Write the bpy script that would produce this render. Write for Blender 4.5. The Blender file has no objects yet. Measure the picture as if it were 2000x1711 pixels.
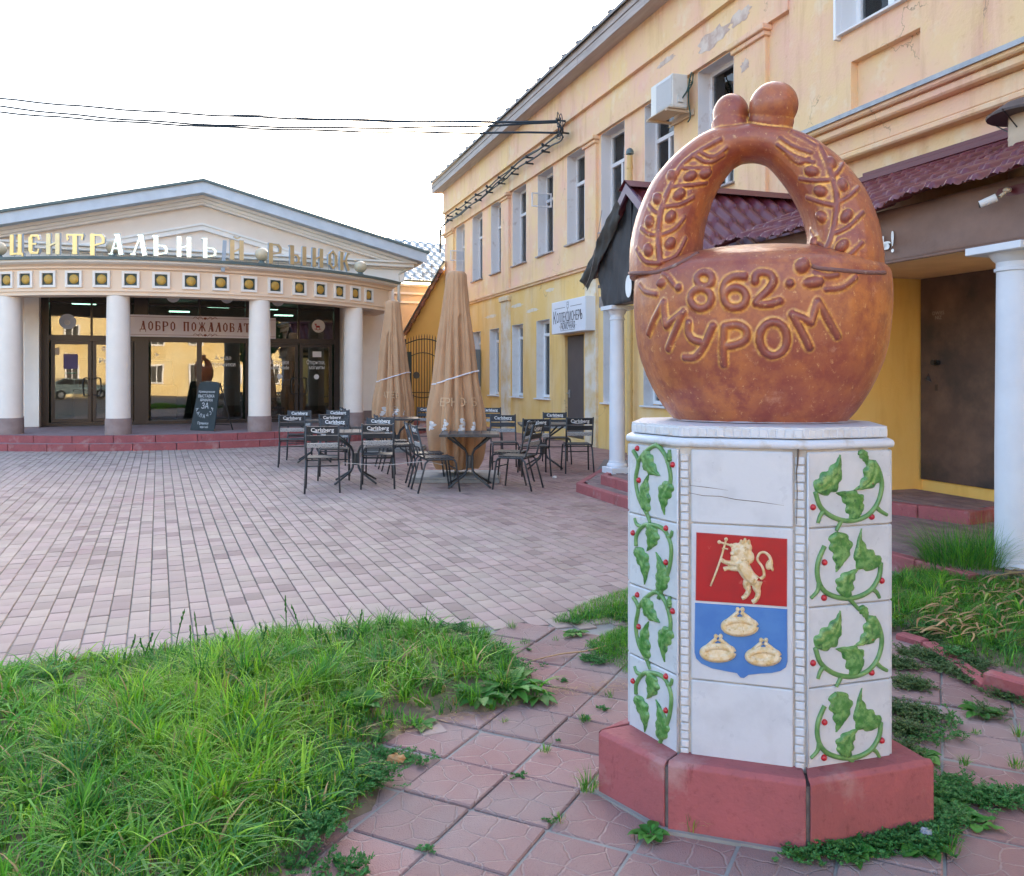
import bpy, bmesh, math, random
import numpy as np
from mathutils import Vector, Matrix
from mathutils.bvhtree import BVHTree

# ---------------------------------------------------------------- camera, world, sun, exposure
SC = bpy.context.scene
COL = SC.collection
FPX, CXP, HOR, CAMH = 1650.0, 1000.0, 736.0, 1.5
cam_d = bpy.data.cameras.new('camera')
cam = bpy.data.objects.new('camera', cam_d); COL.objects.link(cam)
cam.location = (0, 0, CAMH); cam.rotation_euler = (math.radians(90), 0, 0)
cam_d.sensor_width = 36; cam_d.lens = 36 * FPX / 2000; cam_d.shift_y = -(855.5 - HOR) / 2000
cam_d.clip_start = 0.05; cam_d.clip_end = 2000
SC.camera = cam
SUN_AZ, SUN_EL = math.radians(15.2), math.radians(20.5)      # azimuth measured from +Y towards +X
world = bpy.data.worlds.new('World'); SC.world = world; world.use_nodes = True
wn = world.node_tree; wn.nodes.clear()
wo = wn.nodes.new('ShaderNodeOutputWorld'); wb = wn.nodes.new('ShaderNodeBackground')
sky = wn.nodes.new('ShaderNodeTexSky'); sky.sky_type = 'NISHITA'; sky.sun_disc = False
sky.sun_elevation = SUN_EL; sky.sun_rotation = SUN_AZ
sky.air_density = 1.0; sky.dust_density = 4.0; sky.ozone_density = 1.0
wb.inputs['Strength'].default_value = 0.15
wn.links.new(sky.outputs[0], wb.inputs[0]); wn.links.new(wb.outputs[0], wo.inputs[0])
sun_d = bpy.data.lights.new('sun', 'SUN'); sun_d.energy = 3.5; sun_d.angle = math.radians(0.5)
sun_d.color = (1.0, 0.83, 0.62)
sun = bpy.data.objects.new('sun', sun_d); COL.objects.link(sun)
sdir = Vector((math.sin(SUN_AZ) * math.cos(SUN_EL), math.cos(SUN_AZ) * math.cos(SUN_EL), math.sin(SUN_EL)))
sun.rotation_euler = sdir.to_track_quat('Z', 'Y').to_euler()
SC.view_settings.view_transform = 'Standard'; SC.view_settings.look = 'None'
SC.view_settings.exposure = 2.5; SC.view_settings.gamma = 1.0
SC.render.engine = 'CYCLES'
SC.cycles.max_bounces = 6; SC.cycles.diffuse_bounces = 4; SC.cycles.transparent_max_bounces = 12
SC.cycles.caustics_reflective = False; SC.cycles.caustics_refractive = False

rnd = random.Random(7)
PI = math.pi
def V(*a): return Vector(a)
def ray(px, py): return Vector(((px - CXP) / FPX, 1.0, (HOR - py) / FPX))
CAM = Vector((0, 0, CAMH))
def gp(px, py, z=0.0):
    r = ray(px, py); t = (z - CAMH) / r.z; return CAM + r * t
def aty(px, py, Y): return CAM + ray(px, py) * Y
def onpl(px, py, P, n):
    r = ray(px, py); t = (Vector(P) - CAM).dot(n) / r.dot(n); return CAM + r * t

# ---------------------------------------------------------------- materials
def nt(m):
    m.use_nodes = True; t = m.node_tree; b = t.nodes.get('Principled BSDF'); return t, b
def rgba(c): return (c[0], c[1], c[2], 1.0)
MATS = {}
def mat(name, col, rough=0.7, col2=None, scale=5.0, detail=6.0, amt=1.0, bump=0.0, bscale=60.0, metal=0.0,
        spec=0.5, coat=0.0, lo=0.35, hi=0.65, rnd_val=0.0, island=False, coord='Object', col3=None, scale3=1.0,
        lo3=0.5, hi3=0.7, stretch=None, bdist=0.01, emis=None, estr=0.0, sss=0.0, transl=0.0, rvar=0.0):
    if name in MATS: return MATS[name]
    m = bpy.data.materials.new(name); MATS[name] = m
    t, b = nt(m); N = t.nodes; L = t.links
    b.inputs['Roughness'].default_value = rough; b.inputs['Metallic'].default_value = metal
    b.inputs['Specular IOR Level'].default_value = spec
    b.inputs['Coat Weight'].default_value = coat; b.inputs['Coat Roughness'].default_value = 0.15
    tc = N.new('ShaderNodeTexCoord'); src = tc.outputs[coord]
    if stretch:
        mp = N.new('ShaderNodeMapping'); mp.inputs['Scale'].default_value = stretch
        L.new(src, mp.inputs[0]); srcs = mp.outputs[0]
    else: srcs = src
    def noise(sc, dt=6.0, s=None):
        n = N.new('ShaderNodeTexNoise'); n.inputs['Scale'].default_value = sc; n.inputs['Detail'].default_value = dt
        n.inputs['Roughness'].default_value = 0.6
        L.new(s or srcs, n.inputs['Vector']); return n.outputs[0]
    def ramp(s, a, c):
        r = N.new('ShaderNodeMapRange'); r.inputs[1].default_value = a; r.inputs[2].default_value = c; L.new(s, r.inputs[0]); return r.outputs[0]
    def mix(f, A, B):
        x = N.new('ShaderNodeMix'); x.data_type = 'RGBA'
        if isinstance(f, float): x.inputs[0].default_value = f
        else: L.new(f, x.inputs[0])
        for k, q in ((6, A), (7, B)):
            if isinstance(q, tuple): x.inputs[k].default_value = rgba(q)
            else: L.new(q, x.inputs[k])
        return x.outputs[2]
    cur = tuple(col)
    if col2:
        f = ramp(noise(scale, detail), lo, hi)
        if amt < 1:
            mm = N.new('ShaderNodeMath'); mm.operation = 'MULTIPLY'; mm.inputs[1].default_value = amt; L.new(f, mm.inputs[0]); f = mm.outputs[0]
        cur = mix(f, cur, tuple(col2))
    if col3:
        cur = mix(ramp(noise(scale3, 8.0), lo3, hi3), cur, tuple(col3))
    if rnd_val:
        h = N.new('ShaderNodeHueSaturation')
        if isinstance(cur, tuple): h.inputs['Color'].default_value = rgba(cur)
        else: L.new(cur, h.inputs['Color'])
        if island:
            g = N.new('ShaderNodeNewGeometry'); rs = g.outputs['Random Per Island']
        else:
            g = N.new('ShaderNodeObjectInfo'); rs = g.outputs['Random']
        r = N.new('ShaderNodeMapRange'); r.inputs[3].default_value = 1 - rnd_val; r.inputs[4].default_value = 1 + rnd_val
        L.new(rs, r.inputs[0]); L.new(r.outputs[0], h.inputs['Value'])
        r2 = N.new('ShaderNodeMapRange'); r2.inputs[3].default_value = 0.485; r2.inputs[4].default_value = 0.515
        mm = N.new('ShaderNodeMath'); mm.operation = 'FRACT'; m2 = N.new('ShaderNodeMath'); m2.operation = 'MULTIPLY'; m2.inputs[1].default_value = 7.31
        L.new(rs, m2.inputs[0]); L.new(m2.outputs[0], mm.inputs[0]); L.new(mm.outputs[0], r2.inputs[0]); L.new(r2.outputs[0], h.inputs['Hue'])
        cur = h.outputs[0]
    if isinstance(cur, tuple): b.inputs['Base Color'].default_value = rgba(cur)
    else: L.new(cur, b.inputs['Base Color'])
    if rvar:
        r = N.new('ShaderNodeMapRange'); r.inputs[3].default_value = rough - rvar; r.inputs[4].default_value = rough + rvar
        L.new(noise(scale * 2.3), r.inputs[0]); L.new(r.outputs[0], b.inputs['Roughness'])
    if bump:
        bp = N.new('ShaderNodeBump'); bp.inputs['Strength'].default_value = bump; bp.inputs['Distance'].default_value = bdist
        L.new(noise(bscale, 5.0, src), bp.inputs['Height']); L.new(bp.outputs[0], b.inputs['Normal'])
    if emis:
        b.inputs['Emission Color'].default_value = rgba(emis); b.inputs['Emission Strength'].default_value = estr
    if transl:
        o = N.get('Material Output'); tr = N.new('ShaderNodeBsdfTranslucent'); ms = N.new('ShaderNodeMixShader'); ms.inputs[0].default_value = transl
        if isinstance(cur, tuple): tr.inputs[0].default_value = rgba(cur)
        else: L.new(cur, tr.inputs[0])
        L.new(b.outputs[0], ms.inputs[1]); L.new(tr.outputs[0], ms.inputs[2]); L.new(ms.outputs[0], o.inputs[0])
    return m

def glass_mat(name, tint=(0.55, 0.6, 0.6), ior=1.8, glossy=(0.9, 0.9, 0.9), rough=0.0, wob=0.0):
    if name in MATS: return MATS[name]
    m = bpy.data.materials.new(name); MATS[name] = m
    t, b = nt(m); N = t.nodes; L = t.links; N.remove(b); o = N.get('Material Output')
    fr = N.new('ShaderNodeFresnel'); fr.inputs[0].default_value = ior
    tr = N.new('ShaderNodeBsdfTransparent'); tr.inputs[0].default_value = rgba(tint)
    gl = N.new('ShaderNodeBsdfGlossy'); gl.inputs[0].default_value = rgba(glossy); gl.inputs['Roughness'].default_value = rough
    if wob:
        tc = N.new('ShaderNodeTexCoord'); n = N.new('ShaderNodeTexNoise'); n.inputs['Scale'].default_value = 0.9; n.inputs['Detail'].default_value = 1
        bp = N.new('ShaderNodeBump'); bp.inputs['Strength'].default_value = wob; bp.inputs['Distance'].default_value = 0.05
        L.new(tc.outputs['Object'], n.inputs['Vector']); L.new(n.outputs[0], bp.inputs['Height']); L.new(bp.outputs[0], gl.inputs['Normal'])
    mx = N.new('ShaderNodeMixShader'); L.new(fr.outputs[0], mx.inputs[0]); L.new(tr.outputs[0], mx.inputs[1]); L.new(gl.outputs[0], mx.inputs[2])
    L.new(mx.outputs[0], o.inputs[0]); return m

# ---------------------------------------------------------------- mesh builder
class MB:
    def __init__(s): s.v = []; s.f = []; s.mi = []; s.cur = 0
    def add(s, vs, fs, mi=None):
        o = len(s.v); s.v += [tuple(p) for p in vs]; s.f += [tuple(i + o for i in f) for f in fs]; s.mi += [s.cur if mi is None else mi] * len(fs)
    def quad(s, a, b, c, d): s.add([a, b, c, d], [(0, 1, 2, 3)])
    def box(s, x0, x1, y0, y1, z0, z1, M=None):
        vs = [Vector((x, y, z)) for z in (z0, z1) for y in (y0, y1) for x in (x0, x1)]
        if M: vs = [M @ p for p in vs]
        s.add(vs, [(0, 2, 3, 1), (4, 5, 7, 6), (0, 1, 5, 4), (2, 6, 7, 3), (0, 4, 6, 2), (1, 3, 7, 5)])
    def bbox(s, x0, x1, y0, y1, z0, z1, c=0.004, M=None):     # box with chamfered edges
        xs = [(x0, x1), (x0 + c, x1 - c)]
        vs = []; idx = {}
        def p(i, j, k, ax):
            X = (x0, x1)[i]; Y = (y0, y1)[j]; Z = (z0, z1)[k]
            q = [X, Y, Z]; m = [(x0 + c, x1 - c)[i], (y0 + c, y1 - c)[j], (z0 + c, z1 - c)[k]]
            for a in range(3):
                if a != ax: q[a] = m[a]
            key = (i, j, k, ax)
            if key not in idx: idx[key] = len(vs); vs.append(Vector(q))
            return idx[key]
        fs = []
        for ax in range(3):
            for sgn in (0, 1):
                cs = []
                for (a, b) in ((0, 0), (1, 0), (1, 1), (0, 1)):
                    t = [0, 0, 0]; o = [q for q in range(3) if q != ax]; t[ax] = sgn; t[o[0]] = a; t[o[1]] = b
                    cs.append(p(t[0], t[1], t[2], ax))
                flip = (sgn == 0) != (ax == 1)
                fs.append(tuple(reversed(cs)) if flip else tuple(cs))
        for a1 in range(3):
            for a2 in range(a1 + 1, 3):
                a3 = 3 - a1 - a2
                for s1 in (0, 1):
                    for s2 in (0, 1):
                        t0 = [0, 0, 0]; t0[a1] = s1; t0[a2] = s2; t1 = list(t0); t1[a3] = 1
                        fs.append((p(*t0, a1), p(*t0, a2), p(*t1, a2), p(*t1, a1)))
        for i in (0, 1):
            for j in (0, 1):
                for k in (0, 1): fs.append((p(i, j, k, 0), p(i, j, k, 1), p(i, j, k, 2)))
        if M: vs = [M @ q for q in vs]
        s.add(vs, fs)
    def tube(s, pts, r, n=8, caps=True, ry=None):
        pts = [Vector(p) for p in pts]; m = len(pts); rs = r if isinstance(r, (list, tuple)) else [r] * m
        vs = []; up = None
        for i, p in enumerate(pts):
            t = (pts[min(i + 1, m - 1)] - pts[max(i - 1, 0)])
            t = t.normalized() if t.length > 1e-9 else Vector((0, 0, 1))
            if up is None:
                up = Vector((0, 0, 1)) if abs(t.z) < 0.9 else Vector((1, 0, 0))
            a = t.cross(up)
            if a.length < 1e-6: a = t.orthogonal()
            a.normalize(); b = a.cross(t).normalized(); up = b
            for k in range(n):
                th = 2 * PI * k / n
                vs.append(p + a * (math.cos(th) * rs[i]) + b * (math.sin(th) * rs[i] * (ry or 1)))
        fs = []
        for i in range(m - 1):
            for k in range(n):
                k2 = (k + 1) % n; fs.append((i * n + k, i * n + k2, (i + 1) * n + k2, (i + 1) * n + k))
        if caps: fs.append(tuple(range(n))[::-1]); fs.append(tuple((m - 1) * n + k for k in range(n)))
        s.add(vs, fs)
    def lathe(s, prof, n=24, c=(0, 0), caps=True, sx=1, sy=1, fold=None, arc=None):
        vs = []; m = len(prof)
        for i, (r, z) in enumerate(prof):
            for k in range(n):
                th = 2 * PI * k / n; rr = r * (fold(th, z) if fold else 1)
                vs.append((c[0] + rr * math.cos(th) * sx, c[1] + rr * math.sin(th) * sy, z))
        fs = []
        for i in range(m - 1):
            for k in range(n):
                k2 = (k + 1) % n; fs.append((i * n + k, i * n + k2, (i + 1) * n + k2, (i + 1) * n + k))
        if caps: fs.append(tuple(range(n))[::-1]); fs.append(tuple((m - 1) * n + k for k in range(n)))
        s.add(vs, fs)
    def ell(s, c, rx, ry, rz, M=None, n=12, m=8):
        c = Vector(c); vs = []; fs = []
        for i in range(m + 1):
            ph = PI * i / m
            for k in range(n):
                th = 2 * PI * k / n
                q = Vector((rx * math.sin(ph) * math.cos(th), ry * math.sin(ph) * math.sin(th), rz * math.cos(ph)))
                if M: q = M @ q
                vs.append(c + q)
        for i in range(m):
            for k in range(n):
                k2 = (k + 1) % n; fs.append((i * n + k, (i + 1) * n + k, (i + 1) * n + k2, i * n + k2))
        s.add(vs, fs)
    def prism(s, poly, z0, z1, M=None, chamfer=0):
        n = len(poly); lo = [Vector((p[0], p[1], z0)) for p in poly]; hi = [Vector((p[0], p[1], z1)) for p in poly]
        if M: lo = [M @ p for p in lo]; hi = [M @ p for p in hi]
        fs = [tuple(range(n))[::-1], tuple(range(n, 2 * n))] + [(i, (i + 1) % n, n + (i + 1) % n, n + i) for i in range(n)]
        s.add(lo + hi, fs)
    def build(s, name, mats, parent=None, smooth=False, sharp=None):
        me = bpy.data.meshes.new(name); me.from_pydata(s.v, [], s.f)
        if not isinstance(mats, (list, tuple)): mats = [mats]
        for m in mats: me.materials.append(m)
        if len(mats) > 1: me.polygons.foreach_set('material_index', s.mi)
        if smooth:
            me.polygons.foreach_set('use_smooth', [True] * len(me.polygons))
            if sharp: me.set_sharp_from_angle(angle=math.radians(sharp))
        me.update()
        o = bpy.data.objects.new(name, me); COL.objects.link(o)
        if parent: o.parent = parent
        return o

def fixn(o):
    bm = bmesh.new(); bm.from_mesh(o.data); bmesh.ops.recalc_face_normals(bm, faces=bm.faces); bm.to_mesh(o.data); bm.free(); return o
def tag(o, label=None, cat=None, group=None, kind=None):
    if label: o['label'] = label
    if cat: o['category'] = cat
    if group: o['group'] = group
    if kind: o['kind'] = kind
    return o
def empty(name, loc=(0, 0, 0), rz=0.0, **k):
    o = bpy.data.objects.new(name, None); COL.objects.link(o); o.location = loc; o.rotation_euler = (0, 0, rz); o.empty_display_size = 0.1
    return tag(o, **k)
def inst(src, parent=None, loc=None, rot=None, name=None):
    o = bpy.data.objects.new(name or src.name.split('.')[0], src.data); COL.objects.link(o)
    if parent: o.parent = parent
    if loc is not None: o.location = loc
    if rot is not None: o.rotation_euler = rot
    return o
def copy_tree(o, parent=None):
    c = o.copy(); COL.objects.link(c)
    if parent: c.parent = parent
    for ch in list(o.children): copy_tree(ch, c)
    return c
def text(name, body, m, size, loc, rot, parent=None, extrude=0.001, align='CENTER', spacing=1.0, bold=0.0, xs=1.0):
    cu = bpy.data.curves.new(name, 'FONT'); cu.body = body; cu.size = size; cu.extrude = extrude; cu.align_x = align; cu.align_y = 'CENTER'
    cu.space_character = spacing; cu.offset = bold; cu.resolution_u = 3
    tmp = bpy.data.objects.new('tmp_text', cu); COL.objects.link(tmp)
    bpy.context.view_layer.update()
    me = bpy.data.meshes.new_from_object(tmp.evaluated_get(bpy.context.evaluated_depsgraph_get()))
    bpy.data.objects.remove(tmp); bpy.data.curves.remove(cu)
    me.name = name; me.materials.clear(); me.materials.append(m)
    o = bpy.data.objects.new(name, me); COL.objects.link(o); o.location = loc; o.rotation_euler = rot; o.scale = (xs, 1, 1)
    if parent: o.parent = parent
    return o
def spline(pts, k=6, closed=False):
    P = [Vector(p) for p in pts]; n = len(P); out = []
    R = range(n if closed else n - 1)
    for i in R:
        if closed: p0, p1, p2, p3 = P[(i - 1) % n], P[i], P[(i + 1) % n], P[(i + 2) % n]
        else: p0, p1, p2, p3 = P[max(i - 1, 0)], P[i], P[i + 1], P[min(i + 2, n - 1)]
        for j in range(k):
            t = j / k
            out.append(0.5 * ((2 * p1) + (p2 - p0) * t + (2 * p0 - 5 * p1 + 4 * p2 - p3) * t * t + (3 * p1 - p0 - 3 * p2 + p3) * t ** 3))
    if closed: out.append(out[0].copy())
    else: out.append(P[-1])
    return out

# shared materials ---------------------------------------------------
M_plaster_up = mat('peach_plaster', (0.80, 0.55, 0.30), 0.85, (0.80, 0.48, 0.36), 0.9, lo=0.40, hi=0.66, bump=0.5, bscale=26, bdist=0.012, col3=(0.82, 0.64, 0.44), scale3=1.9, lo3=0.56, hi3=0.72)
M_plaster_lo = mat('yellow_plaster', (0.82, 0.53, 0.18), 0.85, (0.83, 0.61, 0.33), 1.1, lo=0.42, hi=0.7, bump=0.4, bscale=26, bdist=0.01, col3=(0.72, 0.62, 0.48), scale3=1.4, lo3=0.60, hi3=0.75, stretch=(1, 1, 0.5))
M_plaster_or = mat('orange_plaster', (0.86, 0.52, 0.13), 0.85, (0.86, 0.56, 0.17), 1.5, bump=0.4, bscale=40)
M_white = mat('white_paint', (0.72, 0.70, 0.70), 0.6, (0.60, 0.57, 0.56), 6, lo=0.5, hi=0.8)
M_whiteold = mat('old_white_paint', (0.70, 0.66, 0.66), 0.75, (0.50, 0.42, 0.40), 5, lo=0.58, hi=0.75, bump=0.3, bscale=30)
M_pvc = mat('white_window_frame', (0.78, 0.78, 0.80), 0.35)
M_mk = mat('market_wall', (0.84, 0.72, 0.62), 0.8, (0.80, 0.67, 0.57), 2.0, bump=0.15, bscale=50)
M_mk2 = mat('market_trim', (0.86, 0.80, 0.74), 0.75, (0.82, 0.75, 0.68), 2.0)
M_mkf = mat('market_frieze', (0.84, 0.64, 0.47), 0.8, (0.80, 0.60, 0.44), 2.0)
M_mkcol = mat('market_column_paint', (0.86, 0.77, 0.69), 0.7, (0.82, 0.73, 0.65), 3.0)
M_greenmetal = mat('green_grey_metal', (0.09, 0.13, 0.13), 0.5, (0.13, 0.17, 0.17), 4)
M_fascia = mat('pale_fascia', (0.60, 0.63, 0.68), 0.6, (0.52, 0.55, 0.60), 3)
M_darkframe = mat('dark_brown_frame', (0.035, 0.022, 0.02), 0.35)
M_red = mat('red_concrete', (0.36, 0.095, 0.10), 0.8, (0.28, 0.082, 0.085), 5, lo=0.4, hi=0.7, bump=0.35, bscale=60, col3=(0.40, 0.24, 0.23), scale3=4, lo3=0.56, hi3=0.76)
M_black = mat('black_metal', (0.016, 0.016, 0.018), 0.35, (0.03, 0.03, 0.032), 8)
M_steel = mat('grey_metal', (0.35, 0.36, 0.38), 0.4, metal=0.6)
M_glass = glass_mat('market_glass', (0.72, 0.76, 0.75), 2.0, wob=0.03)
M_winglass = glass_mat('window_glass', (0.95, 0.96, 0.98), 1.5, wob=0.1)
M_dark = mat('dark_interior', (0.05, 0.045, 0.04), 0.8)
M_curtain = mat('net_curtain', (0.88, 0.88, 0.9), 0.9, (0.55, 0.55, 0.58), 14, stretch=(6, 1, 0.3))
M_wood = mat('grey_old_wood', (0.20, 0.17, 0.16), 0.85, (0.30, 0.26, 0.25), 5, stretch=(1, 1, 6))
M_txtw = mat('white_lettering', (0.8, 0.8, 0.8), 0.5)
M_txtk = mat('dark_lettering', (0.03, 0.03, 0.045), 0.5)
def add_dirt(m, sc, stretch, lo, hi, c, amt=1.0, bl='MULTIPLY'):
    N = m.node_tree.nodes; L = m.node_tree.links; bs_ = N['Principled BSDF']; src_ = bs_.inputs['Base Color'].links[0].from_socket
    tc = N.new('ShaderNodeTexCoord'); mp = N.new('ShaderNodeMapping'); mp.inputs['Scale'].default_value = stretch; L.new(tc.outputs['Object'], mp.inputs[0])
    n = N.new('ShaderNodeTexNoise'); n.inputs['Scale'].default_value = sc; n.inputs['Detail'].default_value = 9; n.inputs['Roughness'].default_value = .7; L.new(mp.outputs[0], n.inputs[0])
    r = N.new('ShaderNodeMapRange'); r.inputs[1].default_value = lo; r.inputs[2].default_value = hi; r.inputs[4].default_value = amt; L.new(n.outputs[0], r.inputs[0])
    x = N.new('ShaderNodeMix'); x.data_type = 'RGBA'; x.blend_type = bl; L.new(r.outputs[0], x.inputs[0]); L.new(src_, x.inputs[6]); x.inputs[7].default_value = rgba(c); L.new(x.outputs[2], bs_.inputs['Base Color'])
def add_cracks(m, sc, wdt, c, mask_lo=.5):
    N = m.node_tree.nodes; L = m.node_tree.links; bs_ = N['Principled BSDF']; src_ = bs_.inputs['Base Color'].links[0].from_socket
    tc = N.new('ShaderNodeTexCoord'); n = N.new('ShaderNodeTexNoise'); n.inputs['Scale'].default_value = sc * 2.2; n.inputs['Detail'].default_value = 8; L.new(tc.outputs['Object'], n.inputs[0])
    s = N.new('ShaderNodeVectorMath'); s.operation = 'SCALE'; s.inputs['Scale'].default_value = .9 / sc; L.new(n.outputs['Color'], s.inputs[0]); a = N.new('ShaderNodeVectorMath'); L.new(tc.outputs['Object'], a.inputs[0]); L.new(s.outputs[0], a.inputs[1])
    v = N.new('ShaderNodeTexVoronoi'); v.feature = 'DISTANCE_TO_EDGE'; v.inputs['Scale'].default_value = sc; L.new(a.outputs[0], v.inputs[0])
    r = N.new('ShaderNodeMapRange'); r.inputs[1].default_value = wdt; r.inputs[2].default_value = 0; L.new(v.outputs['Distance'], r.inputs[0])
    k = N.new('ShaderNodeTexNoise'); k.inputs['Scale'].default_value = sc * .8; L.new(tc.outputs['Object'], k.inputs[0]); r2 = N.new('ShaderNodeMapRange'); r2.inputs[1].default_value = mask_lo; r2.inputs[2].default_value = mask_lo + .06; L.new(k.outputs[0], r2.inputs[0])
    mm = N.new('ShaderNodeMath'); mm.operation = 'MULTIPLY'; L.new(r.outputs[0], mm.inputs[0]); L.new(r2.outputs[0], mm.inputs[1])
    x = N.new('ShaderNodeMix'); x.data_type = 'RGBA'; L.new(mm.outputs[0], x.inputs[0]); L.new(src_, x.inputs[6]); x.inputs[7].default_value = rgba(c); L.new(x.outputs[2], bs_.inputs['Base Color'])
for m_ in (M_plaster_up, M_plaster_lo):
    add_dirt(m_, 1.6, (1.6, 1, .22), .52, .74, (.72, .60, .52), .75); add_dirt(m_, 9, (1, 1, 1), .58, .72, (.80, .70, .64), .6); add_cracks(m_, .8, .006, (.34, .22, .14), .58)
add_dirt(M_plaster_up, .9, (1, 1, .8), .55, .70, (.84, .60, .22), .55, 'MIX')
add_dirt(M_plaster_or, 2.0, (1.5, 1.5, .3), .5, .75, (.80, .66, .5), .6)
add_dirt(M_red, 12, (1, 1, .3), .60, .68, (.55, .45, .45), .8); add_dirt(M_red, 40, (1, 1, 1), .55, .66, (.75, .68, .66), .6)

# ================================================================ STRUCTURE
# ground sheet
b = MB(); b.quad((-300, -300, -0.06), (300, -300, -0.06), (300, 300, -0.06), (-300, 300, -0.06))
M_ground = mat('ground_soil', (0.16, 0.13, 0.11), 0.95, (0.22, 0.19, 0.17), 0.8)
tag(b.build('ground', M_ground), kind='structure')

# ---- yellow building: local frame u (away along the facade), v (out to the plaza), z
A_ = Vector((-0.3211, 0.9470, 0)); Nn = Vector((-0.9470, -0.3211, 0)); BO = Vector((7.92, 0, 0))
YB_RZ = math.atan2(A_.y, A_.x)
def W(u, v, z): return BO + A_ * u + Nn * v + Vector((0, 0, z))
def loc_y(p): q = Vector(p) - BO; return Vector((q.dot(A_), q.dot(Nn), p[2]))
def yfac(px, py, v=0.0): return loc_y(onpl(px, py, W(0, v, 0), Nn))     # photograph point on a plane parallel to the facade
yb = empty('yellow_building', BO, YB_RZ, label='long two-storey yellow plastered building with tall white windows and a grey eave', cat='building')

def wall_holes(b, u0, u1, z0, z1, holes, v=0.0, ax='y'):
    us = sorted({u0, u1, *[h[0] for h in holes], *[h[1] for h in holes]}); zs = sorted({z0, z1, *[h[2] for h in holes], *[h[3] for h in holes]})
    us = [x for x in us if u0 <= x <= u1]; zs = [x for x in zs if z0 <= x <= z1]
    vid = {}
    vs = []; fs = []
    def vi(i, j):
        if (i, j) not in vid: vid[(i, j)] = len(vs); vs.append((us[i], v, zs[j]))
        return vid[(i, j)]
    for i in range(len(us) - 1):
        for j in range(len(zs) - 1):
            cu, cz = (us[i] + us[i + 1]) / 2, (zs[j] + zs[j + 1]) / 2
            if any(h[0] < cu < h[1] and h[2] < cz < h[3] for h in holes): continue
            fs.append((vi(i, j), vi(i, j + 1), vi(i + 1, j + 1), vi(i + 1, j)))
    b.add(vs, fs)
    for h in holes:      # thickness of the wall round each opening
        a, c, e, g = h[0], h[1], max(h[2], z0), min(h[3], z1); D = v - 0.34
        b.add([(a, v, e), (a, v, g), (a, D, g), (a, D, e)], [(0, 1, 2, 3)]); b.add([(c, v, e), (c, v, g), (c, D, g), (c, D, e)], [(3, 2, 1, 0)])
        b.add([(a, v, g), (c, v, g), (c, D, g), (a, D, g)], [(0, 1, 2, 3)]); b.add([(a, v, e), (c, v, e), (c, D, e), (a, D, e)], [(3, 2, 1, 0)])

U_W = [(29.55, 30.6), (27.5, 28.6), (25.6, 26.6), (23.5, 24.6), (21.56, 22.62), (19.62, 20.68), (17.7, 18.8), (15.75, 16.85), (13.9, 14.95)]
ZU = (4.53, 6.60)
L_W = [(29.6, 30.5), (27.7, 28.6), (25.85, 26.75), (23.75, 24.65), (21.8, 22.72), (17.75, 18.7), (15.95, 16.9), (13.9, 14.8)]
ZL = (0.95, 2.92)
b = MB(); wall_holes(b, 12.47, 31.87, -0.05, 3.90, [(a, c, *ZL) for a, c in L_W] + [(19.72, 20.82, 0.1, 2.45)])
b.build('wall', M_plaster_lo, yb)
b = MB(); wall_holes(b, 12.47, 31.87, 3.90, 8.12, [(a, c, *ZU) for a, c in U_W])
b.build('wall', M_plaster_up, yb)
b = MB()                                                       # body behind the facade: end wall, back wall
b.box(31.5, 31.868, -10, -0.001, -0.05, 8.1); b.box(2, 31.5, -10.2, -10, -0.05, 9); b.box(12.4, 31.5, -9.9, -0.4, 4.0, 4.1); b.box(12.4, 31.5, -2.2, -2.1, 0, 8)
b.build('wall', M_plaster_lo, yb)
b = MB(); b.box(12.472, 32.0, -0.02, 0.12, 7.42, 8.12); b.box(12.472, 32.0, -0.02, 0.16, 7.30, 7.42); b.box(12.472, 31.96, -0.02, 0.075, 6.62, 7.30)
b.build('frieze', M_plaster_up, yb)
for (a, c) in [(13.0, 13.78), (18.95, 19.52), (24.78, 25.45), (30.8, 31.95)]:
    b = MB(); b.bbox(a, c, -0.01, 0.07, 3.96, 6.50, 0.01); b.bbox(a - 0.04, c + 0.04, -0.01, 0.12, 6.46, 6.53, 0.01); b.bbox(a - 0.08, c + 0.08, -0.01, 0.17, 6.531, 6.618, 0.012)
    b.build('pilaster', M_plaster_up, yb)
    b = MB(); b.bbox(a, c, -0.01, 0.07, -0.05, 3.62, 0.01); b.bbox(a - 0.05, c + 0.05, -0.01, 0.13, 3.62, 3.76, 0.015)
    b.build('pilaster', mat('pale_capital_plaster', (0.68, 0.50, 0.27), 0.85, (0.74, 0.66, 0.56), 2.2, lo=0.4, hi=0.6, bump=0.3, bscale=30), yb)
b = MB(); b.box(12.475, 31.95, -0.01, 0.06, 3.84, 3.90); b.box(12.475, 31.97, -0.01, 0.10, 3.901, 3.955)
b.build('ledge', M_plaster_up, yb)
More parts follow.
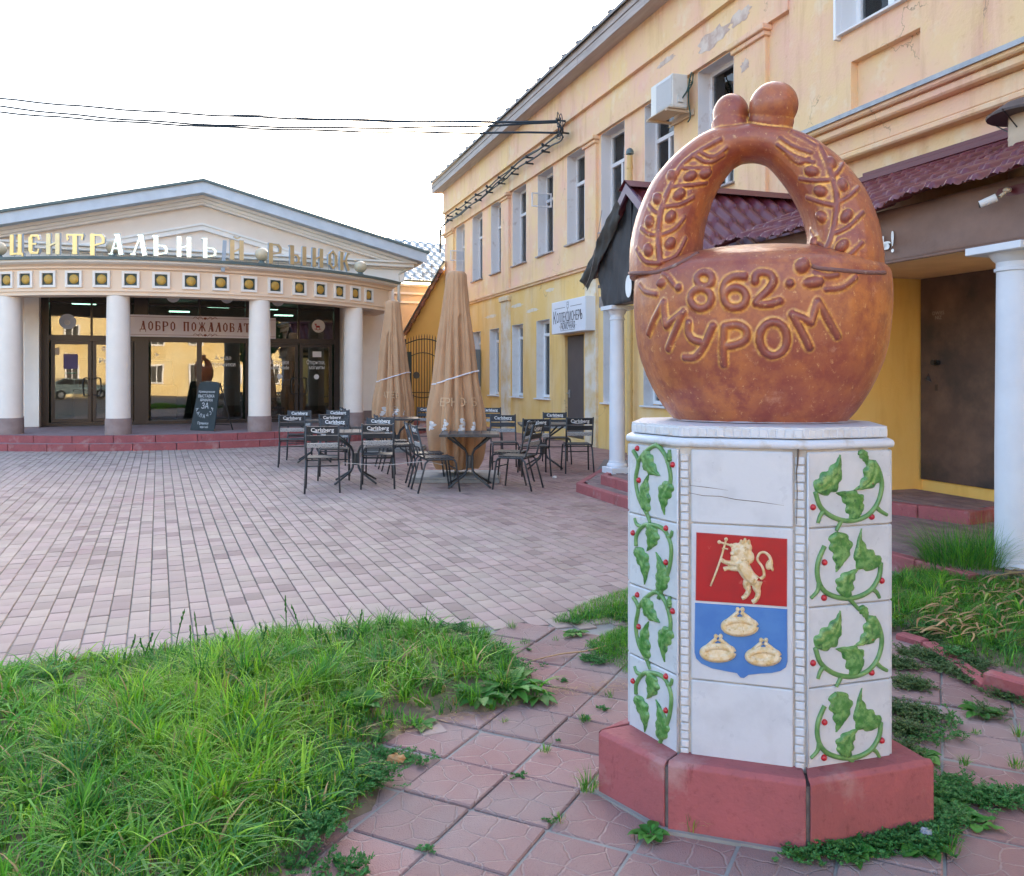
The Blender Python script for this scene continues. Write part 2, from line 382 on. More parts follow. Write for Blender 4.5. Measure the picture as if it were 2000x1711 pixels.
# damaged plaster patch and broken edges near the corner
M_bare = mat('bare_plaster', (0.50, 0.36, 0.30), 0.95, (0.66, 0.55, 0.47), 5, lo=0.4, hi=0.6, bump=0.6, bscale=30)
def blotch(name, uc, zc, ru, rz, v, m, parent, n=22, seed=1, th=0.004):
    r = random.Random(seed); b = MB()
    pts = []
    for k in range(n):
        a = 2 * PI * k / n; q = 0.65 + 0.5 * r.random(); pts.append((uc + ru * q * math.cos(a), zc + rz * q * math.sin(a)))
    vs = [(p[0], v + th, p[1]) for p in pts] + [(p[0] + 0.01 * (p[0] - uc), v - 0.002, p[1]) for p in pts]
    b.add(vs, [tuple(range(n))] + [(i, (i + 1) % n, n + (i + 1) % n, n + i) for i in range(n)])
    return fixn(b.build(name, m, parent))
blotch('plaster_patch', 14.4, 6.95, 0.5, 0.16, 0.075, M_bare, yb, seed=3); blotch('plaster_patch', 13.6, 6.98, 0.28, 0.12, 0.075, M_bare, yb, seed=5)
blotch('plaster_patch', 13.5, 6.2, 0.12, 0.1, 0.07, M_bare, yb, seed=8); blotch('plaster_patch', 15.9, 7.12, 0.35, 0.06, 0.075, M_bare, yb, seed=9)
M_eff = mat('white_efflorescence', (0.74, 0.66, 0.55), 0.9, (0.70, 0.52, 0.30), 5, lo=0.45, hi=0.7, bump=0.3)
for i, (px, py, ru, rz) in enumerate([(1010, 597, .5, .05), (1040, 606, .5, .05), (958, 618, .6, .05), (1075, 566, .3, .05), (1500, 500, .25, .06)]):
    q = yfac(px, py); blotch('plaster_patch', q.x, q.z, ru, rz, 0.0, M_eff, yb, seed=20 + i, th=0.002)

def rbox(b, fr, a, c, e, g, d0, d1, w):                       # rectangular frame ring of bars
    b.box(a, c, d0, d1, e, e + w); b.box(a, c, d0, d1, g - w, g); b.box(a, a + w, d0, d1, e + w, g - w); b.box(c - w, c, d0, d1, e + w, g - w)
def window(parent, a, c, e, g, v, kind, reveal=M_whiteold, depth=0.22, curt=True, label=None):
    lining = MB(); t = 0.006
    lining.box(c - t, c - 0.0005, v - depth, v + 0.003, e + t, g - t); lining.box(a + 0.0005, a + t, v - depth, v + 0.003, e + t, g - t)
    lining.box(a + 0.0005, c - 0.0005, v - depth, v + 0.003, g - t, g - 0.0005)
    w = lining.build('window', reveal, parent)
    if label: w['label'] = label
    f = MB(); d0, d1 = v - depth - 0.07, v - depth
    rbox(f, 0, a + t, c - t, e + 0.03, g - t, d0, d1, 0.07)
    zt = e + (g - e) * (0.66 if kind == 'wood' else 0.80); um = (a + c) / 2
    f.box(a + 0.07, c - 0.07, d0, d1 + 0.012, zt, zt + 0.075); 
    if kind == 'wood': f.box(um - 0.035, um + 0.035, d0, d1 + 0.006, e + 0.1, zt)
    else: f.box(um - 0.05, um + 0.05, d0, d1 + 0.006, e + 0.1, zt)
    f.build('frame', M_pvc if kind != 'wood' else M_whiteold, w)
    p = MB(); p.box(a + 0.07, c - 0.07, v - depth - 0.045, v - depth - 0.037, e + 0.09, g - 0.07); p.build('pane', M_winglass, w)
    if curt:
        q = MB(); n = 28
        for k in range(n):
            x0 = a + 0.05 + (c - a - 0.1) * k / n; x1 = a + 0.05 + (c - a - 0.1) * (k + 1) / n
            y0 = v - depth - 0.075 - 0.02 * math.sin(k * 1.9); y1 = v - depth - 0.075 - 0.02 * math.sin((k + 1) * 1.9)
            q.quad((x0, y0, e + 0.05), (x1, y1, e + 0.05), (x1, y1, g - 0.05), (x0, y0, g - 0.05))
        q.build('curtain', M_curtain, w, smooth=True)
    s = MB(); s.bbox(a - 0.05, c + 0.05, v - depth, v + 0.07, e - 0.02, e + 0.012, 0.004)
    s.build('sill', M_white if kind != 'wood' else mat('rusty_sill', (0.26, 0.20, 0.19), 0.7, (0.45, 0.42, 0.42), 8), w)
    return w
for i, (a, c) in enumerate(U_W): window(yb, a, c, ZU[0], ZU[1], 0.0, 'wood')
for i, (a, c) in enumerate(L_W): window(yb, a, c, ZL[0], ZL[1], 0.0, 'pvc', reveal=M_white, depth=0.2)
# two small vent casements swung open
for (u, z) in ((21.56, 5.72), (29.55, 5.42)):
    f = MB(); Mx = Matrix.Translation((u + 0.62, -0.2, z)) @ Matrix.Rotation(math.radians(86), 4, 'Z')
    f.box(0, 0.52, -0.015, 0.015, 0, 0.035, Mx); f.box(0, 0.52, -0.015, 0.015, 0.32, 0.355, Mx); f.box(0, 0.035, -0.015, 0.015, 0.035, 0.32, Mx); f.box(0.485, 0.52, -0.015, 0.015, 0.035, 0.32, Mx)
    ca = f.build('vent_casement', M_whiteold, yb)
    f = MB(); f.box(0.035, 0.485, -0.003, 0.003, 0.035, 0.32, Mx); f.build('pane', M_winglass, ca)
# bar door of the wine bar
b = MB(); b.bbox(19.74, 20.80, -0.12, -0.06, 0.12, 2.43, 0.006)
dr = b.build('door', mat('brown_grey_door', (0.085, 0.07, 0.07), 0.55, (0.10, 0.085, 0.08), 3), yb)
b = MB(); b.tube([(20.68, -0.06, 1.12), (20.68, 0.0, 1.12), (20.55, 0.0, 1.12)], 0.012); b.bbox(20.64, 20.72, -0.061, -0.045, 1.02, 1.2, 0.003); b.build('handle', M_steel, dr)
# eave: soffit, fascia boards, metal roof edge, roof
E0, E1 = 12.2, 32.35
M_soffit = mat('soffit_board', (0.46, 0.38, 0.36), 0.85, (0.56, 0.49, 0.47), 2, stretch=(0.6, 6, 1), bump=0.2)
b = MB(); b.box(-2, E1, -0.1, 0.43, 8.121, 8.15); b.build('soffit', M_soffit, yb)
M_fasc = mat('weathered_fascia', (0.50, 0.44, 0.42), 0.85, (0.36, 0.31, 0.30), 3, stretch=(0.5, 1, 8), bump=0.3)
u = -2.0; k = 0
while u < E1 - 0.01:
    L_ = min(3.0, E1 - u); o = 0.004 * (k % 2)
    b = MB(); b.box(u, u + L_ - 0.012, 0.43, 0.455 + o, 8.10, 8.27); b.build('fascia_board', M_fasc, yb)
    b = MB(); b.box(u, u + L_ - 0.012, 0.44, 0.475 + o, 8.275, 8.43); b.build('fascia_board', M_fasc, yb)
    u += L_; k += 1
b = MB(); b.add([(-2, 0.56, 8.43), (E1 + 0.06, 0.56, 8.43), (E1 + 0.06, -5.2, 10.9), (-2, -5.2, 10.9)], [(0, 1, 2, 3)])
b.add([(-2, 0.56, 8.46), (E1 + 0.06, 0.56, 8.46), (E1 + 0.06, -5.2, 10.93), (-2, -5.2, 10.93)], [(3, 2, 1, 0)])
b.add([(-2, -10.6, 8.43), (E1 + 0.06, -10.6, 8.43), (E1 + 0.06, -5.2, 10.92), (-2, -5.2, 10.92)], [(0, 1, 2, 3)])
b.add([(E1 - 0.2, 0.4, 8.1), (E1 - 0.2, -10.5, 8.1), (E1 - 0.2, -5.2, 10.9)], [(0, 1, 2)])
b.box(-2, E1 + 0.06, 0.545, 0.56, 8.40, 8.462)
rf = b.build('roof', mat('grey_roof_metal', (0.16, 0.16, 0.17), 0.6, (0.26, 0.25, 0.25), 3), yb)
b = MB()
for k in range(26):
    u = 12.6 + k * 0.78
    b.add([(u - 0.012, 0.57, 8.46), (u + 0.012, 0.57, 8.46), (u + 0.012, -5.1, 10.93), (u - 0.012, -5.1, 10.93), (u - 0.012, 0.57, 8.52), (u + 0.012, 0.57, 8.52), (u + 0.012, -5.1, 10.99), (u - 0.012, -5.1, 10.99)],
          [(0, 1, 5, 4), (4, 5, 6, 7), (0, 4, 7, 3), (1, 2, 6, 5)])
b.build('roof_seam', mat('grey_roof_metal', (0, 0, 0)), yb)
# section two (nearer half)
b = MB(); zt = 10.0; v2 = 0.05
pn = (10.12, 11.24, 4.86, 5.46); wn2 = (10.2, 11.42, 5.86, 7.7)
wall_holes(b, -3, 12.47, 2.6, zt, [pn, wn2], v2); b.add([(12.47, v2, 2.6), (12.47, v2, zt), (12.47, -0.2, zt), (12.47, -0.2, 2.6)], [(0, 1, 2, 3)])
b.build('wall', M_plaster_up, yb)
b = MB(); b.box(pn[0] + 0.001, pn[1] - 0.001, -0.2, -0.05, pn[2] + 0.001, pn[3] - 0.001); b.build('recessed_panel', M_plaster_up, yb)
b = MB(); b.box(-3, 9.17, 0.04, 0.17, 4.75, zt); b.build('pilaster', M_plaster_up, yb)
w = window(yb, *wn2, v2, 'pvc', reveal=M_pvc, depth=0.24)
b = MB(); b.bbox(wn2[1] - 0.002, wn2[1] + 0.04, v2 - 0.1, v2 + 0.09, wn2[2] - 0.06, wn2[3], 0.004); b.build('casing', M_pvc, w)
b = MB()
for (z0, z1, v0) in ((4.60, 4.69, 0.30), (4.50, 4.60, 0.24), (4.28, 4.50, 0.12), (4.20, 4.28, 0.16)): b.bbox(-3, 12.1 + v0 * 0.1, v2 - 0.01, v2 + v0, z0 + 0.0005, z1, 0.02)
b.build('cornice', M_plaster_up, yb)
b = MB()
u = -3
while u < 12.1:
    b.box(u, min(u + 1.45, 12.16), v2 - 0.005, v2 + 0.33, 4.692 + 0.003 * (int(u * 3) % 2), 4.706 + 0.003 * (int(u * 3) % 2)); b.box(u, min(u + 1.45, 12.16), v2 + 0.315, v2 + 0.333, 4.655, 4.7); u += 1.43
b.build('cornice_flashing', mat('zinc_flashing', (0.25, 0.28, 0.32), 0.5, (0.38, 0.40, 0.43), 5, metal=0.2), yb)
b = MB(); wall_holes(b, -3, 12.47, -0.05, 2.6, [], v2); b.add([(12.47, v2, -0.05), (12.47, v2, 2.6), (12.47, -0.2, 2.6), (12.47, -0.2, -0.05)], [(0, 1, 2, 3)]); b.build('wall', M_plaster_or, yb)
b = MB(); b.box(10.10, 10.35, 0.04, 1.45, -0.04, 2.75); b.box(10.35, 12.3, 1.2, 1.4501, -0.04, 2.75); b.build('porch_wall', M_plaster_or, yb)
# metal door of the near porch
b = MB(); b.bbox(9.02, 10.08, 0.045, 0.085, 0.35, 2.60, 0.006)
M_doorold = mat('worn_brown_door', (0.085, 0.052, 0.043), 0.6, (0.17, 0.10, 0.07), 2.2, lo=0.42, hi=0.7, bump=0.15, bscale=30, col3=(0.028, 0.024, 0.025), scale3=1.3)
dr = b.build('door', M_doorold, yb); dr['label'] = 'large worn dark brown metal door behind the right porch column'
q = yfac(1832, 708, 0.09)
b = MB(); b.lathe([(0.028, 0), (0.03, 0.03), (0.016, 0.035), (0.016, 0.06), (0.03, 0.065), (0.03, 0.085)], 14)
ob = b.build('knob', M_black, dr, smooth=True, sharp=35); ob.location = (q.x, 0.085, q.z); ob.rotation_euler = (-PI / 2, 0, 0)
q = yfac(1813, 741, 0.09); b = MB(); b.add([(q.x + .05, .09, q.z), (q.x - .05, .09, q.z - .03), (q.x, .09, q.z + .07), (q.x, .12, q.z)], [(0, 1, 3), (1, 2, 3), (2, 0, 3)]); b.build('padlock_hasp', M_black, dr)
q = yfac(1828, 757, 0.09); b = MB(); b.bbox(q.x - .02, q.x + .02, .085, .09, q.z - .035, q.z + .035, .002); b.build('keyhole_plate', M_darkframe, dr)
q = yfac(1832, 617, 0.09)
for j, s_ in enumerate(('DWIES', 'NIZ')): text('graffiti', s_, mat('scratch', (0.28, 0.22, 0.2), 0.8), 0.055, (q.x, 0.0865, q.z + 0.03 - j * 0.05), (PI / 2, 0, PI), dr, extrude=0.0003)

# drain pipes and chimney
M_ypipe = mat('yellow_pipe_paint', (0.66, 0.43, 0.15), 0.6, (0.60, 0.40, 0.18), 5)
u = 17.2
b = MB(); b.tube([(0, 0, 0), (0, 0, 5.75)], 0.055, 14)
for z in (1.2, 2.2, 5.5): b.tube([(0, 0, z), (0, 0, z + 0.05)], 0.064, 14)
dp = b.build('vent_pipe', M_ypipe, None, smooth=True, sharp=40); p = W(u, 0.14, 0); dp.location = p
tag(dp, 'tall yellow painted vent pipe with a dark cap against the facade', 'pipe')
b = MB(); b.lathe([(0.075, 5.78), (0.078, 5.83), (0.05, 5.88), (0.01, 5.90)], 16); b.tube([(0, 0, 5.7), (0, 0, 5.79)], 0.03, 6); b.build('cap', M_greenmetal, dp, smooth=True, sharp=40)
ch = empty('stove_chimney', W(8.2, .7, 0), label='thick beige round chimney with a wide dark conical cap above the porch roof', cat='chimney')
def zat(px, py, P): d = (P.y); return 1.5 + (HOR - py) * d / FPX
P = W(8.2, .7, 0)
b = MB(); b.lathe([(0.17, 2.9), (0.17, 3.3), (0.175, 3.32), (0.17, 3.34), (0.17, 3.62), (0.175, 3.64), (0.17, 3.66), (0.17, zat(0, 226, P))], 24); b.build('pipe', mat('beige_pipe', (0.60, 0.47, 0.33), 0.7, (0.5, 0.4, 0.3), 4), ch, smooth=True, sharp=40)
zz = zat(0, 226, P); b = MB(); b.lathe([(0.345, zz + 0.0), (0.35, zz + 0.02), (0.2, zz + 0.12), (0.02, zz + 0.18)], 24); b.build('cap', mat('dark_cap', (0.05, 0.04, 0.045), 0.5, (0.10, 0.08, 0.08), 4), ch, smooth=True, sharp=40)
b = MB()
for a in range(4): th = a * PI / 2 + .4; b.tube([(0.17 * math.cos(th), 0.17 * math.sin(th), zz - .12), (0.36 * math.cos(th), 0.36 * math.sin(th), zz + .02)], 0.006, 5)
b.build('bracket', M_black, ch)

# air conditioner
q0 = yfac(1305, 140, 0.5); ac = empty('air_conditioner', W(15.45, 0.14, 6.02), YB_RZ, label='white outdoor air conditioner unit on a bracket high on the yellow wall', cat='air conditioner')
M_acw = mat('aged_white_plastic', (0.66, 0.64, 0.60), 0.5, (0.52, 0.48, 0.42), 6, lo=.5, hi=.8)
b = MB(); b.bbox(-0.40, 0.36, 0, 0.29, 0, 0.56, 0.012); b.build('housing', M_acw, ac)
b = MB(); b.bbox(-0.38, 0.15, 0.291, 0.305, 0.04, 0.53, 0.004)
for k in range(16): b.box(-0.36, 0.13, 0.305, 0.312, 0.06 + k * 0.028, 0.072 + k * 0.028)
b.build('grille', mat('ac_grille', (0.55, 0.55, 0.57), 0.5), ac)
b = MB(); b.bbox(-0.43, -0.401, 0.1, 0.2, 0.08, 0.2, 0.004); b.build('valve_cover', M_acw, ac)
b = MB()
for k in range(4): b.tube([(-0.42, 0.12, 0.14), (-0.47, 0.1 - .02 * k, 0.2 + .02 * k), (-0.45, 0.0, 0.3 + .06 * k), (-0.42, -0.08, 0.42), (-.41, -.10, .58 + .04 * k)], 0.009, 6)
b.tube(spline([(-.42, -.06, .6), (-.45, .0, .4), (-.46, .02, .1), (-.45, -.02, -.15), (-.44, .02, -.25)]), 0.012, 6)
b.build('hose', mat('green_hose', (0.02, 0.07, 0.06), 0.6), ac)
b = MB(); b.bbox(-0.36, -0.31, -0.12, 0.38, -0.06, -0.02, .003); b.bbox(0.31, 0.36, -0.12, 0.38, -0.06, -0.02, .003); b.bbox(-0.4, 0.4, -0.12, -0.09, -0.1, 0.0, .003); b.bbox(-.4, .4, .02, .36, -.019, -.004, .002); b.build('bracket', mat('bracket_paint', (0.55, 0.42, 0.30), 0.7), ac)

# light-box sign
c0 = yfac(1077.5, 591.6, 0.3); c1 = yfac(1143, 577.5, 0.3); c2 = yfac(1143, 645, 0.3)
sg = empty('shop_sign', W((c0.x + c1.x) / 2, 0.06, (c1.z + c2.z) / 2), YB_RZ, label='white light-box sign with black lettering over the brown bar door', cat='sign')
hw = abs(c0.x - c1.x) / 2; hh = (c1.z - c2.z) / 2
b = MB(); b.bbox(-hw, hw, -0.05, 0.24, -hh, hh, 0.008); b.build('box', mat('sign_white', (0.70, 0.72, 0.78), 0.4), sg)
def sgt(s_, x, z, size, **k): return text('lettering', s_, M_txtk, size, (x, 0.242, z), (PI / 2, 0, PI), sg, extrude=0.001, **k)
sgt('К', hw * 0.80, -hh * 0.05, 0.40, xs=0.75); t_ = sgt('ОЛЛЕКЦИОНЕРЪ', -hw * 0.08, -hh * 0.07, 0.30, spacing=0.95)
sc_ = (hw * 1.52) / max(t_.dimensions.x, .01); t_.scale = (sc_, 1, 1)
t2 = sgt('· РЮМОЧНАЯ ·', 0, -hh * 0.62, 0.20); t2.scale = ((hw * 1.0) / t2.dimensions.x, 1, 1)
b = MB(); b.box(-hw * .8, -hw * .16, .2405, .242, hh * .55, hh * .58); b.box(hw * .16, hw * .8, .2405, .242, hh * .55, hh * .58)
rbox(b, 0, -hw * .42, hw * .42, -hh * .86, -hh * .36, .2405, .2415, .008)
b.box(-.008, .008, .2405, .242, hh * .22, hh * .50); b.box(-.045, .045, .2405, .242, hh * .18, hh * .21)
for s_ in (-1, 1): b.box(s_ * .045 - .006, s_ * .045 + .006, .2405, .242, hh * .50, hh * .86)
b.box(-.045, .045, .2405, .242, hh * .48, hh * .51); b.box(-.045, .045, .2405, .242, hh * .84, hh * .87); b.box(-.045, .045, .2405, .242, hh * .70, hh * .72)
b.build('glass_emblem', M_txtk, sg)

# grey wall box behind the umbrella
q = yfac(935, 700, 0); b = MB(); b.bbox(-0.28, 0.28, 0, 0.22, 0, 1.15, .01); o = b.build('meter_cabinet', mat('cabinet_grey', (0.16, 0.18, 0.19), 0.6)); o.location = W(q.x, 0.02, 1.2); o.rotation_euler = (0, 0, YB_RZ)
tag(o, 'narrow grey meter cabinet on the wall behind the large closed umbrella', 'cabinet')

# ================================================================ near porch with maroon tile roof
M_tile = mat('maroon_metal_tile', (0.125, 0.022, 0.035), 0.35, (0.16, 0.04, 0.05), 3, lo=.4, hi=.7, spec=.6)
M_tile2 = mat('dark_maroon_trim', (0.13, 0.02, 0.03), 0.4)
def tile_roof(name, P0, P1, P2, P3, parent, nu, nv, waves, rows, amp=0.024, step=0.032, m=None, sag=0.0):
    """P0-P1 ridge, P3-P2 eave; a pressed metal tile sheet with waves and steps"""
    P0, P1, P2, P3 = map(Vector, (P0, P1, P2, P3)); n = (P1 - P0).cross(P3 - P0).normalized()
    if n.z < 0: n = -n
    vs = []
    for j in range(nv + 1):
        t = j / nv; a = P0.lerp(P3, t); c = P1.lerp(P2, t)
        for i in range(nu + 1):
            s = i / nu; ph = 2 * PI * s * waves
            w = math.copysign(abs(math.cos(ph)) ** 0.7, math.cos(ph))
            fr = (t * rows + 0.12 * math.cos(ph)) % 1.0
            h = amp * w + step * (fr) + sag * math.sin(s * 9.1) * t * 0.5 + sag * 0.4 * math.sin(s * 23 + 1) * t
            vs.append(a.lerp(c, s) + n * h)
    fs = [(j * (nu + 1) + i, j * (nu + 1) + i + 1, (j + 1) * (nu + 1) + i + 1, (j + 1) * (nu + 1) + i) for j in range(nv) for i in range(nu)]
    b = MB(); b.add(vs, fs); o = b.build(name, m or M_tile, parent, smooth=True, sharp=50)
    return o
def local(p): return loc_y(p)
pch = empty('entrance_porch', BO, YB_RZ, label='long porch with maroon tile roof and dark brown fabric banner before the brown door', cat='porch')
vE = (7.92 - 5.70) * 0.947; vR = 0.06; uN, uF = 6.5, 11.0
tile_roof('roof', (uN, vR, 3.86), (uF, vR, 3.86), (uF, vE + 0.28, 2.90), (uN, vE + 0.28, 2.90), pch, 340, 64, 23, 7, sag=0.06)
b = MB(); b.bbox(uN - 0.02, uF, vR - 0.03, vR + 0.12, 3.86, 3.93, .006); b.box(uN - .02, uF, vR, vR + .02, 3.9, 4.0); b.build('ridge_flashing', M_tile2, pch)
b = MB(); b.box(uN, uF, vE - 0.06, vE + 0.02, 2.78, 2.88); b.box(uN, uN + .1, vR, vE - .061, 2.78, 2.86); b.box(uF - .1, uF, vR, vE - .061, 2.78, 2.86); b.bbox(uN - 0.03, uN + 0.5, vE + 0.021, vE + 0.1, 2.80, 2.92, .005); b.build('roof_beam', M_tile2, pch)
b = MB(); b.box(uN, uF, vR, vE - .061, 2.60, 2.63); b.build('ceiling', mat('porch_ceiling', (0.80, 0.56, 0.34), 0.8, (0.70, 0.48, 0.28), 3), pch)
M_fab = mat('brown_banner_fabric', (0.24, 0.135, 0.10), 0.6, (0.17, 0.095, 0.072), 2, bump=.2, bscale=6, bdist=.05)
M_fabk = mat('black_banner_fabric', (0.035, 0.035, 0.04), 0.75, (0.055, 0.052, 0.055), 3, bump=.3, bscale=5, bdist=.05)
def cloth(name, A, B, C, D, nu, nv, amp, m, parent, seed=0):
    r = random.Random(seed); A, B, C, D = map(Vector, (A, B, C, D)); n = (B - A).cross(D - A).normalized(); ph = [r.random() * 6 for _ in range(8)]
    vs = []
    for j in range(nv + 1):
        t = j / nv
        for i in range(nu + 1):
            s = i / nu; h = amp * (math.sin(s * 11 + t * 5 + ph[0]) + .6 * math.sin(s * 23 - t * 9 + ph[1]) + .4 * math.sin(s * 47 + t * 14 + ph[2]) + .5 * math.sin(t * 9 + s * 4 + ph[3]))
            vs.append(A.lerp(B, s).lerp(D.lerp(C, s), t) + n * h)
    fs = [(j * (nu + 1) + i, j * (nu + 1) + i + 1, (j + 1) * (nu + 1) + i + 1, (j + 1) * (nu + 1) + i) for j in range(nv) for i in range(nu)]
    b = MB(); b.add(vs, fs); o = b.build(name, m, parent, smooth=True); md = o.modifiers.new('t', 'SOLIDIFY'); md.thickness = .003; return o
bn = cloth('banner', (uN, vE + .03, 2.93), (uF, vE + .03, 2.93), (uF, vE + .03, 2.47), (uN, vE + .03, 2.47), 60, 12, .008, M_fab, pch, 3)
b = MB(); b.tube([(uN, vE + .035, 2.475), (uF, vE + .035, 2.475)], .014, 8); b.build('banner_hem', M_fab, bn, smooth=True)
cloth('banner', (uN, vE + .02, 2.88), (uN, vR, 2.88), (uN, vR, 2.47), (uN, vE + .02, 2.47), 20, 8, .006, M_fabk, pch, 4)
q = yfac(1744, 470, vE + .05); text('banner_lettering', '!', M_txtw, .26, (q.x, vE + .055, q.z - .02), (PI / 2, 0, PI), pch)
q = yfac(1732, 470, vE + .05); text('banner_lettering', 'ь', M_txtw, .26, (q.x, vE + .055, q.z - .02), (PI / 2, 0, PI), pch)
# security camera
q = yfac(1930, 384, vE + .2); cc = empty('security_camera', W(q.x, vE + .12, q.z), YB_RZ + .3, label='small white security camera under the right end of the maroon roof', cat='security camera')
b = MB(); b.tube([(-.0, .0, 0), (.10, .04, -.04)], [.03, .026], 12); b.build('housing', M_white, cc, smooth=True, sharp=40)
b = MB(); b.tube([(-.06, -.05, .05), (-.02, 0, .0), (-.02, 0, -.0)], .014, 6); b.ell((-.05, -.05, .05), .03, .03, .02); b.build('mount', mat('cream_plastic', (.6, .52, .42), .5), cc, smooth=True)
b = MB(); b.lathe([(.033, 0), (.036, .012), (.02, .012)], 12); o = b.build('lens', M_black, cc); o.location = (.10, .04, -.04); o.scale = (.7, .7, .7); o.rotation_euler = (0, PI / 2 + .25, .4)

# porch columns (free standing on plinths)
def column(name, base, rbase, rtop, h, m, abacus, label, grp=None, foot=0.0):
    c = empty(name, base, YB_RZ, label=label, cat='column', group=grp)
    b = MB(); b.lathe([(rbase, .14 + foot), (rbase * .995, h * .4), (rtop, h - .19)], 36); b.build('shaft', m, c, smooth=True, sharp=40)
    b = MB(); b.lathe([(rbase * 1.28, .06 + foot), (rbase * 1.32, .085 + foot), (rbase * 1.22, .11 + foot), (rbase * 1.10, .12 + foot), (rbase * 1.10, .14 + foot), (rbase, .145 + foot)], 36)
    b.bbox(-rbase * 1.45, rbase * 1.45, -rbase * 1.45, rbase * 1.45, -.02, .06 + foot, .004); b.build('base', m, c, smooth=True, sharp=30)
    b = MB(); b.lathe([(rtop, h - .19), (rtop * 1.12, h - .185), (rtop * 1.12, h - .165), (rtop * 1.02, h - .16), (rtop * 1.02, h - .12), (rtop * 1.2, h - .10), (rtop * 1.42, h - .055)], 36)
    b.bbox(-abacus, abacus, -abacus, abacus, h - .055, h, .004); b.build('capital', m, c, smooth=True, sharp=30)
    return c
M_colw = mat('porch_column_white', (0.66, 0.68, 0.74), 0.5, (0.58, 0.60, 0.66), 2, bump=.05, bscale=20)
column('porch_column', (3.70, 6.2, 0.0), .14, .128, 2.46, M_colw, .235, 'thick white round column at the right end of the brown banner, grass at its foot', 'porch columns', foot=.03)
column('porch_column', (1.40, 11.25, .24), .105, .092, 2.2, M_colw, .165, 'slim white column on a red plinth left of the sculpture', 'porch columns')

# gabled porch further along
gp2 = empty('gabled_porch', BO, YB_RZ, label='gabled porch with maroon tile roof and torn black fabric front behind the sculpture', cat='porch')
def L2(px, py, K): return loc_y(onpl(px, py, Vector((K, 0, 0)), Nn))
K2 = 5.0; ap = L2(1226, 366, K2); tl = L2(1146, 545, K2); hs = tl.x - ap.x; vg = ap.y
rg = (ap.x - hs)
tile_roof('roof', (ap.x, 0.1, ap.z), (ap.x, vg, ap.z), (rg, vg, tl.z), (rg, 0.1, tl.z), gp2, 150, 36, 12, 4, sag=.03)
tile_roof('roof', (ap.x, 0.1, ap.z), (ap.x, vg, ap.z), (tl.x, vg, tl.z), (tl.x, 0.1, tl.z), gp2, 150, 36, 12, 4, sag=.03)
b = MB(); n_ = 8
for sg_, xe in ((1, tl.x), (-1, rg)):
    b.add([(ap.x, vg + .03, ap.z + .05), (xe, vg + .03, tl.z + .05), (xe, vg + .03, tl.z - .06), (ap.x, vg + .03, ap.z - .08), (ap.x, vg + .0, ap.z + .05), (xe, vg + .0, tl.z + .05), (xe, vg + .0, tl.z - .06), (ap.x, vg + .0, ap.z - .08)],
          [(0, 1, 2, 3), (4, 7, 6, 5), (0, 4, 5, 1), (3, 2, 6, 7), (1, 5, 6, 2)])
fixn(b.build('barge_board', mat('violet_maroon_trim', (0.13, 0.07, 0.12), 0.35), gp2))
# ridge cap
b = MB(); b.add([(ap.x, .1, ap.z + .09), (ap.x, vg + .05, ap.z + .09), (ap.x - .16, vg + .05, ap.z - .02), (ap.x - .16, .1, ap.z - .02), (ap.x + .16, vg + .05, ap.z - .02), (ap.x + .16, .1, ap.z - .02)], [(0, 1, 2, 3), (1, 0, 5, 4)]); b.build('ridge_cap', M_tile2, gp2)
# torn fabric: gable triangle, left slope flap and valance
r_ = random.Random(5); fz = 2.44
cloth('fabric', (ap.x + .02, vg - .06, ap.z - .06), (tl.x - .25, vg - .06, tl.z + .12), (tl.x - .30, vg - .10, fz), (ap.x + .02, vg - .06, fz), 24, 24, .012, M_fabk, gp2, 8)
cloth('fabric', (ap.x - .02, vg - .06, ap.z - .06), (rg + .2, vg - .06, tl.z + .1), (rg + .25, vg - .06, fz), (ap.x - .02, vg - .06, fz), 24, 24, .012, M_fabk, gp2, 9)
cloth('fabric', (ap.x + .12, vg + .10, ap.z - .12), (tl.x + .05, vg + .08, tl.z - .02), (tl.x + .02, vg - .02, tl.z - .16), (ap.x + .15, vg + .02, ap.z - .34), 30, 6, .018, mat('charcoal_flap', (0.055, 0.055, 0.055), .8, (0.08, 0.078, 0.075), 5), gp2, 10)
b = MB(); b.box(rg + .1, tl.x - .1, .1, vg - .12, 2.72, 2.76); b.box(rg + .12, tl.x - .12, vg - .3, vg - .13, 2.45, 2.6); b.build('porch_frame', M_wood, gp2)
q = L2(1224, 560, K2 + .02); b = MB(); b.lathe([(.14, 0), (.14, .004), (.0, .004)], 28, sx=.6); o = b.build('banner_letter', M_txtw, gp2); o.location = (q.x - .05, vg - .02, q.z); o.rotation_euler = (-PI / 2, 0, 0)
b = MB(); b.tube(spline([(ap.x + .5, vg + .12, ap.z - .2), (ap.x + .9, vg + .1, 2.9), (tl.x - .1, vg + .1, 2.7)]), .004, 4); b.build('cable', M_wood, gp2)

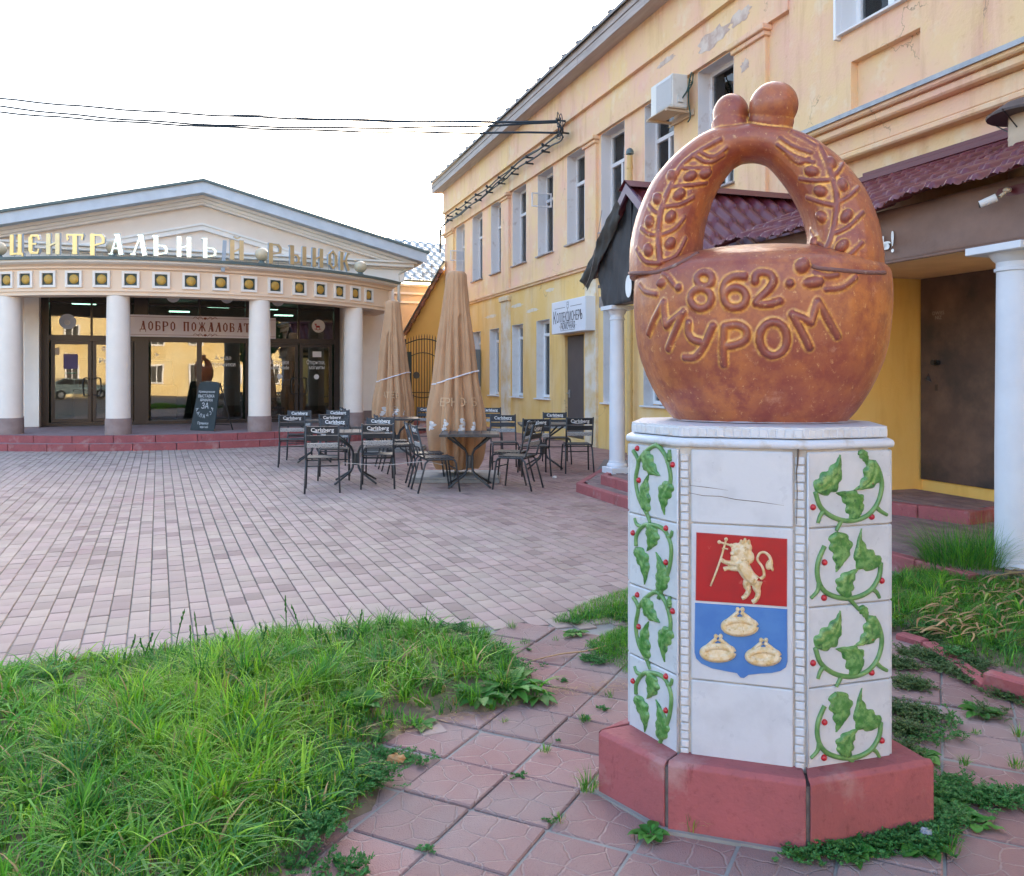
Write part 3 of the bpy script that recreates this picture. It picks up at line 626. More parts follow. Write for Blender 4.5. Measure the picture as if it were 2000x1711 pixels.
# ================================================================ porch platform: kerb stones and paving
plf = empty('porch_platform', (0, 0, 0), label='raised porch floor edged with red kerb stones below the yellow facade', cat='platform')
def kerb_run(pts, z0, z1, w, parent, L=0.5, name='kerb_stone', m=M_red, inward=1):
    for (a, c) in zip(pts[:-1], pts[1:]):
        a = Vector(a); c = Vector(c); d = (c - a); ln = d.length; d.normalize(); nrm = Vector((-d.y, d.x)) * inward; n = max(1, round(ln / L))
        rz = math.atan2(d.y, d.x)
        for k in range(n):
            s0, s1 = ln * k / n + .003, ln * (k + 1) / n - .003
            b = MB(); y0, y1 = (0, w) if inward > 0 else (-w, 0); b.bbox(s0, s1, y0, y1, z0, z1 + rnd.uniform(-.002, .002), .008, Matrix.Translation((a.x, a.y, 0)) @ Matrix.Rotation(rz, 4, 'Z'))
            b.build(name, m, parent)
def KP(K, Y): return (K - .339 * Y, Y)
M_plat = mat('platform_brick', (0.20, 0.125, 0.12), 0.85, (0.27, 0.17, 0.16), 4, bump=.3, bscale=50, rnd_val=.18, island=True)
def slab_bricks(poly, z, parent, name='floor_bricks'):
    b = MB(); xs = [p[0] for p in poly]; ys = [p[1] for p in poly]
    def inside(x, y):
        c = False; n = len(poly)
        for i in range(n):
            x1, y1 = poly[i]; x2, y2 = poly[(i + 1) % n]
            if (y1 > y) != (y2 > y) and x < (x2 - x1) * (y - y1) / (y2 - y1) + x1: c = not c
        return c
    e = Vector((.947, .3211)); d = Vector((-.3211, .947)); O = Vector((xs[0], ys[0])); R = int((max(max(xs) - min(xs), max(ys) - min(ys)) * 1.6) / .1)
    for i in range(-R, R):
        for j in range(-R, R):
            c = O + e * (i * .105) + d * (j * .205 + (i % 2) * .1)
            if inside(c.x, c.y):
                zz = z + rnd.uniform(-.0015, .0015); q = [c + e * sx * .049 + d * sy * .099 for sx, sy in ((-1, -1), (1, -1), (1, 1), (-1, 1))]
                o = [c + e * sx * .0515 + d * sy * .1015 for sx, sy in ((-1, -1), (1, -1), (1, 1), (-1, 1))]
                b.add([(p.x, p.y, zz) for p in q] + [(p.x, p.y, zz - .008) for p in o], [(0, 1, 2, 3), (0, 4, 5, 1), (1, 5, 6, 2), (2, 6, 7, 3), (3, 7, 4, 0)])
    return tag(b.build(name, M_plat, parent), kind='stuff')
b = MB()
b.prism([(.98, 10.98), KP(4.66, 8.45), KP(5.26, 8.4), KP(5.26, 5.96), KP(7.8, 5.96), KP(7.8, 14.0), (1.55, 14.2)], -.05, .112)
b.prism([(1.28, 11.35), (1.65, 11.0), KP(6.1, 9.8), KP(6.60, 8.70), (4.26, 8.02), (4.62, 8.24), KP(7.8, 8.1), KP(7.8, 12.2)], .112, .232)
b.build('core', mat('mortar', (0.20, 0.17, 0.16), .95), plf)
P_a = gp(1125, 943, .12); P_b = gp(1225, 975, .12)
kerb_run([(P_a.x, P_a.y), KP(4.56, 8.3)], -.02, .12, .09, plf, .55); kerb_run([KP(5.20, 8.3), KP(5.20, 5.9)], -.02, .12, .09, plf, .55)
kerb_run([(P_a.x + .55, P_a.y + 1.9), (P_a.x, P_a.y)], -.02, .12, .09, plf, .55)
c_ = gp(1173, 927, .24); kerb_run([(c_.x, c_.y), (c_.x + .75, c_.y - 2.4)], .10, .24, .09, plf, .5); kerb_run([(c_.x + .5, c_.y + 1.4), (c_.x, c_.y)], .10, .24, .09, plf, .5)
f1 = gp(1700, 976, .24); f2 = gp(1893, 1000, .24); f3 = gp(1990, 988, .24)
f0 = f1 + (f1 - f2) * 1.6
kerb_run([(f0.x, f0.y), (f1.x, f1.y), (f2.x, f2.y), (f3.x, f3.y)], .10, .24, .11, plf, .42)
slab_bricks([(P_a.x + .12, P_a.y + .02), KP(4.68, 8.3), KP(5.32, 8.3), KP(5.32, 5.95), KP(7.8, 5.95), KP(7.8, 12.5), (P_a.x + .7, P_a.y + 2)], .118, plf)
slab_bricks([(c_.x + .10, c_.y + .02), (c_.x + .85, c_.y - 2.3), (f1.x + .15, f1.y + .1), (f2.x + .08, f2.y + .14), (f3.x, f3.y + .12), KP(7.8, 8.3), KP(7.8, 12)], .238, plf)

# ================================================================ MARKET HALL: local s (along the front), d (behind it), z
mS = Vector((.9221, .3870, 0)); mD = Vector((-.3870, .9221, 0)); MO = Vector((-8.39, 22.0, 0)) + mS * .25
MK_RZ = math.atan2(mS.y, mS.x)
def MW(s, d, z): return MO + mS * s + mD * d + Vector((0, 0, z))
def ml(p): q = Vector(p) - MO; return Vector((q.dot(mS), q.dot(mD), p[2]))
def mpl(px, py, d): return ml(onpl(px, py, MW(0, d, 0), mD))
def mpx(s, d): p = MW(s, d, 0); return CXP + FPX * p.x / p.y
AC, AD, AR = -.25, 2.1, 5.98                      # centre and radius of the bow-shaped portico
def arc(th, r): return (AC + r * math.sin(th), AD - r * math.cos(th))
def arc_at(px, r):
    lo, hi = -1.0, 1.0
    for _ in range(50):
        m_ = (lo + hi) / 2; s, d = arc(m_, r)
        if mpx(s, d) < px: lo = m_
        else: hi = m_
    return lo
mk = empty('market_hall', MO, MK_RZ, label='cream market hall with a pediment, a bow-shaped portico front and dark glazed entrance', cat='building')
b = MB(); GZ0, GZ1 = .28, 3.72
wall_holes(b, -5.25, 5.2, -.05, 4.2, [(-3.66, 3.66, .1, GZ1)], 0.0)
b.box(5.0, 5.2, .001, 12, -.05, 4.2); b.box(-5.25, -5.05, .001, 12, -.05, 4.2); b.box(-5.25, 5.2, 11.8, 12, -.05, 4.2)
b.build('wall', M_mk, mk)
b = MB()
for (z0, z1, d0) in ((4.2, 4.55, -.12), (4.55, 4.60, -.18), (4.60, 4.70, -.34), (4.70, 4.76, -.42)): b.bbox(-5.4 + d0, 5.35 - d0, d0, .3, z0 + .0005, z1, .012)
b.build('entablature', M_mk2, mk)
AZ, SL, TZ = 6.53, .2535, 4.76
def rake(off0, off1, d0, d1, S=None, name='rake_moulding', m=None):
    b = MB()
    for sg_ in (-1, 1):
        if S: pts = [(0, AZ - off0), (S * sg_, AZ - off0 - SL * S), (S * sg_, AZ - off1 - SL * S), (0, AZ - off1)]
        else:
            S0 = (AZ - off0 - TZ) / SL; S1 = max((AZ - off1 - TZ) / SL, 0)
            pts = [(0, AZ - off0), (S0 * sg_, TZ + .001), (S1 * sg_, TZ + .001)] + ([(0, AZ - off1)] if S1 > 0 else [])
        n = len(pts); b.add([(p[0] + .05, d0, p[1]) for p in pts] + [(p[0] + .05, d1, p[1]) for p in pts], [tuple(range(n)), tuple(range(n, 2 * n))[::-1]] + [(i, n + i, n + (i + 1) % n, (i + 1) % n) for i in range(n)])
    return fixn(b.build(name, m or M_mk2, mk))
rake(0, .065, -.78, 12.4, 5.95, 'roof', M_greenmetal)
rake(.066, .34, -.72, -.66, 5.9, 'fascia', M_fascia); rake(.32, .345, -.659, 0.0, 5.8, 'soffit', M_fascia)
rake(.346, .42, -.40, .2, None); rake(.421, .50, -.30, .2, None); rake(.501, .56, -.24, .2, None)
rake(.561, 1.02, -.07, .2, None, 'tympanum', M_mk); rake(1.021, 1.08, -.17, .2, None); rake(1.081, 1.20, -.13, .2, None); rake(1.201, 1.8, -.02, .2, None, 'tympanum', M_mk)
# brackets of corner: gutter and downpipe at the right eave
b = MB(); b.tube([(6.0, -.7, 5.02), (6.0, 12, 5.02)], .06, 8); b.tube(spline([(5.95, -.35, 4.98), (5.9, -.3, 4.75), (5.35, -.1, 4.45), (5.32, -.08, 4.2), (5.32, -.08, 2.9)]), .045, 8)
b.build('gutter', mat('cream_pipe', (.62, .55, .45), .5), mk, smooth=True)
# glazed entrance
b = MB()
for (s0, s1) in ((-4.0, -3.66), (3.66, 4.0)): b.bbox(s0, s1, -.12, .05, .28, GZ1, .01)
b.build('pilaster', M_mk2, mk)
b = MB(); b.bbox(-5.27, -4.0, -.05, 0, GZ1 - .12, GZ1 - .02, .01); b.bbox(4.0, 5.22, -.05, 0, GZ1 - .12, GZ1 - .02, .01); b.build('string_course', M_mk2, mk)
b = MB(); b.bbox(-5.3, -3.67, -.03, 0, .28, .55, .01); b.bbox(3.67, 5.25, -.03, 0, .28, .55, .01); b.build('plinth', mat('plinth_brown', (.22, .15, .13), .8), mk)
GD = .10
def sx(px): return mpl(px, 700, GD).x
fr = MB(); s_l, s_r = -3.66, 3.66
z_t = mpl(389, 664, GD).z; z_u = mpl(389, 598, GD).z
vb = [(s_l, s_l + .17), (sx(262), sx(290)), (sx(479), sx(500)), (sx(652), s_r)]
fr.box(s_l, s_r, GD - .05, GD + .06, GZ1 - .08, GZ1); fr.box(s_l, s_r, GD - .052, GD + .06, .28, .37)
for a, c in vb: fr.box(a, c, GD - .06, GD + .07, .30, GZ1 - .02)
fr.box(s_l, s_r, GD - .045, GD + .05, z_t - .07, z_t + .07); fr.box(s_l, s_r, GD - .04, GD + .045, z_u - .02, z_u + .02)
for px in (179, 389, 583): fr.box(sx(px) - .025, sx(px) + .025, GD - .055, GD + .05, z_t, GZ1 - .04)
fr.box(sx(389) - .06, sx(389) + .06, GD - .055, GD + .05, .3, z_t)
fr.build('window_frame', M_darkframe, mk)
panes = []
xs = [s_l + .17, sx(179) , sx(262)], [sx(290), sx(389), sx(479)], [sx(500), sx(583), sx(652)]
for grp in xs:
    for a, c in zip(grp[:-1], grp[1:]):
        for (z0, z1) in ((z_t + .07, z_u - .02), (z_u + .02, GZ1 - .08)):
            b = MB(); b.box(a + .0255, c - .0255, GD, GD + .008, z0, z1); panes.append(b.build('pane', M_glass, mk))
for a, c in ((sx(290), sx(389)), (sx(389), sx(479))):
    b = MB(); b.box(a + .06, c - .06, GD, GD + .008, .37, z_t - .07); b.build('pane', M_glass, mk)
for (a, c, h) in ((sx(100), sx(179), 1), (sx(181), sx(260), -1), (sx(505), sx(582), 1), (sx(585), sx(648), -1)):
    b = MB(); rbox(b, 0, a, c, .375, z_t - .075, GD - .03, GD + .03, .085); dd = b.build('door', M_darkframe, mk)
    b = MB(); b.box(a + .085, c - .085, GD - .004, GD + .004, .46, z_t - .16); b.build('pane', M_glass, dd)
    hx = (c - .045) if h > 0 else (a + .045)
    b = MB(); b.tube(spline([(hx, GD - .03, 1.05), (hx, GD - .1, 1.05), (hx - .13 * h, GD - .1, 1.05), (hx - .13 * h, GD - .1, 1.45), (hx, GD - .1, 1.45), (hx, GD - .03, 1.45)], 3), .014, 8); b.build('handle', M_black, dd, smooth=True)
# interior room with lamps
b = MB(); b.box(s_l - .6, s_r + .6, 7.0, 7.1, .27, 3.9); b.box(s_l - .7, s_l - .6, .2, 7, .27, 3.9); b.box(s_r + .6, s_r + .7, .2, 7, .27, 3.9); b.build('inner_wall', mat('inner_wall_paint', (.24, .25, .24), .9), mk)
b = MB(); b.box(s_l - .6, s_r + .6, .2, 7, 3.85, 3.9); b.build('ceiling', mat('inner_ceiling', (.10, .12, .12), .9), mk)
b = MB(); b.box(s_l - .6, s_r + .6, -.0, 7, .2, .279); b.build('floor', mat('inner_floor', (.10, .09, .08), .5), mk)
M_lampg = mat('tube_lamp_glow', (.6, .7, .6), .5, emis=(.55, 1.0, .75), estr=1.0)
for (s, d) in ((-1.3, 2.2), (.6, 2.3), (-2.9, 2.6), (2.0, 2.5), (-.4, 4.6), (2.8, 5.0)):
    b = MB(); b.bbox(s - .3, s + .3, d - .05, d + .05, 3.50, 3.54, .01); b.build('tube_lamp', M_lampg, mk)
for k, s in enumerate((-2.6, -1.1, .5, 2.4)):     # stalls inside
    b = MB(); b.bbox(s - .6, s + .6, 3.0, 3.7, .28, 1.15 + .1 * (k % 2), .02); b.bbox(s - .5, s + .5, 3.5, 3.7, 1.2, 2.0, .02); b.build('counter', mat('counter_wood', (.20, .13, .09), .7), mk)
# stickers and door texts
def mt(px, py, s_, size, m=None, wpx=None):
    q = mpl(px, py, GD - .012); o = text('door_lettering', s_, m or M_txtw, size, (q.x, GD - .012, q.z), (PI / 2, 0, 0), mk)
    if wpx: o.scale = ((wpx / FPX * 23) / max(o.dimensions.x, .01), 1, 1)
    return o
mt(546, 708, 'Игрушки', .17, wpx=34); mt(546, 718, 'hand made', .15, wpx=36); mt(617, 708, 'Открытки,', .17, wpx=36); mt(619, 718, 'магниты', .15, wpx=30)
mt(207, 705, 'Рем', .17); mt(203, 686, '*', .3, mat('sticker_blue', (.06, .12, .4), .5)); mt(437, 712, 'пряники', .17, wpx=42); mt(306, 694, '>', .2); mt(436, 699, 'А и да', .14)
def sticker(px, py, r, m, inner=None, sq=0):
    q = mpl(px, py, GD - .014); b = MB()
    if sq: b.bbox(-r, r, -r * sq, r * sq, 0, .003, .001)
    else: b.lathe([(r, 0), (r, .003)], 28)
    o = b.build('sticker', m, mk); o.location = (q.x, GD - .012, q.z); o.rotation_euler = (PI / 2, 0, 0)
    return o, q
M_stk = mat('sticker_white', (.75, .72, .72), .6); M_stb = mat('sticker_violet', (.10, .07, .16), .6)
sticker(622, 637, .18, M_stk); sticker(132, 628, .19, mat('sticker_grey_blue', (.45, .5, .6), .6)); sticker(131, 630, .07, M_stk)
sticker(138, 706, .16, M_stb, sq=1.15); mt(138, 702, '8-17', .13); mt(138, 692, 'РЫНОК', .07); mt(138, 729, 'ОТКРЫТО', .05, mat('sticker_green', (.1, .4, .25), .6)); sticker(109, 686, .08, mat('sticker_beige', (.5, .4, .3), .6), sq=1.1); sticker(619, 692, .12, M_stk, sq=.65)
q = mpl(622, 637, 0); b = MB(); M_rdec = mat('sticker_red', (.45, .05, .05), .6)      # little rocking horse
b.tube(spline([(-.09, 0, -.07), (0, 0, -.1), (.09, 0, -.07)]), .008, 5); b.ell((0, 0, -.01), .06, .004, .03); b.ell((-.055, 0, .04), .02, .004, .035); b.ell((-.075, 0, .06), .025, .004, .012)
for x in (-.035, .04): b.tube([(x, 0, -.02), (x * 1.3, 0, -.09)], .009, 5)
o = b.build('sticker', M_rdec, mk); o.location = (q.x, GD - .018, q.z)
for (px, py) in ((338, 578), (443, 580), (543, 586)):     # round emblems near the top of the glass
    sticker(px, py, .17, M_stk); 
for (px, py) in ((618, 736), (546, 735)): sticker(px, py, .07, M_stk)
b = MB()
for k in range(10): a = k * .7; b.ell((.1 * math.cos(a), 0, .1 * math.sin(a) * .6), .035, .03, .035)
# portico: beam, cornice, roof, ceiling, columns
TH = math.asin((4.75) / AR)
def arc_band(prof, name, m, th0=-TH, th1=TH, n=60, smooth=True):
    b = MB(); k = len(prof); vs = []
    for i in range(n + 1):
        th = th0 + (th1 - th0) * i / n
        for (r, z) in prof: s, d = arc(th, r); vs.append((s, d, z))
    fs = [(i * k + j, i * k + (j + 1) % k, (i + 1) * k + (j + 1) % k, (i + 1) * k + j) for i in range(n) for j in range(k)]
    fs += [tuple(range(k))[::-1], tuple(n * k + j for j in range(k))]
    b.add(vs, fs); o = b.build(name, m, mk, smooth=smooth, sharp=30); return fixn(o)
arc_band([(5.72, 3.22), (6.20, 3.22), (6.20, 3.30), (6.23, 3.30), (6.23, 3.34), (6.18, 3.34), (6.18, 3.76), (6.24, 3.78), (6.24, 3.82), (6.32, 3.86), (5.72, 3.86)], 'frieze', M_mkf)
arc_band([(5.72, 3.861), (6.33, 3.861), (6.40, 3.90), (6.40, 3.945), (5.72, 3.945)], 'cornice', M_mk2)
arc_band([(5.60, 3.946), (6.46, 3.946), (6.47, 4.0), (5.60, 4.06)], 'roof_edge', M_greenmetal, -TH - .01, TH + .01)
b = MB(); n = 40; ra = [(arc(-TH + 2 * TH * i / n, 5.9)) for i in range(n + 1)]
poly = [(s, d) for s, d in ra] + [(ra[-1][0], -.001), (ra[0][0], -.001)]
b.prism(poly, 3.947, 4.03); b.build('portico_roof', M_greenmetal, mk); b = MB(); b.prism(poly, 3.80, 3.85)
b.build('portico_ceiling', M_mk2, mk)
for sg_ in (-1, 1):      # straight returns to the wall
    s0, d0 = arc(TH * sg_, 6.19); s1, d1 = arc(TH * sg_, 5.75); a, c = min(s0, s1), max(s0, s1); dd0 = max(d0, d1) - .35
    b = MB(); b.box(a, c, dd0, -.001, 3.222, 3.859); b.box(a - .1, c + .1, dd0, -.001, 3.8605, 3.944); b.build('frieze', M_mkf, mk)
M_gold = mat('gold_rosette', (.55, .33, .06), .45, (.42, .24, .05), 20, metal=.2); M_dkgreen = mat('dark_green_tile', (.035, .05, .035), .5)
for px in (-24, 14, 51, 95, 145, 199, 256, 315, 373, 431, 486, 537, 584, 625, 662, 693, 719):
    th = arc_at(px, 6.18); s, d = arc(th, 6.18); R_ = Matrix.Translation((s, d, 3.555)) @ Matrix.Rotation(th, 4, 'Z'); h = .175
    b = MB(); rbox(b, 0, -h, h, -h, h, -.045, .02, .05); o = b.build('metope_frame', M_mk2, mk); o.matrix_local = R_
    b = MB(); b.box(-.126, .126, -.012, .01, -.126, .126); t_ = b.build('metope_tile', M_dkgreen, o)
    b = MB(); b.ell((0, -.012, 0), .10, .03, .10, n=20, m=10); b.build('rosette', M_gold, o, smooth=True)
for (px, r) in ((20, AR), (231, AR), (507, AR), (690, AR)):
    th = arc_at(px, r); s, d = arc(th, r)

    b = MB(); b.lathe([(.245, .62), (.24, 2.0), (.225, 3.215)], 40); o = b.build('column', M_mkcol, mk, smooth=True, sharp=40); o.location = (s, d, 0)
    b = MB(); b.lathe([(.262, .27), (.262, .58), (.25, .62)], 40); b.build('column_base', mat('column_base_brown', (.27, .19, .17), .8, (.32, .24, .22), 5), o, smooth=True, sharp=40)
M_globe = mat('opal_globe', (.62, .50, .33), .25, (.52, .42, .28), 3, spec=.6)
GL = [(-2, 'amber globe lamp at the far left end of the portico roof'), (222, 'globe lamp on the portico roof behind the letter А'), (512, 'orange tinted globe lamp between the two words on the portico roof'), (704, 'pale globe lamp at the right end of the portico roof')]
for i, (px, lb) in enumerate(GL):
    th = arc_at(px, 6.05); s, d = arc(th, 6.05); P = MW(s, d, 4.03)
    g = empty('globe_lamp', P, MK_RZ, label=lb, cat='lamp', group='globe lamps on the portico roof')
    b = MB(); b.ell((0, 0, .23), .155, .155, .15, n=24, m=16); b.build('globe', M_globe, g, smooth=True)
    b = MB(); b.lathe([(.09, 0), (.09, .04), (.06, .07), (.06, .1)], 16); b.build('base', M_greenmetal, g, smooth=True, sharp=40)

# old-style letters: strokes as thick and thin bars with small wedges
def G(*st): return st
T_, t_n = .22, .07
GLY = {
 'Ц': (.72, [(.0, 0, .0, 1, T_), (.46, 0, .46, 1, T_), (.0, .05, .62, .05, .10), (.62, .05, .62, -.18, .09)]),
 'Е': (.60, [(.05, .18, .05, .82, T_), (.1, .93, .45, .93, .12), (.1, .07, .45, .07, .12), (.1, .52, .36, .52, .09), (.45, .93, .50, .72, .08), (.05, .82, .14, .94, .14), (.05, .18, .14, .06, .14), (.45, .07, .5, .26, .08)]),
 'Н': (.66, [(.05, 0, .05, 1, T_), (.52, 0, .52, 1, T_), (.05, .40, .52, .60, .09)]),
 'Т': (.78, [(.38, 0, .38, .95, T_), (-.02, .95, .78, .95, .10), (-.02, .95, .03, .70, .09), (.78, .95, .73, .70, .09), (.26, .03, .5, .03, .06)]),
 'Р': (.66, [(.05, -.05, .05, 1, T_), (.05, .95, .45, .95, .09), (.45, .95, .58, .80, .14), (.58, .80, .56, .56, .14), (.56, .56, .15, .44, .08)]),
 'А': (.70, [(.12, 0, .42, 1, .08), (.42, 1, .60, 0, T_), (.18, .30, .52, .30, .08), (.02, .02, .2, .02, .06), (.28, .98, .5, .98, .08)]),
 'Л': (.72, [(.08, 0, .44, 1, .09), (.44, 1, .62, 0, T_), (-.02, .04, .18, .04, .10), (.30, .98, .52, .98, .08)]),
 'Ь': (.64, [(.05, 0, .05, 1, T_), (.05, .52, .42, .50, .08), (.42, .50, .54, .38, .13), (.54, .38, .52, .14, .13), (.52, .14, .05, .05, .08), (-.12, .97, .14, .97, .07)]),
 'Ы': (.92, [(.05, 0, .05, 1, T_), (.05, .52, .34, .50, .08), (.34, .50, .44, .38, .12), (.44, .38, .42, .14, .12), (.42, .14, .05, .05, .08), (.78, 0, .78, 1, T_), (-.1, .97, .12, .97, .06)]),
 'Й': (.68, [(.05, 0, .05, 1, T_), (.52, 0, .52, 1, T_), (.05, .35, .52, .62, .09), (.14, 1.18, .30, 1.10, .06), (.30, 1.10, .46, 1.18, .06)]),
 'О': (.66, [(.08, .25, .08, .75, .18), (.08, .75, .30, .98, .11), (.30, .98, .52, .75, .11), (.52, .75, .52, .25, .18), (.52, .25, .30, .02, .11), (.30, .02, .08, .25, .11)]),
 'К': (.70, [(.05, 0, .05, 1, T_), (.14, .50, .34, .55, .09), (.34, .55, .52, .98, .13), (.34, .55, .58, .02, .16), (.46, .97, .66, .97, .07)]),
 'Д': (.74, [(.16, .12, .40, 1, .08), (.40, 1, .56, .12, .18), (-.02, .12, .72, .12, .08), (.0, .12, .0, -.15, .08), (.70, .12, .70, -.15, .08)]),
 'Б': (.62, [(.05, 0, .05, 1, T_), (.05, .95, .50, .95, .10), (.50, .95, .52, .76, .07), (.05, .55, .40, .53, .07), (.40, .53, .52, .40, .12), (.52, .40, .50, .14, .12), (.50, .14, .05, .05, .07)]),
 'П': (.68, [(.05, 0, .05, 1, T_), (.52, 0, .52, 1, T_), (-.06, .95, .63, .95, .10)]),
 'Ж': (.92, [(.42, 0, .42, 1, .18), (.05, .98, .30, .55, .08), (.30, .55, .02, .02, .13), (.80, .98, .55, .55, .08), (.55, .55, .84, .02, .13), (.28, .52, .58, .52, .08)]),
 'В': (.62, [(.05, 0, .05, 1, T_), (.05, .95, .36, .95, .07), (.36, .95, .48, .76, .12), (.48, .76, .30, .54, .07), (.05, .54, .40, .52, .07), (.40, .52, .52, .30, .13), (.52, .30, .44, .05, .10), (.44, .05, .05, .05, .07)]),
}
def glyph(ch, h, m, name='letter', parent=None, th=.05, d=-.025, wd=1.0, mirror=1):
    w, st = GLY[ch]; b = MB()
    for i, (x0, y0, x1, y1, t) in enumerate(st):
        a = Vector(((x0 - w / 2 + .08) * h * wd, y0 * h)); c = Vector(((x1 - w / 2 + .08) * h * wd, y1 * h)); t = t * h * (wd if abs(x1 - x0) < .01 else 1); v = c - a; n = Vector((-v.y, v.x)).normalized() * t / 2; e = v.normalized() * min(t * .15, .02 * h)
        a = a - e; c = c + e; k = .0012 * i
        q = [a + n, a - n, c - n, c + n]
        b.add([(p.x, d - th / 2 - k, p.y) for p in q] + [(p.x, d + th / 2 + k, p.y) for p in q], [(0, 1, 2, 3), (7, 6, 5, 4), (0, 4, 5, 1), (1, 5, 6, 2), (2, 6, 7, 3), (3, 7, 4, 0)])
    return fixn(b.build(name, m, parent))
M_goldl = mat('gilded_letter', (.72, .48, .20), .28, (.62, .42, .2), 4, metal=.85); M_mirl = mat('pale_mirror_letter', (.72, .72, .60), .25, metal=.9); M_edge = mat('letter_grey', (.35, .40, .46), .5)
LT = [('Ц', 35, 0), ('Е', 68, 0), ('Н', 104, 2), ('Т', 145, 0), ('Р', 190, 0), ('А', 224, 1), ('Л', 269, 1), ('Ь', 313, 1), ('Н', 358, 1), ('Ы', 408, 3), ('Й', 461, 2), ('Р', 535, 2), ('Ы', 580, 2), ('Н', 618, 2), ('О', 647, 2), ('К', 671, 2)]
ORD = ['first', 'second', 'third', 'fourth', 'fifth', 'sixth', 'seventh', 'eighth', 'ninth', 'tenth', 'eleventh']
M_goldd = mat('dull_gilded_letter', (.68, .52, .28), .35, (.60, .45, .26), 4, metal=.7)
for i, (c, px, k) in enumerate(LT):
    th = arc_at(px, 6.30); s, d = arc(th, 6.30); P = MW(s, d, 4.06); col = [M_goldl, M_mirl, M_goldd, M_mirl][k]
    g = empty('sign_letter', P, MK_RZ + th, label='raised metal letter %s, %s letter of the %s on the portico roof' % (c, ORD[i if i < 11 else i - 11], 'long word' if i < 11 else 'short right-hand word'), cat='letter', group='raised letters on the portico roof')
    if c == 'Ы' and k == 3:
        glyph('Ь', .42, M_mirl, 'face', g, .012, -.035); q = glyph('Ь', .42, M_edge, 'backing', g, .05, 0)
        b = MB(); b.bbox(.26, .34, -.04, -.01, -.26, .42, .003, Matrix.Rotation(.06, 4, 'Y')); b.build('fallen_stroke', M_edge, g)
    else:
        glyph(c, .42, col, 'face', g, .012, -.035); glyph(c, .43, M_edge, 'backing', g, .05, 0)
    b = MB()
    for x in (-.08, .1): b.tube([(x, 0, -.08), (x, 0, .05)], .006, 5)
    b.build('support_rod', M_steel, g)
# welcome banner
q0 = mpl(254, 614, -.06); q1 = mpl(254, 657, -.06); qe = mpl(520, 660, -.06)
bz0, bz1 = q1.z, q0.z; bx0 = q0.x; bx1 = qe.x + .25
wbn = empty('welcome_banner', MW(bx0, -.06, bz0), MK_RZ, label='pale pink banner reading ДОБРО ПОЖАЛОВАТЬ hung across the glass entrance', cat='banner')
bw, bh = bx1 - bx0, bz1 - bz0
M_ban = mat('banner_pale_pink', (.86, .80, .82), .6, (.80, .74, .80), 1.2); M_brn = mat('banner_brown', (.26, .08, .06), .6)
b = MB(); b.bbox(0, bw, -.004, .02, 0, bh, .002); b.build('panel', M_ban, wbn)
b = MB(); b.box(0, bw, -.006, -.0045, .05, .058); b.box(0, bw, -.006, -.0045, bh - .058, bh - .05)
for zz in (.06, bh - .06):
    for sg_ in (-1, 1):
        for k in (0, 1): b.tube(spline([(bw / 2 + sg_ * (.05 + k * .1), -.008, zz - .03), (bw / 2 + sg_ * (.12 + k * .12), -.008, zz + .035), (bw / 2 + sg_ * (.2 + k * .1), -.008, zz - .01)]), .006, 4)
    b.ell((bw / 2, -.008, zz), .04, .004, .03)
b.build('ornament', M_brn, wbn)
x = (mpl(270, 636, -.06).x - bx0); xe = (mpl(489, 636, -.06).x - bx0); S_ = 'ДОБРО ПОЖАЛОВАТЬ'; hL = bh * .42
wt = [(GLY[c][0] if c != ' ' else .5) for c in S_[:-1]]; f_ = (xe - x) / (sum(wt) + .30 * len(wt)) / hL
cx_ = x
for c in S_:
    if c == ' ': cx_ += .8 * hL * f_; continue
    w_ = (GLY[c][0] + .30) * hL * f_; o = glyph(c, hL, M_brn, 'lettering', wbn, .003, 0, wd=f_); o.location = (cx_ + w_ / 2, -.008, bh * .29); cx_ += w_
# A-frame chalkboard
P0 = gp(387, 841, .28); P1 = gp(446, 841, .28); ce = (P0 + P1) / 2
cb = empty('chalkboard', (ce.x - .12, ce.y + .20, .28), -.5, label='dark A-frame chalkboard with white chalk writing standing at the market entrance', cat='sign')
cw = (P1 - P0).length / 2 * 1.12; chh = 96 / FPX * ce.y
M_slate = mat('slate_board', (.014, .024, .030), .55, (.026, .038, .046), 5)
tl_ = .16; b = MB(); Mx = Matrix.Translation((0, -.25, 0)) @ Matrix.Rotation(-.16, 4, 'X')
b.prism([(-cw, 0), (cw, 0), (cw * .98, chh * .93), (cw * .8, chh), (-cw * .55, chh), (-cw * .75, chh * .94)], -.012, .012, Mx @ Matrix.Rotation(PI / 2, 4, 'X')); b.build('board', M_slate, cb)
b = MB()
for x_ in (-cw * .7, cw * .96): b.tube([(x_, -.25 + chh * .155, chh * .97), (x_ + .02, .28, 0)], .016, 6)
b.tube([(-cw * .7, .2, .12), (cw * .96, .2, .12)], .012, 6); b.build('back_frame', M_black, cb)
M_chalk = mat('chalk', (.62, .65, .68), .9)
for (s_, x_, z_, sz, r_) in (('Краеведческая', .0, .86, .07, 0), ('ВЫСТАВКА', 0, .76, .095, 0), ('ЯРМАРКА', .02, .67, .085, 0), ('ЗА', .0, .54, .19, 0), ('Пряники', 0, .16, .085, 0), ('еда чай', .05, .08, .07, 0)):
    w0 = text('chalk_text', s_, M_chalk, sz, Mx @ Vector((x_, -.014, z_ * chh / 1.08)), (PI / 2 - .16, 0, 0), cb)
for k, c in enumerate('КАЛАЧОМ'):
    a = -2.9 + k * .45; text('chalk_text', c, M_chalk, .115, Mx @ Vector((.25 * math.cos(a) + .0, -.014, .52 + .20 * math.sin(a))), (PI / 2 - .16, 0 - (a + PI / 2), 0), cb)
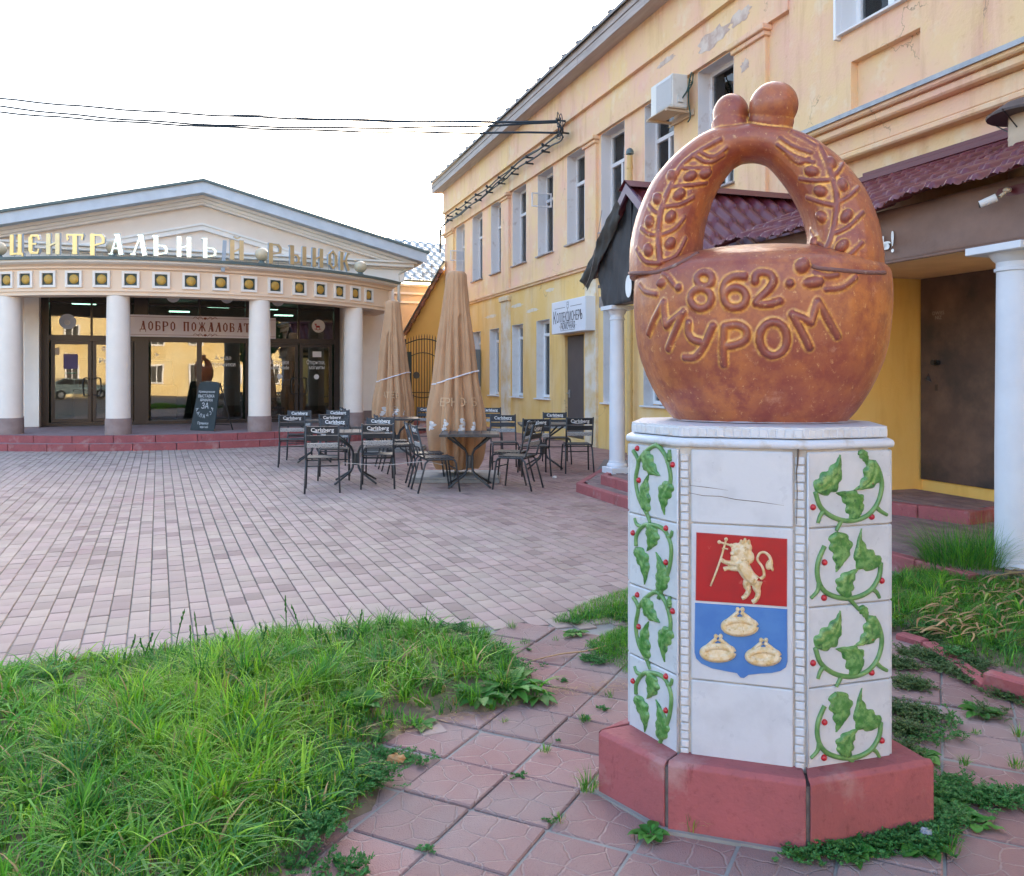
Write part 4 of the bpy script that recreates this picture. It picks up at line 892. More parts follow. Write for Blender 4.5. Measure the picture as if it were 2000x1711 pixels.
# stepped platform of the market
def arc_kerb(r, z0, z1, w, th0, th1, n, name='kerb_stone'):
    for i in range(n):
        a = th0 + (th1 - th0) * i / n + .0012; c = th0 + (th1 - th0) * (i + 1) / n - .0012; b = MB(); pts = []
        for t in (a, (a + c) / 2, c): pts.append(arc(t, r))
        for t in (c, (a + c) / 2, a): pts.append(arc(t, r - w))
        b.prism(pts, z0, z1 + .002 * (i % 2)); b.build(name, M_red, mk)
arc_kerb(6.55, .12, .28, .14, -1.25, 1.25, 20); arc_kerb(6.98, -.03, .14, .14, -1.25, 1.25, 21)
M_mkfl = mat('market_step_paving', (.30, .20, .20), .85, (.36, .27, .27), 4, bump=.2)
for (r, z) in ((6.42, .275), (6.85, .132)):
    b = MB(); n = 40; pts = [arc(-1.25 + 2.5 * i / n, r) for i in range(n + 1)]; pts += [(pts[-1][0], .5), (pts[0][0], .5)]; b.prism(pts, -.04, z); b.build('platform', M_mkfl, mk)

# ---- back wing with blue-grey tiled roof, fire wall, gate
bw_ = empty('rear_wing', MO, MK_RZ, label='rear wing with a shiny blue-grey tiled roof behind the market hall', cat='building')
M_bt = mat('blue_grey_roof_tile', (.16, .22, .25), .22, (.22, .28, .30), 4, spec=.8)
RD = 7.0
e0 = mpl(790, 549, RD); 
b = MB(); b.box(5.21, 13.5, RD, RD + 5, -.05, e0.z - .1); b.build('wall', mat('wing_wall', (.62, .50, .36), .8, (.56, .45, .33), 2), bw_)
b = MB()
for z_ in (.12, .42, .75): b.bbox(5.25, 13.6, RD - .14 + z_ * .1, RD, e0.z - z_ - .08, e0.z - z_, .01)
b.build('cornice', M_mk2, bw_)
top = mpl(800, 462, RD + 3.5)
tile_roof('roof', (5.6, RD + 4.2, top.z + .1), (13.2, RD + 4.2, top.z - .25), (13.8, RD - .4, e0.z), (5.8, RD - .4, e0.z), bw_, 300, 60, 22, 9, amp=.03, step=.05, m=M_bt)
b = MB(); b.box(5.7, 13.5, RD + 4.25, RD + 8, e0.z - 1, e0.z); b.build('wall', M_mk, bw_)
b = MB(); b.tube([(5.9, RD - .35, e0.z - .02), (13.8, RD - .35, e0.z - .02)], .05, 8); b.build('gutter', M_greenmetal, bw_)
q = mpl(826, 530, RD); b = MB()
for x_ in (0, .35, 1.1): b.tube([(q.x + x_, RD, e0.z + .1), (q.x + x_, RD, e0.z + .7)], .012, 5)
for z_ in (.35, .6): b.tube([(q.x, RD, e0.z + z_), (q.x + 1.1, RD, e0.z + z_)], .01, 5)
b.build('snow_guard', M_black, bw_)
q = mpl(757, 455, RD + 4); b = MB(); b.tube([(0, 0, -.5), (0, 0, .62)], .012, 5); b.tube([(-.06, 0, .5), (.06, 0, .5)], .008, 4); b.tube([(-.1, 0, .35), (.1, 0, .35)], .008, 4)
o = b.build('antenna', M_steel); o.location = MW(q.x, RD + 4, q.z); tag(o, 'thin rooftop antenna rising above the blue-grey tiled roof', 'antenna')
# yellow lean-to wall with stepped brick coping
fwY = 30.3
fa = aty(793, 655, fwY); fb = aty(865, 528, fwY)
fw = empty('lean_to', (fa.x, fwY, 0), 0, label='bright yellow sloping lean-to wall with a brick and board verge beside the gate', cat='wall')
b = MB(); wd_ = (fb.x + 1.6) - fa.x; hx = fb.x - fa.x
b.add([(0, 0, 0), (wd_, 0, 0), (wd_, 0, fb.z), (hx, 0, fb.z), (0, 0, fa.z), (0, .3, 0), (wd_, .3, 0), (wd_, .3, fb.z), (hx, .3, fb.z), (0, .3, fa.z)], [(0, 1, 2, 3, 4), (9, 8, 7, 6, 5), (0, 4, 9, 5), (4, 3, 8, 9), (3, 2, 7, 8)])
b.build('wall', mat('bright_yellow_plaster', (.74, .46, .13), .85, (.70, .42, .12), 1, bump=.2), fw)
ln = Vector((hx, 0, fb.z - fa.z)); L_ = ln.length; ang = math.atan2(ln.z, ln.x); M_vb = mat('verge_brick', (.30, .13, .07), .85, (.16, .08, .05), 6, rnd_val=.35)
n = 16
for k in range(n):
    b = MB(); b.bbox(L_ * k / n + .004, L_ * (k + 1) / n - .004, -.35 - .04 * (k % 2), .3, -.02 - .025 * (k % 2), .07, .004, Matrix.Translation((0, 0, fa.z)) @ Matrix.Rotation(-ang, 4, 'Y')); b.build('verge_board', M_vb, fw)
b = MB(); b.bbox(-.1, L_ + .3, -.45, .35, .075, .1, .004, Matrix.Translation((0, 0, fa.z)) @ Matrix.Rotation(-ang, 4, 'Y')); b.build('roof_sheet', M_greenmetal, fw)
gY = 27.0; g0 = aty(792, 655, gY); g1 = aty(866, 655, gY)
gt = empty('iron_gate', (g0.x, gY, 0), 0, label='black wrought iron gate with a ring of bars beside the small umbrella', cat='gate')
gw = g1.x - g0.x
for k in range(15):
    x_ = gw * k / 14; b = MB(); zt_ = 2.62 + .16 * math.sin(PI * k / 14); b.tube([(x_, 0, .1), (x_, 0, zt_)], .013, 6); b.tube([(x_, 0, zt_), (x_, 0, zt_ + .1)], [.016, .002], 6); b.build('bar', M_black, gt)
b = MB(); b.tube([(0, 0, .15), (gw, 0, .15)], .022, 6); b.tube([(gw * k / 14, 0, 2.55 + .16 * math.sin(PI * k / 14)) for k in range(15)], .02, 6); b.tube([(0, 0, .1), (0, 0, 2.7)], .03, 6); b.tube([(gw, 0, .1), (gw, 0, 2.7)], .03, 6); b.tube([(0, 0, 1.0), (gw, 0, 1.0)], .015, 6); b.build('frame', M_black, gt)
b = MB(); b.tube([(gw * .46 + .72 * math.cos(a), -.02, 1.55 + .72 * math.sin(a)) for a in [2 * PI * k / 32 for k in range(33)]], .016, 6, caps=False); b.build('ring', M_black, gt)
b = MB(); b.lathe([(.11, -.015), (.11, .015)], 20); o = b.build('disc', M_black, gt); o.location = (.35, -.03, 1.55); o.rotation_euler = (PI / 2, 0, 0)
b = MB(); b.bbox(.02, .2, -.04, -.01, 1.0, 2.3, .004); b.build('sheet_panel', mat('dark_green_sheet', (.02, .035, .035), .6), gt)

# ---- street behind the camera, seen only in the glass of the entrance
rb = empty('street_building', (10, -24, 0), .42, label='long yellow street building with white windows reflected in the market glass', cat='building')
b = MB(); wall_holes(b, -26, 26, -.05, 6.4, [], .0); b.box(-26, 26, -9, -.01, -.05, 6.4); b.build('wall', mat('street_yellow', (.62, .44, .18), .85, (.66, .54, .32), .4), rb)
b = MB(); b.box(-26.3, 26.3, -9.5, .5, 6.41, 6.7); b.add([(-26.3, .5, 6.7), (26.3, .5, 6.7), (26.3, -4.5, 9.0), (-26.3, -4.5, 9.0)], [(0, 1, 2, 3)]); b.build('roof', mat('street_roof', (.24, .10, .07), .7), rb)
wf = None
for k in range(17):
    for z_ in (.9, 4.0):
        if wf is None:
            b = MB(); b.box(-.55, .55, .001, .06, 0, 1.6); wf = b.build('window', M_white, rb); wf.location = (-24 + k * 3, 0, z_)
            b = MB(); b.box(-.42, -.04, .061, .07, .12, 1.48); b.box(.04, .42, .061, .07, .12, 1.48); wp = b.build('pane', M_dark, wf)
        else: w2 = inst(wf, rb, (-24 + k * 3, 0, z_)); inst(wp, w2)

def mirror(px, py, Yv, z=None):      # where a thing must stand to show in the entrance glass at this spot
    P = CAM + ray(px, py) * Yv; k = (P - MO).dot(mD); P = P - mD * (2 * k); P.z = 0 if z is None else z; return P
tp_ = mirror(500, 730, 52); tr = empty('street_tree', tp_, 0, label='round green street tree reflected in the entrance glass of the hall', cat='tree')
b = MB(); b.tube(spline([(0, 0, -.05), (.1, 0, 1.2), (0, .1, 2.6), (.2, 0, 4)], 3), [.16, .15, .14, .13, .12, .11, .1, .09, .08, .06], 8); b.tube([(0, .05, 2.0), (.8, .3, 3.4)], [.08, .03], 6); b.tube([(0, 0, 2.2), (-.8, -.2, 3.6)], [.08, .03], 6); b.build('trunk', mat('bark', (.12, .09, .07), .9), tr)
r_ = random.Random(6); b = MB()
for _ in range(3200):
    a, e_, q = r_.uniform(0, 6.28), r_.uniform(-1, 1), r_.random() ** .4; c = Vector((1.7 * q * math.cos(a) * math.sqrt(1 - e_ * e_), 1.7 * q * math.sin(a) * math.sqrt(1 - e_ * e_), 4.0 + 1.6 * q * e_ + .3 * math.sin(a * 3)))
    u_ = Vector((r_.uniform(-1, 1), r_.uniform(-1, 1), r_.uniform(-1, 1))).normalized() * .13; w_ = u_.orthogonal().normalized() * .08; b.quad(c - u_, c + w_, c + u_, c - w_)
b.build('crown', mat('street_leaf', (.05, .12, .03), .7, (.10, .18, .04), 3, island=True, rnd_val=.3), tr)
cp_ = mirror(150, 752, 58); car = empty('parked_car', cp_, .1, label='pale green-grey parked hatchback reflected in the left entrance door', cat='car')
M_car = mat('car_paint', (.30, .36, .34), .3, coat=.6)
b = MB(); side = [(-2.0, .35), (2.0, .35), (2.05, .7), (1.95, .9), (1.0, 1.0), (.45, 1.42), (-1.1, 1.45), (-1.75, 1.0), (-2.05, .9)]
b.prism(side, -.8, .8, Matrix.Rotation(PI / 2, 4, 'X')); b.build('body', M_car, car)
for s_ in (-1, 1):
    for x_ in (-1.25, 1.3): b = MB(); b.tube([(x_, s_ * .70, .32), (x_, s_ * .83, .32)], .32, 20); w_ = b.build('wheel', M_black, car); b = MB(); b.tube([(x_, s_ * .82, .32), (x_, s_ * .845, .32)], .18, 14); b.build('rim', M_steel, w_)
    b = MB(); M_ = Matrix.Translation((0, s_ * .803, 0)) @ Matrix.Rotation(PI / 2, 4, 'X'); b.prism([(-1.55, 1.0), (-.35, 1.0), (-.35, 1.36), (-1.05, 1.36)], -.004, .004, M_); b.build('side_window', M_dark, car); b = MB(); b.prism([(-.28, 1.0), (.85, 1.0), (.4, 1.36), (-.28, 1.36)], -.004, .004, M_); b.build('side_window', M_dark, car)
# ================================================================ PLAZA PAVING
def pip(poly, X, Y):
    c = np.zeros(np.shape(X), bool); n = len(poly)
    for i in range(n):
        x1, y1 = poly[i]; x2, y2 = poly[(i + 1) % n]
        with np.errstate(divide='ignore', invalid='ignore'):
            c ^= ((y1 > Y) != (y2 > Y)) & (X < (x2 - x1) * (Y - y1) / (y2 - y1 + 1e-12) + x1)
    return c
plaza = tag(empty('plaza', (0, 0, 0)), kind='structure')
b = MB(); b.quad((-40, 3.0, -.012), (9, 3.0, -.012), (9, 40, -.012), (-40, 40, -.012))
b.build('joint_bed', mat('joint_sand', (.17, .175, .15), .95, (.22, .21, .18), 3, col3=(.12, .13, .10), scale3=.8), plaza)
pd = Vector((-.3863, .9224)); pe = Vector((.9224, .3863)); PL, PW = .192, .118
pav = []
for i in range(-210, 190):
    jo = rnd.random() * .5 if i % 3 else 0
    off = (i % 2) * .5 + rnd.uniform(-.12, .12)
    for j in range(-30, 200):
        c = pe * (i * PW) + pd * ((j + off) * PL) + Vector((0, 4.0))
        if c.y < 3.6 or c.y > 34: continue
        q = c.x / c.y
        if q < -.75 or q > .32: continue
        if c.x + .339 * c.y > 7.9: continue
        if c.x > -.35 and c.y < 5.08: continue
        if c.x > 1.0 and c.y < 5.08: continue
        pav.append(c)
def grass_top(px): return float(np.interp(px, [0, 300, 560, 800, 950, 1225], [1312, 1268, 1235, 1208, 1232, 1222]))
def vis(c):
    px = CXP + FPX * c.x / c.y; py = HOR + FPX * CAMH / c.y
    return 0 < px < 1226 and py < grass_top(px)
M_pav = dict(col=(.43, .34, .30), rough=.8, col2=(.37, .285, .25), scale=1.2, lo=.35, hi=.65, bump=.25, bscale=45, bdist=.004, coord='Object', rnd_val=.09, spec=.25)
M_pavI = mat('paver', island=False, **M_pav)
M_pavS = mat('paver_field', island=True, **{**M_pav, 'col3': (.36, .22, .21), 'scale3': .35, 'lo3': .62, 'hi3': .75})
for M_ in (M_pavI, M_pavS):      # redder pavers towards the hall and the yellow building
    N = M_.node_tree.nodes; L = M_.node_tree.links; bs_ = N['Principled BSDF']; src_ = bs_.inputs['Base Color'].links[0].from_socket
    ge = N.new('ShaderNodeNewGeometry'); sp = N.new('ShaderNodeSeparateXYZ'); L.new(ge.outputs['Position'], sp.inputs[0])
    nz_ = N.new('ShaderNodeTexNoise'); nz_.inputs['Scale'].default_value = .7; nz_.inputs['Detail'].default_value = 5; L.new(ge.outputs['Position'], nz_.inputs[0])
    def M2(op, a, c):
        x = N.new('ShaderNodeMath'); x.operation = op
        for k, q in ((0, a), (1, c)):
            if isinstance(q, (int, float)): x.inputs[k].default_value = q
            else: L.new(q, x.inputs[k])
        return x.outputs[0]
    v_ = M2('ADD', M2('ADD', sp.outputs[1], M2('MULTIPLY', sp.outputs[0], 1.9)), M2('MULTIPLY', nz_.outputs[0], 9.0)); r_ = N.new('ShaderNodeMapRange'); r_.inputs[1].default_value = 9.5; r_.inputs[2].default_value = 19; r_.inputs[4].default_value = .85; L.new(v_, r_.inputs[0])
    mx_ = N.new('ShaderNodeMix'); mx_.data_type = 'RGBA'; mx_.blend_type = 'MULTIPLY'; L.new(r_.outputs[0], mx_.inputs[0]); L.new(src_, mx_.inputs[6]); mx_.inputs[7].default_value = (.80, .56, .54, 1)
    if M_ is M_pavI: g2 = N.new('ShaderNodeObjectInfo'); rs_ = g2.outputs['Random']
    else: g2 = N.new('ShaderNodeNewGeometry'); rs_ = g2.outputs['Random Per Island']
    q_ = M2('LESS_THAN', M2('FRACT', M2('MULTIPLY', rs_, 13.7), 0), .11); m4 = N.new('ShaderNodeMix'); m4.data_type = 'RGBA'; m4.blend_type = 'MULTIPLY'; L.new(q_, m4.inputs[0]); L.new(mx_.outputs[2], m4.inputs[6]); m4.inputs[7].default_value = (.78, .76, .77, 1); L.new(m4.outputs[2], bs_.inputs['Base Color'])
order = sorted(range(len(pav)), key=lambda k: (not vis(pav[k]), pav[k].y)); near = set(order[:300])
def paver_v(c, jx=0.0):
    z = rnd.uniform(-.002, .002); a = rnd.uniform(-.012, .012); ca, sa = math.cos(a), math.sin(a); tx, ty = rnd.uniform(-.012, .012), rnd.uniform(-.012, .012)
    e = pe * ca + pd * sa; d = pd * ca - pe * sa; hx, hy = PW / 2 - .0036, PL / 2 - .0042
    out = []
    for (g, dz) in ((0, 0), (.0035, -.006)):
        for sx_, sy_ in ((-1, -1), (1, -1), (1, 1), (-1, 1)):
            p = c + e * sx_ * (hx - .0035 + g) + d * sy_ * (hy - .0035 + g); out.append((p.x, p.y, z + dz + (sx_ * tx + sy_ * ty) * .1 - .004 * 0))
    return out
PF = [(0, 1, 2, 3), (0, 4, 5, 1), (1, 5, 6, 2), (2, 6, 7, 3), (3, 7, 4, 0)]
bst = MB(); bi = MB()
bi.bbox(-PW / 2 + .0036, PW / 2 - .0032, -PL / 2 + .0036, PL / 2 - .0036, -.05, 0, .0035)
pz = math.atan2(pe.y, pe.x); proto = None
for k, c in enumerate(pav):
    if k in near:
        if proto is None: proto = bi.build('paver', M_pavI, plaza); o = proto
        else: o = inst(proto, plaza)
        o.location = (c.x, c.y, rnd.uniform(-.002, .0015)); o.rotation_euler = (rnd.uniform(-.012, .012), rnd.uniform(-.015, .015), pz + rnd.uniform(-.01, .01))
    else: bst.add(paver_v(c), PF)
tag(bst.build('pavers', M_pavS, plaza), kind='stuff')

# ================================================================ FOOTPATH of embossed tiles
path = tag(empty('path', (0, 0, 0)), kind='structure')
b = MB(); b.quad((-3, .5, -.010), (9, .5, -.010), (9, 5.2, -.010), (-3, 5.2, -.010)); b.build('joint_bed', mat('path_sand', (.24, .235, .22), .95, (.30, .29, .27), 4, bump=.4), path)
def tile_material():
    m = bpy.data.materials.new('embossed_tile'); t, bs = nt(m); N = t.nodes; L = t.links
    bs.inputs['Roughness'].default_value = .8; bs.inputs['Specular IOR Level'].default_value = .35
    tc = N.new('ShaderNodeTexCoord'); n0 = N.new('ShaderNodeTexNoise'); n0.inputs['Scale'].default_value = 16; n0.inputs['Detail'].default_value = 2; L.new(tc.outputs['Object'], n0.inputs['Vector'])
    mp = N.new('ShaderNodeVectorMath'); mp.operation = 'SCALE'; mp.inputs['Scale'].default_value = .035; L.new(n0.outputs['Color'], mp.inputs[0])
    ad = N.new('ShaderNodeVectorMath'); L.new(tc.outputs['Object'], ad.inputs[0]); L.new(mp.outputs[0], ad.inputs[1])
    oi = N.new('ShaderNodeObjectInfo')
    vo = N.new('ShaderNodeTexVoronoi'); vo.voronoi_dimensions = '2D'; vo.feature = 'DISTANCE_TO_EDGE'; vo.inputs['Scale'].default_value = 9.5; vo.inputs['Randomness'].default_value = .85; L.new(ad.outputs[0], vo.inputs['Vector'])
    r = N.new('ShaderNodeMapRange'); r.inputs[1].default_value = .010; r.inputs[2].default_value = .055; r.interpolation_type = 'SMOOTHSTEP'; L.new(vo.outputs['Distance'], r.inputs[0])
    v2 = N.new('ShaderNodeTexVoronoi'); v2.inputs['Scale'].default_value = 260; L.new(tc.outputs['Object'], v2.inputs['Vector'])
    m2 = N.new('ShaderNodeMath'); m2.operation = 'MULTIPLY'; m2.inputs[1].default_value = .55; L.new(v2.outputs['Distance'], m2.inputs[0])
    sm = N.new('ShaderNodeMath'); sm.operation = 'ADD'; L.new(r.outputs[0], sm.inputs[0]); L.new(m2.outputs[0], sm.inputs[1])
    bp = N.new('ShaderNodeBump'); bp.inputs['Strength'].default_value = .9; bp.inputs['Distance'].default_value = .0045; L.new(sm.outputs[0], bp.inputs['Height']); L.new(bp.outputs[0], bs.inputs['Normal'])
    mx = N.new('ShaderNodeMix'); mx.data_type = 'RGBA'; mx.inputs[6].default_value = (.40, .27, .245, 1); mx.inputs[7].default_value = (.32, .18, .165, 1); L.new(r.outputs[0], mx.inputs[0])
    ge = N.new('ShaderNodeNewGeometry'); n3 = N.new('ShaderNodeTexNoise'); n3.inputs['Scale'].default_value = 1.3; n3.inputs['Detail'].default_value = 6; L.new(ge.outputs['Position'], n3.inputs['Vector'])
    r3 = N.new('ShaderNodeMapRange'); r3.inputs[1].default_value = .42; r3.inputs[2].default_value = .70; r3.inputs[4].default_value = .8; L.new(n3.outputs[0], r3.inputs[0])
    m3 = N.new('ShaderNodeMix'); m3.data_type = 'RGBA'; L.new(r3.outputs[0], m3.inputs[0]); L.new(mx.outputs[2], m3.inputs[6]); m3.inputs[7].default_value = (.34, .285, .27, 1)
    h = N.new('ShaderNodeHueSaturation'); rr = N.new('ShaderNodeMapRange'); rr.inputs[3].default_value = .80; rr.inputs[4].default_value = 1.08; L.new(oi.outputs['Random'], rr.inputs[0]); L.new(rr.outputs[0], h.inputs['Value']); L.new(m3.outputs[2], h.inputs['Color'])
    L.new(h.outputs[0], bs.inputs['Base Color']); return m
M_emb = tile_material()
TS = .2925; ta = math.radians(-26.7); te = Vector((math.cos(ta), math.sin(ta))); tn = Vector((-te.y, te.x)); D0 = gp(829, 1661); 
bt = MB(); bt.bbox(-TS / 2 + .004, TS / 2 - .004, -TS / 2 + .004, TS / 2 - .004, -.05, 0, .005); tp = None
GP_L = [(-150, 1322), (0, 1314), (150, 1300), (300, 1285), (560, 1245), (800, 1222), (940, 1236), (1010, 1290), (1070, 1362), (960, 1390), (850, 1400), (760, 1440), (690, 1478), (742, 1560), (680, 1600), (600, 1650), (540, 1725), (480, 1950), (-700, 1950)]
BED = [(gp(*p).x, gp(*p).y) for p in GP_L]
BEDi = [(gp(px, py).x, gp(px, py).y) for px, py in [(-150, 1345), (300, 1305), (560, 1265), (800, 1245), (930, 1260), (1000, 1330), (950, 1370), (840, 1378), (740, 1415), (660, 1478), (690, 1560), (560, 1640), (500, 1725), (430, 1950), (-700, 1950)]]
BEDc = [(gp(px, py).x, gp(px, py).y) for px, py in [(-150, 1400), (300, 1350), (560, 1310), (760, 1300), (700, 1370), (560, 1440), (520, 1560), (400, 1711), (330, 1950), (-700, 1950)]]
for i in range(-14, 22):
    for j in range(-14, 20):
        gx = .004 * (j % 3)
        c = Vector((D0.x, D0.y)) + te * ((i + .5) * TS + gx) + tn * ((j + .5) * (TS + .004))
        if not (1.35 < c.y < 5.2) or c.x > 4.2 or c.x < -1.7: continue
        if c.y > 5.06 and True: continue
        if c.x < 1.0 and c.y > 5.0: continue
        if bool(pip(BEDc, np.array([c.x]), np.array([c.y]))[0]): continue
        if abs(c.x / c.y) > .75: continue
        if tp is None: tp = bt.build('paving_tile', M_emb, path); o = tp
        else: o = inst(tp, path)
        o.location = (c.x + rnd.uniform(-.0015, .0015), c.y + rnd.uniform(-.0015, .0015), rnd.uniform(-.008, .002)); o.rotation_euler = (rnd.uniform(-.016, .016), rnd.uniform(-.016, .016), ta + rnd.uniform(-.012, .012) + (PI / 2) * rnd.choice((0, 0, 1, 2, 3)))

# ================================================================ TILED PEDESTAL
def C2(x, y): return (1140 + x * .5325, 800 + y * .5325)
def C1(x, y): return (1140 + x * .42663, 130 + y * .42663)
PC = Vector((.87, 3.21, 0))
Q = [(.427, 3.12), (.565, 2.870), (.959, 2.746), (1.280, 2.843), (1.36, 3.18), (1.25, 3.50), (.90, 3.62), (.52, 3.46)]
PZ0, PZ1 = .222, 1.265
ped = empty('sculpture_pedestal', PC, 0, label='white tiled octagonal pedestal with green vine reliefs, a crest and a red plinth', cat='pedestal')
def grown(poly, k, c=PC): return [((x - c.x) * k, (y - c.y) * k) for x, y in poly]
def offpoly(poly, d):            # offset a closed polygon outward by d, local to the pedestal
    n = len(poly); out = []
    for i in range(n):
        p0, p1, p2 = [Vector(poly[j % n]) for j in (i - 1, i, i + 1)]
        e0 = (p1 - p0).normalized(); e1 = (p2 - p1).normalized(); n0 = Vector((e0.y, -e0.x)); n1 = Vector((e1.y, -e1.x))
        bs_ = (n0 + n1).normalized(); k = d / max(bs_.dot(n0), .3); q = p1 + bs_ * k; out.append((q.x - PC.x, q.y - PC.y))
    return out
M_grout = mat('old_grout', (.60, .56, .51), .9, (.46, .40, .34), 12, bump=.4, bscale=60)
M_glaze = mat('white_glazed_tile', (.56, .58, .62), .3, (.47, .49, .53), 9, lo=.45, hi=.75, coat=.25, bump=.12, bscale=70, bdist=.004, col3=(.46, .42, .38), scale3=3.0, lo3=.64, hi3=.80, rvar=.1)
M_cap = mat('worn_white_glaze', (.58, .60, .65), .45, (.45, .41, .37), 14, lo=.55, hi=.72, bump=.4, bscale=80, bdist=.004)
b = MB(); b.prism(offpoly(Q, -.012), .0, 1.27); b.build('core', M_grout, ped)
# crown: roll moulding, band of small mosaic pieces, top
b = MB(); poly = []
for (d, z) in ((-.004, 1.262), (.003, 1.265), (.006, 1.272), (.006, 1.280), (.002, 1.287), (-.007, 1.292)): poly.append([(x, y, z) for x, y in offpoly(Q, d)])
vs = [p for r in poly for p in r]; n = 8; fs = [(i * n + k, i * n + (k + 1) % n, (i + 1) * n + (k + 1) % n, (i + 1) * n + k) for i in range(5) for k in range(n)] + [tuple(range(n))[::-1], tuple(5 * n + k for k in range(n))]
b.add(vs, fs); b.build('moulding', M_cap, ped, smooth=True, sharp=50)
b = MB(); b.prism(offpoly(Q, -.015), 1.2965, 1.333); b.build('cap', M_cap, ped)
class Face:
    def __init__(s, a, c):
        s.a = Vector((*a, 0)); s.c = Vector((*c, 0)); s.u = (s.c - s.a).normalized(); s.n = Vector((s.u.y, -s.u.x, 0)); s.w = (s.c - s.a).length
    def uv(s, px, py): p = onpl(px, py, s.a, s.n); return ((p - s.a).dot(s.u), p.z)
    def P(s, u, z, h=0.0): p = s.a + s.u * u + s.n * h; return Vector((p.x - PC.x, p.y - PC.y, z))
FC = [Face(Q[i], Q[(i + 1) % 8]) for i in range(8)]
def fbox(b, F, u0, u1, z0, z1, h0, h1, c=.003):
    M = Matrix(((F.u.x, -F.n.x, 0, F.a.x - PC.x), (F.u.y, -F.n.y, 0, F.a.y - PC.y), (0, 0, 1, 0), (0, 0, 0, 1)))
    b.bbox(u0, u1, -h1, -h0, z0, z1, c, M)
mos = mat('mosaic_piece', (.58, .60, .64), .4, (.50, .46, .42), 30, lo=.5, hi=.8, coat=.2)
for k, F in enumerate(FC):
    n = max(4, int(F.w / .028))
    for i in range(n):
        b = MB(); u0 = .012 + (F.w - .024) * i / n; fbox(b, F, u0 + .0015, u0 + (F.w - .024) / n - .0015, 1.298, 1.326, -.022, -.0125, .002); b.build('mosaic_tile', mos, ped)
# leaf relief
def leaf_relief(b, F, base, tip, wid, bend=.15, hmax=.013, nl=22, nt_=12, rough=.22, seed=0):
    r = random.Random(seed); bu, bz = F.uv(*base); tu, tz = F.uv(*tip); A = Vector((bu, tz * 0 + bz)); B = Vector((tu, tz)); d = B - A; L_ = d.length; d.normalize(); nn = Vector((-d.y, d.x)); vs = []
    for i in range(nl + 1):
        s = i / nl; c = A + d * (s * L_) + nn * (bend * L_ * (math.sin(PI * s) - .9 * s ** 5))
        prof = (math.sin(PI * min(1, s * 1.02) ** .75) ** .7 if 0 < s < .98 else .06) * (1 - .35 * s)
        lobe = 1 + rough * 1.6 * abs(math.sin(s * PI * 3.6 + .3)) - rough * 1.05
        for j in range(nt_ + 1):
            t = -1 + 2 * j / nt_; w = wid / 2 * prof * lobe
            p = c + nn * (t * w)
            h = hmax * (1 - abs(t) ** 2.6) ** .6 * (.4 + .6 * min(1, prof * 1.4)) if abs(t) < 1 else -.001
            h -= .0040 * math.exp(-(t / .10) ** 2); h -= .0030 * (math.sin((s * 9 - abs(t) * 2.2) * PI) ** 4) * (1 - math.exp(-(t / .2) ** 2)) * (1 if abs(t) < .95 else 0)
            vs.append(F.P(p.x, p.y, h))
    fs = [(i * (nt_ + 1) + j, i * (nt_ + 1) + j + 1, (i + 1) * (nt_ + 1) + j + 1, (i + 1) * (nt_ + 1) + j) for i in range(nl) for j in range(nt_)]
    b.add(vs, fs)
def vine_relief(b, F, pts, r=.0075, k=5, r1=None):
    q = [F.uv(*C2(*p)) for p in pts]; P = [F.P(u, z, .001) for u, z in q]; P = spline(P, k); n = len(P); rs = [r + ((r1 if r1 is not None else r) - r) * i / (n - 1) for i in range(n)]
    b.tube(P, rs, 8)
M_leaf = mat('green_relief_paint', (.05, .19, .035), .38, (.16, .33, .10), 45, lo=.42, hi=.60, coat=.3, col3=(.020, .10, .03), scale3=60, lo3=.55, hi3=.7)
M_vine = mat('green_vine_paint', (.07, .20, .05), .38, (.15, .30, .10), 30, coat=.3)
M_berry = mat('red_berry_paint', (.45, .008, .02), .3, coat=.4)
def shift(L_, dx, dy): return [(x + dx, y + dy) for x, y in L_]
RA = dict(v=[[(848, 300), (868, 358), (915, 395), (975, 408), (1035, 390), (1075, 345), (1092, 280), (1082, 225), (1062, 190)]], tails=[[(878, 372), (866, 390), (858, 416)], [(1068, 352), (1088, 372), (1112, 386)], [(945, 402), (935, 425), (925, 445)]],
          lv=[((850, 300), (950, 178), .125, -.12), ((1062, 185), (1006, 305), .115, .18), ((1003, 400), (938, 292), .125, -.18), ((1010, 150), (1040, 200), .05, .1)], be=[(1055, 268), (840, 358), (1055, 393)])
RB = dict(v=[[(882, 500), (858, 560), (858, 620), (885, 668), (940, 690), (1000, 688), (1052, 660), (1082, 610), (1088, 560)]], tails=[[(862, 635), (856, 665), (832, 692)], [(1052, 655), (1072, 668), (1084, 690)], [(972, 692), (990, 712), (1010, 735)]],
          lv=[((925, 448), (938, 592), .135, .12), ((1085, 570), (998, 458), .125, .22), ((955, 690), (995, 578), .115, .15)], be=[(882, 560), (1092, 627), (880, 690)])
LA = dict(v=[[(183, 150), (202, 190), (193, 255), (205, 325), (236, 385)], [(202, 190), (228, 155), (268, 132), (302, 170), (320, 235), (318, 285)]], tails=[[(308, 195), (318, 170), (314, 148)], [(236, 385), (240, 400), (245, 415)], [(268, 132), (272, 122)]],
          lv=[((222, 150), (276, 250), .11, -.1), ((232, 378), (232, 236), .10, .10), ((322, 268), (288, 376), .105, -.15), ((318, 190), (318, 146), .035, .1)], be=[(198, 142), (328, 202), (204, 259)])
